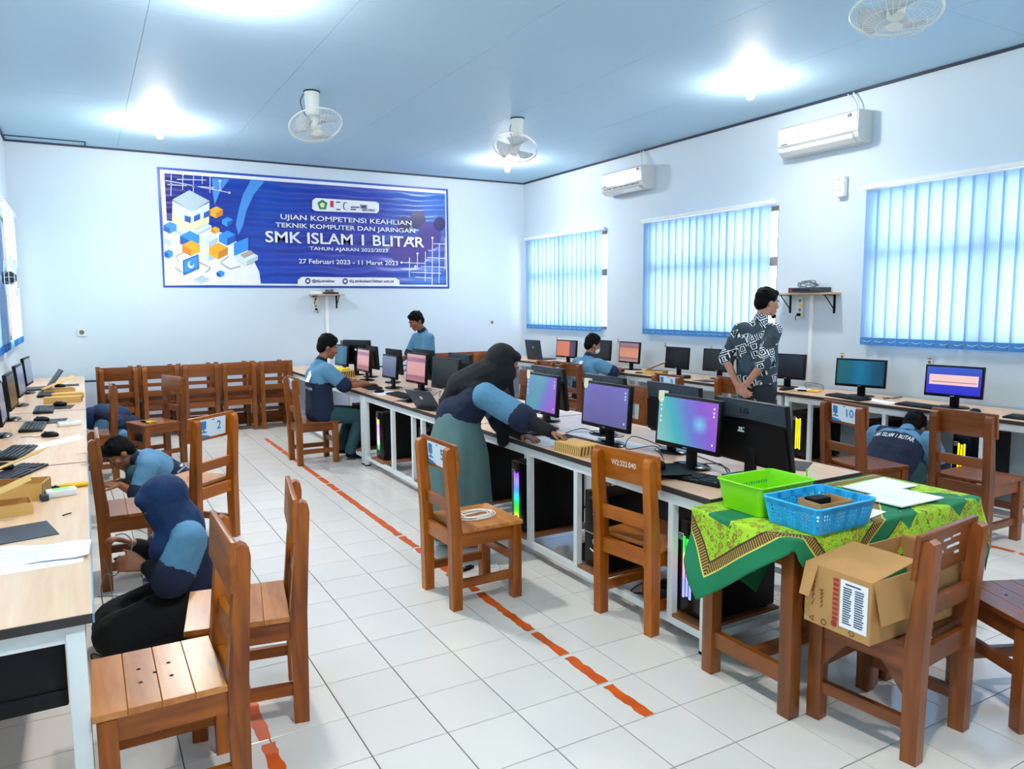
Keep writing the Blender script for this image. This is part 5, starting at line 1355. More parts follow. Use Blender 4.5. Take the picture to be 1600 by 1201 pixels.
# pen standing in the gap by the baskets
t = thing('pen_stand', 'pens standing upright behind the blue basket', 'pens', (2.735, 2.165, CZ))
B().lathe([(.018, 0), (.018, .03), (.012, .034)], (0, 0, 0), seg=14).obj('holder', 'navy', t)
B().cyl((-.006, 0, .02), (-.012, 0, .155), .0035, seg=8).obj('pen', 'basket_green', t); B().cyl((.006, 0, .02), (.008, 0, .155), .0035, seg=8).obj('pen', 'shirt_print', t)
# cardboard box on the chair
box = thing('cardboard_box', 'open cardboard box with a printed list lying on the worn chair', 'box', (2.30, 1.545, .4405), R(0.5))
bw, bd, bh, tk = .59, .27, .225, .005
b = B(); b.box(0, bw, 0, bd, 0, tk); b.box(0, bw, 0, tk, tk, bh); b.box(0, bw, bd - tk, bd, tk, bh); b.box(0, tk, tk, bd - tk, tk, bh); b.box(bw - tk, bw, tk, bd - tk, tk, bh); b.obj('body', 'cardboard', box)
def flap(o, e, n_, L, w_, ang):
    """hinge at o along e (length L), opening direction n_ rotated ang above horizontal"""
    o, e, n_ = Vector(o), Vector(e), Vector(n_); d = n_ * math.cos(R(ang)) + Vector((0, 0, 1)) * math.sin(R(ang)); k = e.cross(d).normalized() * .004
    B().prism([(0, 0), (L, 0), (L - .006, w_), (.006, w_)], o, e, d, k).obj('flap', 'cardboard', box)
flap((0, 0, bh), (0, 1, 0), (1, 0, 0), bd, .27, 7)            # left short flap closed over the top
flap((bw, bd, bh), (0, -1, 0), (1, 0, 0), bd, .14, -10)
flap((bw * .02, -.001, bh), (1, 0, 0), (0, -1, 0), bw * .98, .15, -78)
flap((bw, bd + .002, bh), (-1, 0, 0), (0, 1, 0), bw, .10, -86)
flap((-.001, bd, bh), (0, -1, 0), (-1, 0, 0), bd * .2, .12, -70)
# print on the left side (faces -x)
X_ = -.0012
def side(y0, y1, z0, z1, mat, name, d=0.0): return B().box(X_ - d - .0006, X_ - d, y0, y1, z0, z1).obj(name, mat, box)
side(.012, .120, .03, .205, 'paper', 'list_sheet', .0004)
b = B()
for k in range(16):
    z = .175 - k * .0086
    for (y0, y1) in ((.072, .108), (.024, .062)):
        L = random.uniform(.7, 1) * (y1 - y0); b.box(X_ - .0022, X_ - .0011, y1 - L, y1, z, z + .0042)
b.box(X_ - .0022, X_ - .0011, .04, .10, .189, .194); b.obj('printed_line', 'ink', box)
b = B()
for k in range(9): b.box(X_ - .001, X_, .128, .150, .045 + k * .018, .045 + k * .018 + .011)
b.cyl((X_ - .001, .142, .03), (X_, .142, .03), .012, seg=14); b.obj('red_mark', 'carton_red', box)
b = B()
for (yc, L) in ((.232, .11), (.196, .07)):
    b.tube([(X_ - .001, yc + .007 * math.sin(3.1 * k) + .004 * math.sin(1.3 * k), .07 + L * k / 22) for k in range(23)], .0011, 4)
b.obj('handwriting', 'carton_ink', box)
b = B()
for k, y in enumerate((.235, .185, .07)):
    z = .006
    b.tube([(X_ - .0005, y + .011 * math.cos(a), z + .013 + .011 * math.sin(a)) for a in np.linspace(0, 2 * PI, 6 if k else 3, endpoint=False)], .0016, 4, closed=True)
b.obj('handling_symbol', 'carton_ink', box)

# ================================================================== SMALL THINGS ON THE DESKS
def carton(label, o, rz, w, d, h, weave=False, lid=True, group='small cartons on the desks', tall=False):
    t = thing('carton', label, 'carton', o, R(rz), group)
    b = B(); open_box(b, -w / 2, w / 2, -d / 2, d / 2, 0, h, .003); b.obj('body', 'carton_tan', t)
    if lid:
        rot = Matrix.Rotation(R(-22), 3, 'Y')
        B().cbox(Vector((-w / 2, 0, h + .002)) + rot @ Vector((w * .55, 0, .003)), (w * 1.1, d * .98, .003), rot).obj('lid', 'carton_tan', t)
    else: B().cbox((0, 0, h + .0015), (w, d, .003)).obj('lid', 'carton_tan', t)
    b = B(); n = 6
    for k in range(n):      # woven pattern strip on the end and the front
        f = -d / 2 + d * (k + .5) / n
        b.add([(w / 2 + .0008, f - d / n * .4, h * .1), (w / 2 + .0008, f + d / n * .1, h * .1), (w / 2 + .0008, f + d / n * .45, h * .9), (w / 2 + .0008, f - d / n * .05, h * .9)], [(0, 1, 2, 3)])
    m_ = 12
    if weave:
        for k in range(m_):
            f = -w / 2 + w * (k + .5) / m_
            for (z0, z1, s) in ((.08, .48, 1), (.52, .92, -1)):
                b.add([(f - w / m_ * .3 * s, -d / 2 - .0008, h * z0), (f - w / m_ * .05 * s, -d / 2 - .0008, h * z0), (f + w / m_ * .35 * s, -d / 2 - .0008, h * z1), (f + w / m_ * .1 * s, -d / 2 - .0008, h * z1)], [(0, 1, 2, 3)])
                b.add([(-w / 2 - .0008, d * (k / m_ - .45) , h * z0), (-w / 2 - .0008, d * (k / m_ - .43), h * z0), (-w / 2 - .0008, d * (k / m_ - .40), h * z1), (-w / 2 - .0008, d * (k / m_ - .42), h * z1)], [(0, 1, 2, 3)])
    b.obj('woven_print', 'carton_ink', t)
    return t
carton('woven pattern box under the bending girl\'s hand', (2.492, 3.60, DZ + .0005), -86, .24, .15, .060, weave=True, lid=False)
carton('open carton with its lid up at the left edge of the left desk', (-.36, 4.10, DZ + .0005), -12, .34, .16, .075)
carton('small tan carton in front of the open carton at the left edge', (-.35, 3.78, DZ + .0005), 8, .22, .13, .05)
carton('tan carton on the far left desk nearest the seam', (-.20, 8.02, DZ + .0005), -4, .30, .12, .05, lid=False)
carton('tan carton with a white label on the far left desk', (-.17, 8.40, DZ + .0005), 6, .26, .14, .045, lid=False)
carton('open tan carton beside the grey laptop on the far left desk', (-.26, 8.95, DZ + .0005), 14, .28, .13, .04)
carton('yellow topped carton by the typing boy\'s face', (2.72, 8.93, DZ + .0005), -80, .26, .18, .085, lid=False)
carton('tan carton behind the number 9 chair', (6.10, 7.10, DZ + .0005), -70, .24, .14, .05)
q = B().cbox((0, 0, .012), (.20, .10, .024), bev=.004).obj('tester_pack', 'yellow_light'); place(q, (2.72, 8.94, DZ + .0895), R(-80)); tag(q, 'yellow pack on top of the carton by the typing boy', 'pack')
def pliers(label, o, rz, s=1.0, open_=12, handle='yellow', group='yellow crimping tools', tilt=0):
    """two-jawed crimping tool lying flat, handles toward +x"""
    t = thing('crimping_tool', label, 'pliers', o, R(rz), group)
    for sg in (-1, 1):
        a = R(sg * open_); d = Vector((math.cos(a), math.sin(a), 0)); n = Vector((-math.sin(a), math.cos(a), 0)) * sg
        B().tube([d * .02 * s + Vector((0, 0, .012 * s)), d * .07 * s + n * .004 + Vector((0, 0, .012 * s)), d * .16 * s - n * .004 + Vector((0, 0, .012 * s))], [.008 * s, .012 * s, .010 * s], 10).obj('handle', handle, t, 50)
        B().prism([(0, 0), (-.03 * s, .0), (-.075 * s, .004 * s), (-.08 * s, .013 * s), (-.03 * s, .022 * s), (.03 * s, .014 * s)], (0, 0, .005 * s), (1, 0, 0), (0, sg, 0), (0, 0, .013 * s)).obj('jaw', 'rubber', t)
    B().cyl((0, 0, .003 * s), (0, 0, .021 * s), .008 * s, seg=12).obj('pivot', 'silver', t)
    return t
pliers('yellow handled crimping tool on the near left desk', (-.175, 4.18, DZ), 4, .95, 6)
q = thing('cable_tester', 'white and pale green cable tester on the near left desk', 'cable tester', (-.135, 4.03, DZ), R(-82))
B().cbox((0, 0, .016), (.07, .125, .032), bev=.006).obj('case', 'white_plastic', q, 30); B().cbox((0, 0, .0325), (.056, .07, .001)).obj('label_print', 'green_print', q)
q = thing('cable_tester', 'white cable tester on the middle left desk', 'cable tester', (-.13, 6.42, DZ), R(-80))
B().cbox((0, 0, .016), (.075, .15, .030), bev=.006).obj('case', 'white_plastic', q, 30); B().cbox((0, .0, .0315), (.05, .06, .001)).obj('label_print', 'green_print', q)
pliers('yellow handled pliers on the seat of the wooden chair by the wall stacks', (.50, 8.47, .4405), -60, .9, 16)
pliers('yellow handled pliers on the right wall desk', (6.13, 4.93, DZ), -70, .9, 14)
pliers('yellow handled tool on the right wall desk beside the masked boy', (6.02, 7.30, DZ), -60, .9, 6)
q = B().cbox((0, 0, .012), (.05, .16, .024), bev=.004).obj('cable_tester', 'white_plastic'); place(q, (6.0, 7.48, DZ), R(14)); tag(q, 'white cable tester on the right wall desk beside the masked boy', 'cable tester')
q = B().cbox((0, 0, .012), (.05, .15, .024), bev=.004).obj('cable_tester', 'cream_plastic'); place(q, (6.02, 5.22, DZ), R(10)); tag(q, 'cream cable tester on the right wall desk beside the standing man', 'cable tester')
pliers('yellow handled pliers on the floor under the number 5 chair', (1.95, 4.02, 0), 200, .9, 8)
q = B().tube(curve_pts([(-.02, 0, .003), (0, .004, .004), (.02, .012, .003)], 4), .0025, 5).obj('wire_scrap', 'rubber'); place(q, (-.105, 3.63, DZ), .4); tag(q, 'tiny dark wire scrap on the near left desk', 'wire')
q = B().cbox((0, 0, .015), (.03, .04, .03), bev=.004).obj('plug_adapter', 'grey_plastic'); place(q, (-.20, 3.96, DZ), .3); tag(q, 'small grey connector beside the open carton', 'connector')
pad('dark grey folder at the left edge of the near left desk', -.30, 3.42, 12, .30, .24, 'grey_plastic')
# paper on desks
sheet('crumpled printed sheets on the near left desk', [(-.45, 3.02), (-.03, 2.96), (-.02, 3.15), (-.42, 3.28)], DZ + .0004, lines=14, curl=.02)
sheet('lower sheet of the printed pages on the near left desk', [(-.45, 2.90), (-.05, 2.92), (-.04, 3.04), (-.42, 3.14)], DZ, lines=None)
sheet('white sheet on the middle left desk', [(-.30, 5.42), (-.04, 5.72), (-.07, 5.92), (-.34, 5.60)], DZ)
sheet('white sheet on the centre desk in front of the typing boy', [(2.47, 6.92), (2.47, 7.2), (2.70, 7.2), (2.70, 6.92)], DZ, lines=6)
sheet('white sheet on the right wall desk below the teal desktop', [(5.95, 3.95), (6.06, 4.28), (6.18, 4.24), (6.08, 3.9)], DZ)
sheet('white sheets on the right wall desk beside the standing man', [(6.12, 4.98), (6.30, 5.22), (6.42, 5.16), (6.26, 4.92)], DZ, curl=.01)
sheet('white sheet on the centre desk by the bending girl\'s hands', [(2.44, 3.86), (2.44, 4.2), (2.62, 4.16), (2.62, 3.8)], DZ)
sheet('white strip down the middle of the near centre desk', [(2.84, 3.5), (2.98, 3.5), (2.98, 4.3), (2.84, 4.3)], DZ)  # one long narrow white strip along the desk midline
# white cable coil on the number 5 chair
b = B()
for k in range(6):
    a0 = k * .7; r = .085 + .012 * math.sin(k * 2.1); pts = []
    for a in np.linspace(0, 2 * PI, 26, endpoint=False):
        pts.append((r * (1.15 + .12 * math.sin(2 * a + k)) * math.cos(a) + .012 * math.sin(k), r * (.78 + .1 * math.cos(a + k)) * math.sin(a) + .01 * math.cos(k * 1.7), .004 + .0035 * k + .002 * math.sin(3 * a)))
    b.tube(pts, .003, 5, closed=True)
b.tube(curve_pts([(-.08, .02, .006), (-.13, .03, .01), (-.15, .0, .004), (-.17, .03, .004)], 5), .003, 5)
q = b.obj('network_cable', 'cable_white', None, 60); place(q, (1.855, 3.67, .4400), .2); tag(q, 'white network cable coiled on the seat of the number 5 chair', 'cable')
# ================================================================== PEOPLE
from mathutils import noise
class Flesh:
    """union of tapered capsules and ellipsoids, remeshed into one continuous surface"""
    def __init__(s): s.b = B(); s.prim = []
    def cap(s, a, c, ra, rc=None, mat=0, n=12):
        rc = ra if rc is None else rc; a, c = Vector(a), Vector(c); s.prim.append(('c', a, c, ra, rc, mat))
        d = (c - a); L = d.length
        if L < 1e-5: return s.ell(a, (ra, ra, ra), None, mat)
        d.normalize(); q = d.to_track_quat('Z', 'Y').to_matrix(); prof = []
        for k in range(1, 5): th = PI / 2 * (k / 4); prof.append((ra * math.sin(th), -ra * math.cos(th)))
        for k in range(0, 4): th = PI / 2 * (k / 4); prof.append((rc * math.cos(th), L + rc * math.sin(th)))
        prof = [(max(prof[0][0] * .4, .0005), -ra * .99)] + prof + [(max(rc * .15, .0005), L + rc * .99)]
        s.b.lathe(prof, a, q, n); return s
    def chain(s, pts, rad, mat=0):
        for i in range(len(pts) - 1): s.cap(pts[i], pts[i + 1], rad[i], rad[i + 1], mat)
        return s
    def ell(s, c, r, rot=None, mat=0):
        rot = rot or Matrix.Identity(3); s.prim.append(('e', Vector(c), tuple(r), rot, mat)); s.b.ellipsoid(c, r, rot, 20, 14); return s
    def build(s, name, mats, parent, voxel=.008, smooth=4, assign=None, wr=None):
        me = s.b.mesh('raw'); o = bpy.data.objects.new('raw', me); COL.objects.link(o)
        m = o.modifiers.new('r', 'REMESH'); m.mode = 'VOXEL'; m.voxel_size = voxel
        if smooth: k = o.modifiers.new('s', 'SMOOTH'); k.factor = .5; k.iterations = smooth
        dg = bpy.context.evaluated_depsgraph_get(); dg.update()
        out = bpy.data.meshes.new_from_object(o.evaluated_get(dg)); COL.objects.unlink(o); bpy.data.objects.remove(o); bpy.data.meshes.remove(me)
        out.name = name
        if wr is None: wr = {'shirt': .005, 'trousers': .004, 'skirt': .006, 'hijab': .004, 'sleeve': .0035}.get(name, 0)
        if wr:      # cloth creases
            ph = random.uniform(0, 50); nr = [v.normal.copy() for v in out.vertices]
            for v, n_ in zip(out.vertices, nr):
                c = v.co; q = Vector((c.x * 9 + ph, c.y * 9, c.z * 16)); w_ = noise.noise(q); r_ = 1 - abs(noise.noise(Vector((c.x * 16, c.y * 16 + ph, c.z * 26 + 6 * w_)))) * 2
                v.co = c + n_ * wr * (w_ * .9 + r_ * .55 - .2)
        for p in out.polygons: p.use_smooth = True
        out.materials.clear()
        if len(mats) > 1 or assign:
            n = len(out.polygons); ctr = np.empty(n * 3); out.polygons.foreach_get('center', ctr); ctr = ctr.reshape(-1, 3)
            best = np.full(n, 1e9); mi = np.zeros(n, int)
            for p in s.prim:
                if p[0] == 'c':
                    a, c, ra, rc, mt = np.array(p[1]), np.array(p[2]), p[3], p[4], p[5]; ab = c - a; L2 = max(ab @ ab, 1e-9)
                    tt = np.clip(((ctr - a) @ ab) / L2, 0, 1); d = np.linalg.norm(ctr - a - tt[:, None] * ab, axis=1) - (ra + (rc - ra) * tt)
                else:
                    cc, rr, rot, mt = np.array(p[1]), np.array(p[2]), np.array(p[3]), p[4]; q = (ctr - cc) @ rot
                    k0 = np.linalg.norm(q / rr, axis=1); d = (k0 - 1) * min(rr)
                w = d < best; best[w] = d[w]; mi[w] = mt
            if assign is not None: mi = assign(ctr, mi)
            out.polygons.foreach_set('material_index', mi.astype(np.int32))
        return new_obj(name, out, mats, parent)
def V3(*a): return Vector(a)
def lerp(a, c, t): return Vector(a) * (1 - t) + Vector(c) * t
def hand(F, wrist, d, nrm, side, curl=25, spread=1.0, s=1.0, thumb=40, mat=0):
    """d: finger direction, nrm: back-of-hand normal, side: +1 thumb toward +(d x nrm)"""
    d = Vector(d).normalized(); nrm = Vector(nrm); nrm = (nrm - d * nrm.dot(d)).normalized(); x = d.cross(nrm) * side
    wrist = Vector(wrist)
    lens = (.068, .076, .072, .056)
    for k in range(4):
        off = (1.5 - k) * .0195 * s; kn = wrist + d * (.088 - .004 * abs(k - 1)) * s + x * off
        F.cap(wrist + x * off * .55 + d * .012, kn, .0135 * s, .0105 * s, mat, 8)
        p = kn; dd = (d + x * (1.5 - k) * .06 * spread).normalized(); L = lens[k] * s
        for j, f in enumerate((.45, .31, .24)):
            dd = Matrix.Rotation(R(-curl * (.7 if j == 0 else 1)), 3, d.cross(nrm)) @ dd
            q = p + dd * L * f; F.cap(p, q, (.0098, .0088, .0080)[j] * s, (.0088, .0080, .0070)[j] * s, mat, 8); p = q
    p = wrist + d * .022 * s + x * .026 * s; a = R(thumb)
    d1 = (d * math.cos(a) + x * math.sin(a) - nrm * .15).normalized()
    q = p + d1 * .042 * s; F.cap(p, q, .013 * s, .0105 * s, mat, 8)
    d2 = (d * math.cos(a * .45) + x * math.sin(a * .45) - nrm * .25).normalized(); r_ = q + d2 * .032 * s; F.cap(q, r_, .0105 * s, .0092 * s, mat, 8)
    F.cap(r_, r_ + d2 * .022 * s, .0092 * s, .0075 * s, mat, 8)
def head(F, c, face, up, s=1.0, mat=0, ears=True, neck=None):
    """c: centre of the skull; face: looking direction"""
    f = Vector(face).normalized(); u = Vector(up); u = (u - f * u.dot(f)).normalized(); l = u.cross(f)
    Q = Matrix((l, f, u)).transposed()           # columns: left, forward, up
    P_ = lambda a, b_, c_: Vector(c) + (l * a + f * b_ + u * c_) * s
    F.ell(P_(0, -.008, .022), (.074 * s, .094 * s, .088 * s), Q, mat); F.ell(P_(0, .024, -.038), (.056 * s, .066 * s, .072 * s), Q, mat)
    F.ell(P_(0, .066, -.092), (.026 * s, .024 * s, .022 * s), Q, mat)
    F.cap(P_(0, .086, .010), P_(0, .108, -.030), .010 * s, .014 * s, mat, 8); F.ell(P_(0, .098, -.034), (.020 * s, .014 * s, .011 * s), Q, mat)
    F.ell(P_(0, .083, -.062), (.024 * s, .014 * s, .010 * s), Q, mat); F.ell(P_(0, .081, -.074), (.020 * s, .013 * s, .008 * s), Q, mat)
    for sg in (-1, 1):
        F.ell(P_(sg * .034, .078, .022), (.024 * s, .014 * s, .010 * s), Q, mat); F.ell(P_(sg * .044, .056, -.022), (.026 * s, .028 * s, .026 * s), Q, mat)
        if ears: F.ell(P_(sg * .076, -.010, -.012), (.010 * s, .020 * s, .031 * s), Q, mat)
    return P_, Q
def face_parts(P_, Q, parent, s=1.0, brows=True):
    b = B(); c = B(); e = B()
    for sg in (-1, 1):
        b.ellipsoid(P_(sg * .031, .0795, .001), (.0115 * s, .0065 * s, .0048 * s), Q, 10, 6); c.ellipsoid(P_(sg * .031, .0845, .001), (.0058 * s, .003 * s, .0050 * s), Q, 8, 6)
        e.tube([P_(sg * .014, .092, .022), P_(sg * .032, .091, .027), P_(sg * .050, .080, .021)], .0036 * s, 6)
    b.obj('eye', 'eye_white', parent, 60); c.obj('iris', 'eye_dark', parent, 60)
    if brows: e.obj('eyebrow', 'hair', parent, 60)
    B().ellipsoid(P_(0, .0915, -.068), (.021 * s, .006 * s, .0075 * s), Q, 12, 6).obj('lips', 'lips', parent, 60)
def hair(P_, Q, parent, s=1.0, full=0.0):
    H = Flesh()
    H.ell(P_(0, -.018, .046), (.083 * s, .100 * s, (.080 + full) * s), Q); H.ell(P_(0, -.058, -.005), (.076 * s, .056 * s, .075 * s), Q)
    H.ell(P_(0, .040, .085), (.062 * s, .050 * s, (.034 + full) * s), Q)
    for sg in (-1, 1): H.ell(P_(sg * .066, -.012, .035), (.018 * s, .050 * s, .050 * s), Q)
    for k in range(26):
        a = random.uniform(0, 2 * PI); th = random.uniform(.1, 1.0); p = P_(.078 * math.sin(th) * math.cos(a), -.016 + .092 * math.sin(th) * math.sin(a), .05 + (.074 + full) * math.cos(th)); H.ell(p, (.017 * s, .017 * s, .014 * s), Q)
    return H.build('hair', ['hair'], parent, .007, 2)
def person(label, o, group=None): return thing('person', label, 'person', o, 0, group)
def rel(o):
    o = Vector(o)
    return lambda x, y, z: Vector((x, y, z)) - o
def wrap_text(s, target, o, ux, uy, w, h, mat, parent, off=.003, name='back_print'):
    """lettering projected on the cloth of the back"""
    me = text_mesh(s, w, h, 0, .02); fr = frame(o, ux, uy); nz_ = (fr.to_3x3() @ Vector((0, 0, 1)))
    bm = bmesh.new(); bm.from_mesh(me); bmesh.ops.subdivide_edges(bm, edges=bm.edges, cuts=1); bmesh.ops.triangulate(bm, faces=bm.faces)
    from mathutils.bvhtree import BVHTree
    tm = target.data; tree = BVHTree.FromPolygons([v.co for v in tm.vertices], [tuple(p.vertices) for p in tm.polygons])
    for v in bm.verts:
        p = fr @ v.co; hit = tree.ray_cast(p + nz_ * .25, -nz_)
        v.co = (hit[0] + nz_ * off) if hit[0] is not None and abs((hit[0] - p).dot(nz_)) < .2 else p
    bm.to_mesh(me); bm.free(); return new_obj(name, me, mat, parent)
def shoe(F, heel, toe, mat=0, r=.045):
    heel, toe = Vector(heel), Vector(toe); m = lerp(heel, toe, .5)
    F.cap(heel + V3(0, 0, r * .9), toe + V3(0, 0, r * .62), r * .85, r * .72, mat); F.cap(m + V3(0, 0, r * .7), toe + V3(0, 0, r * .6), r * .9, r * .75, mat)

# ---------- 1. girl bending over the centre desk
O = (2.10, 4.35, 0); L_ = rel(O)
p1 = person('girl in black hijab and grey skirt bending over the centre desk', O)
pel, wst, chs = L_(2.13, 4.44, .80), L_(2.13, 4.43, .90), L_(2.21, 4.36, 1.03)
nk, hd = L_(2.28, 4.30, 1.13), L_(2.355, 4.235, 1.235)
shR, shL = L_(2.20, 4.19, 1.045), L_(2.30, 4.47, 1.06)
elR, wrR = L_(2.355, 4.0, .915), L_(2.45, 3.80, .845)
elL, wrL = L_(2.40, 4.33, .85), L_(2.425, 4.12, .785)
S = Flesh(); fdir = V3(.80, -.38, -.46)
P_, Q = head(S, hd, fdir, V3(.35, -.1, 1), .98, ears=False); S.cap(nk, lerp(nk, hd, .7), .05, .052); S.cap(pel, chs, .09, .09); S.cap(chs, nk, .09, .05); S.cap(shR, shL, .05)
S.chain([shR, elR, wrR], [.042, .036, .024]); S.chain([shL, elL, wrL], [.042, .036, .024])
hand(S, wrR, V3(.30, -.88, -.22), V3(.25, .1, .95), 1, 22, 1.1, .98, 42); hand(S, wrL, V3(.25, -.95, -.12), V3(0, 0, 1), 1, 8, 1.3, .95, 45)
for (hx, hy, fx, fy) in ((2.10, 4.47, 2.05, 4.50), (2.11, 4.37, 2.10, 4.24)):
    S.chain([L_(hx, hy, .80), L_(hx, hy, .45), L_(fx, fy, .08)], [.075, .055, .036])
S.build('body', ['skin'], p1, .0065, 3); face_parts(P_, Q, p1, .98)
T = Flesh()      # shirt: 0 navy, 1 light blue, 2 black under-sleeves, 3 white seam
sd = (shR - shL).normalized()
T.chain([pel + V3(-.02, 0, -.03), wst + V3(-.01, 0, 0), chs], [.165, .150, .125])
for sg in (-1, 1): T.chain([pel + sd * .05 * sg + V3(-.01, 0, 0), wst + sd * .055 * sg, chs + sd * .07 * sg], [.130, .118, .105])
T.cap(shR, shL, .082); T.cap(chs, nk, .10, .07)
eR, eL = lerp(shR, elR, .86), lerp(shL, elL, .86)
T.cap(shR, eR, .088, .084, 1); T.cap(shL, eL, .085, .080, 1)
T.cap(lerp(shR, shL, .15), lerp(shR, shL, .85), .086, .086, 1)
T.build('shirt', ['navy', 'light_blue'], p1, .010, 5)
for (a, e) in ((shR, elR), (shL, elL)): C = Flesh(); C.cap(lerp(a, e, .90), lerp(a, e, 1.02), .091, .092); C.build('cuff', ['navy'], p1, .009, 3)
K = Flesh(); K.chain([lerp(shR, elR, .8), elR, wrR + (elR - wrR) * .08], [.062, .058, .040]); K.build('sleeve', ['black_cloth'], p1, .009, 3)
K = Flesh(); K.chain([lerp(shL, elL, .8), elL, wrL + (elL - wrL) * .05], [.062, .068, .044]); K.cap(elL + V3(0, 0, -.01), elL + V3(-.02, -.03, -.13), .055, .04)
K.build('sleeve', ['black_cloth'], p1, .009, 3)
# skirt with soft folds
vs = []; nr, ns = 14, 48
for i in range(nr + 1):
    f = i / nr; z = .95 - f * .82; cx, cy = lerp((2.10, 4.42, 0), (2.075, 4.36, 0), f).xy
    rx, ry = .105 + .085 * math.sin(min(f * 3.6, PI / 2)) + .03 * f, .125 + .075 * math.sin(min(f * 3.6, PI / 2)) + .05 * f
    for k in range(ns):
        a = 2 * PI * k / ns; w = 1 + .05 * f * math.sin(9 * a + 1.5 * f) + .035 * f * math.sin(5 * a) + .02 * math.sin(13 * a + 4 * f) * f
        vs.append(L_(cx + rx * w * math.cos(a), cy + ry * w * math.sin(a), z))
fs = [(i * ns + k, i * ns + (k + 1) % ns, (i + 1) * ns + (k + 1) % ns, (i + 1) * ns + k) for i in range(nr) for k in range(ns)]
sk = B().add(vs, fs + [tuple(range(ns))]).obj('skirt', 'sage', p1, 70); m = sk.modifiers.new('thickness', 'SOLIDIFY'); m.thickness = .004
N = Flesh()
N.ell(P_(0, -.034, .020), (.098, .106, .112), Q); N.ell(P_(0, .038, .082), (.072, .050, .034), Q); N.ell(P_(0, -.02, -.06), (.092, .09, .09), Q); N.chain([P_(0, .0, -.13), P_(0, -.02, -.20)], [.068, .08])
N.chain([hd + V3(-.02, 0, -.05), nk, chs + V3(-.02, 0, .03)], [.10, .115, .12]); N.chain([hd + V3(-.05, .02, -.03), chs + V3(-.07, .05, .06), wst + V3(-.08, .05, .08)], [.10, .105, .05])
for sg in (-1, 1): N.cap(nk, chs + sd * .08 * sg + V3(.0, 0, .05), .09, .075)
N.build('hijab', ['black_hijab'], p1, .009, 5)
for (a_1, a_2) in ((L_(2.0, 4.53, 0), L_(2.18, 4.50, 0)), (L_(2.05, 4.24, 0), L_(2.23, 4.18, 0))):
    F2 = Flesh(); shoe(F2, a_1, a_2); F2.build('shoe', ['white_band'], p1, .008, 2)

# ---------- generic uniform boy
def boy(label, o, J, face, up=(0, 0, 1), hscale=1.0, legs=True, hands=(), trousers='teal_trousers', skin='skin', voxel=.0068, yoke=.62, shirt_mats=('navy', 'light_blue'), hairfull=0.0, mask=False, do_face=True, sleeves=.80, shirt_r=1.0, lanyard=False, belly=1.0, shmat=1, cuffmat='navy', hem=0):
    t = person(label, o); L = rel(o); J = {k: L(*v) for k, v in J.items()}
    S = Flesh(); P_, Q = head(S, J['head'], face, up, hscale)
    S.cap(J['neck'], lerp(J['neck'], J['head'], .75), .052, .050); S.cap(J['pelvis'], J['chest'], .09, .095); S.cap(J['chest'], J['neck'], .09, .05); S.cap(J['shR'], J['shL'], .05)
    for s_ in 'RL': S.chain([J['sh' + s_], J['el' + s_], J['wr' + s_]], [.043, .037, .026])
    for (s_, d, n, sd_, kw) in hands: hand(S, J['wr' + s_], d, n, sd_, **kw)
    if legs:
        for s_ in 'RL': S.chain([J['hip' + s_], J['kn' + s_], J['an' + s_]], [.075, .055, .038]); S.cap(J['an' + s_], J['to' + s_], .04, .03)
    S.build('body', [skin], t, voxel, 3)
    if do_face: face_parts(P_, Q, t, hscale)
    hair(P_, Q, t, hscale, hairfull)
    T = Flesh(); sd = (J['shR'] - J['shL']).normalized(); k = shirt_r
    mid = lerp(J['pelvis'], J['chest'], yoke)
    for sg in (-1, 1):
        T.chain([J['pelvis'] + sd * .07 * sg, mid + sd * .078 * sg], [.112 * k * belly, .108 * k]); T.cap(mid + sd * .078 * sg, J['chest'] + sd * .085 * sg, .108 * k, .10 * k, 1)
    T.chain([J['pelvis'], mid], [.112 * k * belly, .112 * k]); T.cap(mid, J['chest'], .112 * k, .104 * k, 1)
    if hem: T.chain([J['pelvis'] + sd * .05, J['pelvis'] + sd * .05 - V3(0, 0, hem)], [.112 * k, .118]); T.chain([J['pelvis'] - sd * .05, J['pelvis'] - sd * .05 - V3(0, 0, hem)], [.112 * k, .118])
    T.cap(J['shR'], J['shL'], .078 * k, .078 * k, shmat); T.cap(J['chest'], J['neck'], .10, .068, 1)
    for s_ in 'RL':
        a, e = J['sh' + s_], J['el' + s_]; T.cap(a, lerp(a, e, sleeves), .080 * k, .072 * k, 1); C = Flesh(); C.cap(lerp(a, e, sleeves + .04), lerp(a, e, sleeves + .13), .077 * k, .0775 * k); C.build('cuff', [cuffmat], t, .009, 3)
    sh = T.build('shirt', list(shirt_mats), t, .010, 5)
    C = Flesh(); 
    nd = (J['head'] - J['neck']).normalized(); C.cap(J['neck'] + nd * .01, J['neck'] + nd * .028, .066, .062); C.build('collar', [cuffmat], t, .008, 2)
    if legs:
        G = Flesh(); G.cap(J['hipR'], J['hipL'], .105)
        for s_ in 'RL': G.chain([J['hip' + s_], J['kn' + s_], lerp(J['kn' + s_], J['an' + s_], .92)], [.098, .074, .062])
        G.build('trousers', [trousers], t, .010, 4)
        for s_ in 'RL':
            F2 = Flesh(); F2.cap(J['an' + s_] + V3(0, 0, -.01), J['to' + s_], .046, .040); F2.build('shoe', ['rubber'], t, .009, 2)
    if mask: 
        mk = Flesh(); mk.ell(P_(0, .062, -.056), (.058 * hscale, .050 * hscale, .052 * hscale), Q); mk.build('face_mask', ['mask_cloth'], t, .007, 2)
        bb = B()
        for sg in (-1, 1): bb.tube([P_(sg * .056, .06, -.045), P_(sg * .080, .01, -.02), P_(sg * .086, -.012, .0)], .0022, 5)
        bb.obj('mask_strap', 'mask_cloth', t)
    if lanyard:
        b_ = (J['chest'] - J['neck']); 
    return t, sh, J, P_, Q

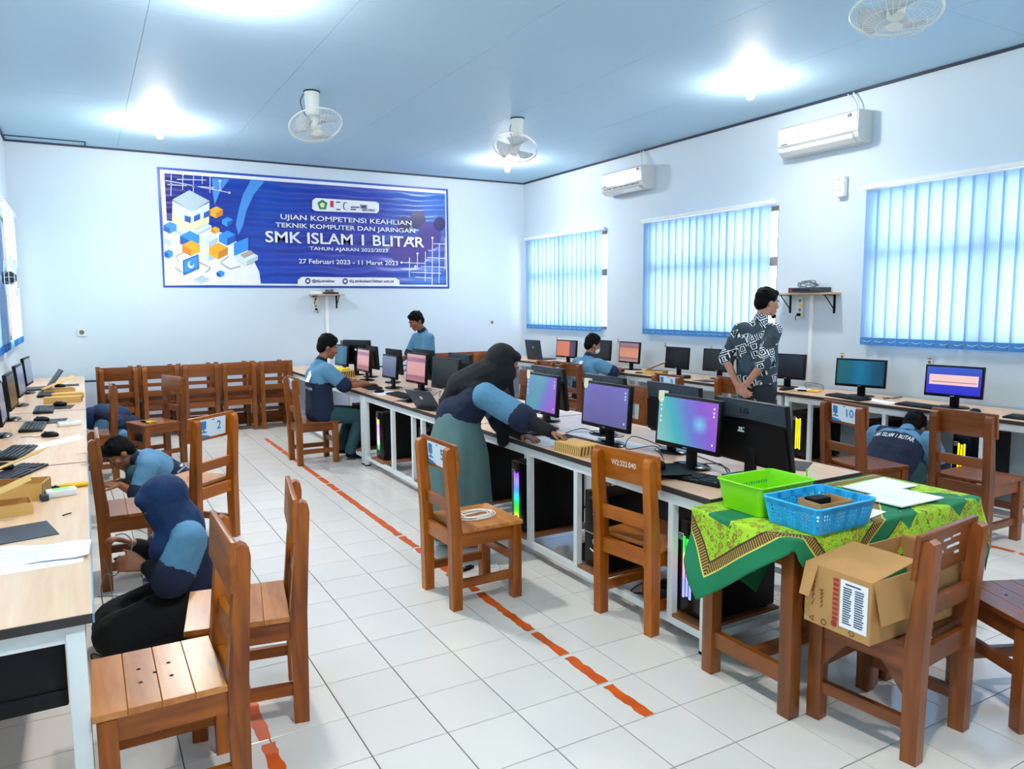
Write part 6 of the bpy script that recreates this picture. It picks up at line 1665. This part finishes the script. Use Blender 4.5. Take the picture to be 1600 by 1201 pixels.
# ---------- 2. boy typing at the centre desk
J = dict(pelvis=(2.10, 7.74, .50), chest=(2.09, 7.74, .895), neck=(2.12, 7.74, 1.03), head=(2.20, 7.735, 1.19), shR=(2.14, 7.56, .955), shL=(2.14, 7.93, .955), elR=(2.30, 7.48, .80), elL=(2.32, 7.98, .80), wrR=(2.535, 7.53, .80), wrL=(2.545, 7.90, .80),
         hipR=(2.10, 7.66, .49), hipL=(2.10, 7.83, .49), knR=(2.50, 7.60, .46), knL=(2.50, 7.90, .46), anR=(2.36, 7.60, .075), anL=(2.34, 7.90, .075), toR=(2.50, 7.58, .045), toL=(2.48, 7.90, .045))
b2, sh2, J2, P2, Q2 = boy('boy in navy and light blue shirt sitting and typing at the centre desk', (2.10, 7.74, 0), J, (.96, -.05, -.28), hands=[('R', (1, .25, -.04), (0, 0, 1), -1, dict(curl=16)), ('L', (1, -.2, -.04), (0, 0, 1), 1, dict(curl=16))], hairfull=.012, belly=1.12, shirt_r=1.06, yoke=.80)
wrap_text('ISLAM 1 BLITAR', sh2, (-.10, -.02, .775), (0, -1, 0), (0, 0, 1), .22, .026, 'shirt_print', b2)
tgb = B(); q = Vector((-.12, -.08, .90)); tgb.prism([(-.035, -.06), (.035, -.06), (.035, .06), (-.035, .06)], q, (.25, -.97, 0), (.45, .1, .88), V3(-.9, -.25, .4) * .003).obj('name_card', 'paper', b2)
# ---------- 3. boy standing at the far side
J = dict(pelvis=(3.84, 9.0, .84), chest=(3.83, 9.0, 1.13), neck=(3.81, 9.0, 1.27), head=(3.715, 8.985, 1.415), shR=(3.80, 9.17, 1.19), shL=(3.82, 8.83, 1.19), elR=(3.70, 9.21, .97), elL=(3.74, 8.78, .955), wrR=(3.50, 9.16, .86), wrL=(3.55, 8.82, .82),
         hipR=(3.84, 9.09, .82), hipL=(3.84, 8.91, .82), knR=(3.82, 9.09, .45), knL=(3.82, 8.91, .45), anR=(3.85, 9.09, .08), anL=(3.85, 8.91, .08), toR=(3.70, 9.10, .045), toL=(3.70, 8.90, .045))
boy('boy standing behind the far centre monitors looking down', (3.84, 9.0, 0), J, (-.86, -.12, -.42), hands=[('R', (-1, -.1, -.3), (0, 0, 1), -1, dict(curl=22)), ('L', (-1, .1, -.3), (0, 0, 1), 1, dict(curl=22))], yoke=.5, hscale=.98, shirt_r=.95, hem=.08)
# ---------- 4. masked boy at the right wall desk
J = dict(pelvis=(5.42, 7.66, .47), chest=(5.45, 7.68, .80), neck=(5.49, 7.69, .945), head=(5.565, 7.70, 1.105), shR=(5.52, 7.50, .865), shL=(5.48, 7.88, .865), elR=(5.66, 7.38, .775), elL=(5.68, 7.95, .775), wrR=(5.91, 7.58, .79), wrL=(5.93, 7.86, .79),
         hipR=(5.42, 7.57, .48), hipL=(5.42, 7.75, .48), knR=(5.80, 7.54, .46), knL=(5.80, 7.78, .46), anR=(5.72, 7.54, .08), anL=(5.72, 7.78, .08), toR=(5.85, 7.53, .045), toL=(5.85, 7.79, .045))
b4, sh4, J4, P4, Q4 = boy('boy with white face mask sitting at the right wall desk', (5.42, 7.66, 0), J, (.92, -.16, -.22), hands=[('R', (1, .3, -.02), (0, 0, 1), -1, dict(curl=16)), ('L', (1, -.1, -.02), (0, 0, 1), 1, dict(curl=16))], mask=True, hairfull=.02, yoke=.50, shirt_r=1.08, hscale=.98)
wrap_text('SMK ISLAM 1 BLITAR', sh4, (-.09, -.02, .70), (.12, -.99, 0), (0, 0, 1), .27, .03, 'shirt_print', b4)
B().prism([(-.03, -.06), (.03, -.06), (.03, .06), (-.03, .06)], V3(-.075, .0, .86), (.1, -.99, 0), (.5, .1, .86), V3(-.86, 0, .5) * .003).obj('name_card', 'paper', b4)
# ---------- 5. man in patterned shirt
t = NT('patterned_shirt'); t.b.inputs['Roughness'].default_value = .8
vo = t.n('ShaderNodeTexVoronoi', i_Scale=13.0); vo.distance = 'CHEBYCHEV'; vo.inputs['Randomness'].default_value = .55; t.l(t.coords('Object', (1, 1, 1), (.3, .2, .5)), vo.inputs['Vector'])
sc_ = t.n('ShaderNodeSeparateColor'); t.l(vo.outputs['Color'], sc_.inputs[0])
ringm = t.math('GREATER_THAN', t.math('SINE', t.math('MULTIPLY', vo.outputs['Distance'], 30.0)), .25)
pick = t.math('GREATER_THAN', sc_.outputs[0], .45); ln = t.math('MULTIPLY', ringm, pick)
n5 = t.n('ShaderNodeTexNoise', i_Scale=1.0, i_Detail=2.0); t.l(t.coords('Object', (160, 160, 12)), n5.inputs['Vector'])
g5 = t.mix(sc_.outputs[1], rgba((8, 20, 30)), rgba((52, 76, 92))); g5 = t.mix(t.math('MULTIPLY', n5.outputs[0], .3), g5, rgba((96, 112, 124))); g5 = t.mix(pick, g5, rgba((8, 18, 26)))
t.color(t.mix(ln, g5, rgba((226, 230, 236)))); M['patterned_shirt'] = t.m
J = dict(pelvis=(5.03, 4.55, .88), chest=(5.04, 4.56, 1.30), neck=(5.065, 4.56, 1.46), head=(5.145, 4.56, 1.625), shR=(5.085, 4.43, 1.385), shL=(4.985, 4.70, 1.385), elR=(4.90, 4.37, 1.11), elL=(4.86, 4.745, 1.13), wrR=(4.85, 4.50, .935), wrL=(4.84, 4.58, .915),
         hipR=(5.03, 4.46, .86), hipL=(5.03, 4.64, .86), knR=(5.05, 4.45, .46), knL=(5.05, 4.66, .46), anR=(5.02, 4.45, .08), anL=(5.02, 4.66, .08), toR=(5.16, 4.43, .045), toL=(5.16, 4.67, .045))
b5, sh5, J5, P5, Q5 = boy('man in black and white geometric shirt standing with hands behind his back', (5.03, 4.55, 0), J, (.93, -.26, -.14), hands=[('R', (-.1, .75, -.6), (-1, 0, .2), 1, dict(curl=30)), ('L', (.0, -.8, -.55), (-1, 0, .2), -1, dict(curl=30))], trousers='dark_trousers', skin='skin_light', shirt_mats=('patterned_shirt', 'patterned_shirt'), sleeves=.82, shirt_r=.92, belly=1.05, cuffmat='patterned_shirt', hem=.10)
H = Flesh(); H.ell(P5(0, .082, -.108), (.024, .018, .024), Q5); H.build('beard', ['hair'], b5, .006, 1)
gl = B()
for sg in (-1, 1): gl.tube([P5(sg * .03 + .022 * math.cos(a), .108, .002 + .017 * math.sin(a)) for a in np.linspace(0, 2 * PI, 14, endpoint=False)], .0016, 5, closed=True); gl.tube([P5(sg * .052, .106, .006), P5(sg * .082, .0, .006)], .0016, 5)
gl.obj('glasses', 'silver', b5)
# ---------- 6. boy crouching under the right wall desk
J = dict(pelvis=(5.40, 3.60, .27), chest=(5.60, 3.58, .50), neck=(5.72, 3.60, .58), head=(5.86, 3.63, .605), shR=(5.67, 3.40, .53), shL=(5.62, 3.79, .53), elR=(5.78, 3.36, .32), elL=(5.76, 3.88, .32), wrR=(5.95, 3.47, .24), wrL=(5.97, 3.76, .24),
         hipR=(5.42, 3.50, .26), hipL=(5.42, 3.69, .26), knR=(5.72, 3.46, .36), knL=(5.72, 3.75, .36), anR=(5.46, 3.46, .07), anL=(5.46, 3.73, .07), toR=(5.62, 3.45, .04), toL=(5.62, 3.74, .04))
b6, sh6, J6, P6, Q6 = boy('boy crouching under the right wall desk with his back to the camera', (5.40, 3.60, 0), J, (.88, .15, -.42), up=(.4, 0, 1), hands=[('R', (.9, .2, -.3), (0, 0, 1), -1, dict(curl=28)), ('L', (.9, -.2, -.3), (0, 0, 1), 1, dict(curl=28))], yoke=.93, do_face=False, shirt_r=1.15, belly=1.08, shmat=0)
wrap_text('SMK ISLAM 1 BLITAR', sh6, (.10, -.02, .58), (.1, -.99, 0), (.75, 0, .65), .32, .04, 'shirt_print', b6)
# ---------- 7. boy squatting by the left desks
J = dict(pelvis=(.60, 6.38, .24), chest=(.42, 6.30, .415), neck=(.305, 6.29, .475), head=(.185, 6.28, .530), shR=(.38, 6.46, .44), shL=(.36, 6.10, .44), elR=(.27, 6.52, .24), elL=(.27, 6.03, .255), wrR=(.165, 6.32, .31), wrL=(.165, 6.12, .325),
         hipR=(.60, 6.46, .22), hipL=(.60, 6.28, .22), knR=(.28, 6.46, .375), knL=(.28, 6.20, .375), anR=(.44, 6.46, .07), anL=(.44, 6.22, .07), toR=(.28, 6.46, .04), toL=(.28, 6.22, .04))
b7, sh7, J7, P7, Q7 = boy('boy squatting on the floor with head bowed over a cable by the left desks', (.42, 6.30, 0), J, (-.72, -.12, -.68), up=(-.6, 0, .8), hands=[('R', (-.9, -.4, .1), (0, .3, 1), 1, dict(curl=42)), ('L', (-.95, .1, .12), (0, -.3, 1), -1, dict(curl=42))], yoke=.66, shirt_r=.98)
wrap_text('ISLAM 1', sh7, (.20, -.05, .40), (.55, -.83, 0), (-.45, -.1, .85), .16, .03, 'shirt_print', b7)
# ---------- 8. girl kneeling in the foreground
O = (.25, 3.88, 0); L_ = rel(O)
p8 = person('kneeling girl in navy hijab twisting a cable in the foreground left', O)
pel, chs, nk, hd = L_(.40, 3.88, .20), L_(.385, 3.88, .46), L_(.345, 3.90, .575), L_(.285, 3.92, .685)
shN, shF = L_(.375, 3.73, .535), L_(.355, 4.06, .535)
elN, wrN = L_(.275, 3.70, .35), L_(.185, 3.775, .43)
elF, wrF = L_(.27, 4.06, .38), L_(.155, 4.00, .475)
S = Flesh(); P_, Q = head(S, hd, V3(-.80, .05, -.60), V3(-.5, 0, .85), .98, ears=False)
S.cap(nk, lerp(nk, hd, .7), .05); S.cap(pel, chs, .085, .085); S.cap(chs, nk, .085, .05); S.cap(shN, shF, .045); S.chain([shN, elN, wrN], [.04, .034, .024]); S.chain([shF, elF, wrF], [.04, .034, .024])
hand(S, wrN, V3(-.95, .1, .25), V3(.15, -.9, .35), 1, 38, .9, .98, 35); hand(S, wrF, V3(-.85, -.05, .50), V3(-.3, .1, .9), 1, 40, .9, .98, 35)
for yy in (3.79, 3.98): S.chain([L_(.42, yy, .19), L_(.05, yy + .02, .10), L_(.40, yy, .07), L_(.50, yy, .05)], [.075, .055, .04, .03])
S.build('body', ['skin'], p8, .0062, 3); face_parts(P_, Q, p8, .98)
T = Flesh(); sd = (shN - shF).normalized(); mid = lerp(pel, chs, .55)
for sg in (-1, 1): T.chain([pel + sd * .07 * sg, mid + sd * .075 * sg, chs + sd * .08 * sg], [.118, .108, .10])
T.cap(shN, shF, .078); T.cap(lerp(shN, shF, .12), lerp(shN, shF, .88), .080, .080, 1)
for (a, e) in ((shN, elN), (shF, elF)): T.cap(a, lerp(a, e, .72), .083, .088, 1); C = Flesh(); C.cap(lerp(a, e, .76), lerp(a, e, .87), .095, .094); C.build('cuff', ['navy'], p8, .009, 3)
T.build('shirt', ['navy', 'light_blue'], p8, .009, 5)
for (e, w_) in ((elN, wrN), (elF, wrF)):
    K = Flesh(); K.chain([e + V3(.02, 0, .02), e, lerp(e, w_, .88)], [.062, .056, .036]); K.build('sleeve', ['black_cloth'], p8, .008, 3)
G = Flesh()
for yy in (3.79, 3.98): G.chain([L_(.42, yy, .20), L_(.05, yy + .01, .125)], [.135, .095]); G.chain([L_(.06, yy + .01, .085), L_(.42, yy, .085)], [.080, .085])
G.cap(L_(.42, 3.76, .15), L_(.42, 4.0, .15), .14); G.cap(L_(.05, 3.80, .11), L_(.05, 3.98, .11), .10); G.cap(L_(.25, 3.885, .12), L_(.42, 3.885, .14), .11)
def flatten(ctr, mi): return mi
sk8 = G.build('skirt', ['black_cloth'], p8, .010, 6)
for v in sk8.data.vertices:
    if v.co.z < .004: v.co.z = .004
N = Flesh()
N.ell(P_(0, -.020, .020), (.098, .116, .110), Q); N.ell(P_(0, .045, .074), (.072, .050, .036), Q); N.chain([hd + V3(.01, 0, -.02), nk, lerp(nk, chs, .25)], [.105, .115, .118]); N.cap(P_(0, .02, -.10), P_(0, .0, -.17), .07, .08)
for sg in (-1, 1): N.cap(nk, lerp(nk, chs, .3) + sd * .085 * sg, .10, .075)
N.chain([P_(0, .03, -.12), L_(.275, 3.84, .47), L_(.27, 3.82, .33)], [.065, .075, .045])
N.build('hijab', ['navy_hijab'], p8, .009, 5)
# ---------- 9. girl bent down behind the chairs by the left desks
O = (.25, 8.75, 0); L_ = rel(O)
p9 = person('person under a blue hijab bent low on the floor by the far left desk', O)
S = Flesh(); hd = L_(.08, 8.72, .42); P_, Q = head(S, hd, V3(-.5, -.2, -.85), V3(-.7, 0, .5), .95, ears=False); nk = L_(.18, 8.74, .47)
S.cap(nk, hd, .05); S.cap(nk, L_(.42, 8.78, .30), .09); S.chain([L_(.18, 8.60, .40), L_(.10, 8.56, .22), L_(-.0, 8.62, .10)], [.04, .034, .025]); S.chain([L_(.18, 8.92, .40), L_(.10, 8.96, .22), L_(0, 8.9, .10)], [.04, .034, .025])
hand(S, L_(-.0, 8.62, .10), V3(-.8, .2, -.4), V3(0, 0, 1), 1, 30); hand(S, L_(0, 8.9, .10), V3(-.8, -.2, -.4), V3(0, 0, 1), -1, 30)
for yy in (8.68, 8.87): S.chain([L_(.46, yy, .24), L_(.15, yy, .12), L_(.48, yy, .07)], [.07, .055, .04])
S.build('body', ['skin'], p9, .0075, 3)
T = Flesh(); T.cap(nk + V3(.02, -.09, -.02), L_(.44, 8.70, .30), .115, .13); T.cap(nk + V3(.02, .09, -.02), L_(.44, 8.86, .30), .115, .13); T.cap(L_(.34, 8.55, .26), L_(.40, 8.55, .22), .06, .06, 1)
for yy in (8.60, 8.92): T.cap(L_(.18, yy, .40), L_(.12, yy + (.02 if yy > 8.7 else -.02), .27), .075, .07, 1)
T.build('shirt', ['navy', 'light_blue'], p9, .010, 5)
N = Flesh(); N.ell(P_(0, -.02, .02), (.10, .118, .112), Q); N.chain([hd, nk, L_(.34, 8.74, .44)], [.11, .125, .115]); N.cap(nk, L_(.30, 8.60, .40), .11, .085); N.cap(nk, L_(.32, 8.90, .40), .11, .085); N.build('hijab', ['navy_hijab'], p9, .010, 5)
G = Flesh()
for yy in (8.68, 8.87): G.chain([L_(.46, yy, .22), L_(.14, yy, .13)], [.13, .095]); G.cap(L_(.15, yy, .085), L_(.48, yy, .085), .08)
g9 = G.build('skirt', ['black_cloth'], p9, .011, 5)
for v in g9.data.vertices: v.co.z = max(v.co.z, .004)
p9.location = (.20, 9.14, 0)
# ================================================================== CABLES
def cable(label, pts, r=.003, mat='cable_black', seg=5, n=7, name='cable', group='loose cables'):
    c = Vector(pts[0]); q = B().tube(curve_pts([Vector(p) - c for p in pts], n), r, seg).obj(name, mat, None, 60); q.location = c; tag(q, label, 'cable', group); return q
z = DZ + .004
cable('black cable tangle between the purple and teal monitors', [(2.82, 3.22, z), (2.90, 3.38, z + .03), (2.80, 3.52, z), (2.93, 3.62, z + .05), (3.02, 3.44, z), (2.86, 3.30, z + .02), (2.78, 3.16, z)])
cable('black cable trailing behind the near teal monitor', [(2.82, 2.98, z), (2.90, 2.86, z + .02), (2.84, 2.74, z), (2.92, 2.82, z), (2.99, 3.04, z), (3.05, 3.3, z)])
cable('black cable lying by the violet monitor foot', [(2.80, 4.18, z), (2.90, 4.12, z + .03), (2.95, 3.98, z), (2.86, 3.88, z), (2.98, 3.78, z + .02), (3.06, 3.95, z)])
cable('thin black cable beside the pink installer monitor', [(2.84, 6.52, z), (2.90, 6.44, z + .06), (2.86, 6.38, z + .02), (2.96, 6.30, z)])
cable('black cable looped on the right wall desk beside the dark screen', [(6.32, 5.06, z), (6.40, 5.14, z + .05), (6.44, 4.98, z + .04), (6.36, 4.90, z)])
cable('black cable loop under the teal desktop monitor', [(6.20, 4.14, z), (6.28, 4.02, z + .03), (6.36, 4.12, z), (6.30, 4.22, z)])
f = .004
cable('grey network cable looping on the floor in front of the kneeling girl', [(.02, 4.02, .42), (.04, 4.10, .30), (.06, 4.35, .05), (.14, 4.52, f), (.16, 4.30, f), (.06, 4.22, f), (.03, 4.45, f), (.10, 4.62, f), (-.02, 4.70, f)], .0028, 'cable_grey')
cable('grey network cable between the kneeling girl\'s hands', [(.075, 3.99, .535), (.115, 3.93, .55), (.14, 3.86, .52), (.115, 3.78, .465)], .0028, 'cable_grey')
cable('grey network cable falling from the kneeling girl\'s lower hand', [(.11, 3.78, .455), (.06, 3.80, .40), (.02, 3.92, .37), (.0, 4.0, .25), (.03, 4.05, .06), (.12, 4.15, f)], .0028, 'cable_grey')
cable('thin cable hanging from the squatting boy\'s hands', [(.09, 6.2, .34), (.12, 6.16, .22), (.16, 6.1, .06), (.28, 5.95, f), (.35, 5.6, f), (.30, 5.2, f)], .0026, 'cable_grey')
cable('grey cable on the floor under the near left desk', [(-.05, 3.3, f), (.03, 3.5, f), (-.04, 3.62, f), (.04, 3.72, f), (-.06, 3.9, f), (.05, 3.32, f + .004), (.22, 3.2, f)], .0028, 'cable_black')
cable('white cable looped on the floor under the number 5 chair', [(1.86, 3.95, f), (2.0, 3.82, f), (2.12, 3.9, f), (2.16, 4.04, f), (2.05, 4.08, f), (2.02, 3.95, f), (2.14, 3.86, f)], .003, 'cable_white')
cable('black power cable on the floor under the near centre desk', [(2.62, 3.0, f), (2.72, 3.12, f), (2.60, 3.22, f), (2.82, 3.3, f), (2.9, 3.1, f), (3.0, 3.25, f)], .004)
cable('black cable bundle hanging under the right wall desk', [(6.2, 2.95, .5), (6.15, 2.85, .3), (6.2, 2.72, .22), (6.3, 2.8, .12), (6.2, 3.0, .06), (6.3, 2.65, .03)], .006)
cable('black cable loops under the right end of the right wall desk', [(6.1, 2.7, .34), (6.15, 2.6, .2), (6.25, 2.75, .16), (6.18, 2.9, .24), (6.1, 2.62, .12), (6.2, 2.55, .03)], .006)
# power blocks on the floor under the centre desks
for k, (x, y, lab) in enumerate(((2.75, 3.80, 'black power block on the floor under the near centre desk'), (2.78, 4.62, 'black power block on the floor behind the rainbow lit tower'), (2.70, 3.02, 'black power block on the floor behind the inventory number chair'))):
    t = thing('power_block', lab, 'power block', (x, y, 0), R(20 * k), 'power blocks under the desks')
    B().cbox((0, 0, .05), (.16, .10, .10), bev=.012).obj('case', 'black_plastic', t, 30); B().cbox((0, -.051, .05), (.1, .003, .06)).obj('face', 'grey_plastic', t)
    B().tube(curve_pts([(.08, 0, .05), (.16, .04, .03), (.2, .16, .005)], 5), .005, 6).obj('cord', 'cable_black', t)
# tool held by the kneeling girl, blue scraps on the floor
pliers('yellow green pliers on the floor beyond the kneeling girl\'s hands', (.16, 5.35, .0), 20, 1.0, 10, 'yellow_light')
for k, (x, y, lab) in enumerate(((.30, 4.85, 'blue plastic wrapper on the floor behind the kneeling girl\'s hands'), (.34, 5.05, 'small blue cap on the floor by the number 2 chair'))):
    b = B().ellipsoid((0, 0, .012), (.09 if k == 0 else .03, .05 if k == 0 else .03, .014 if k == 0 else .022), seg=12, rings=6); b.v = [(v[0], v[1], max(0.0, v[2])) for v in b.v]
    q = b.obj('plastic_wrapper', 'ban_blue' if k == 0 else 'ban_deep', None, 60); place(q, (x, y, 0.0003), .4); tag(q, lab, 'wrapper')
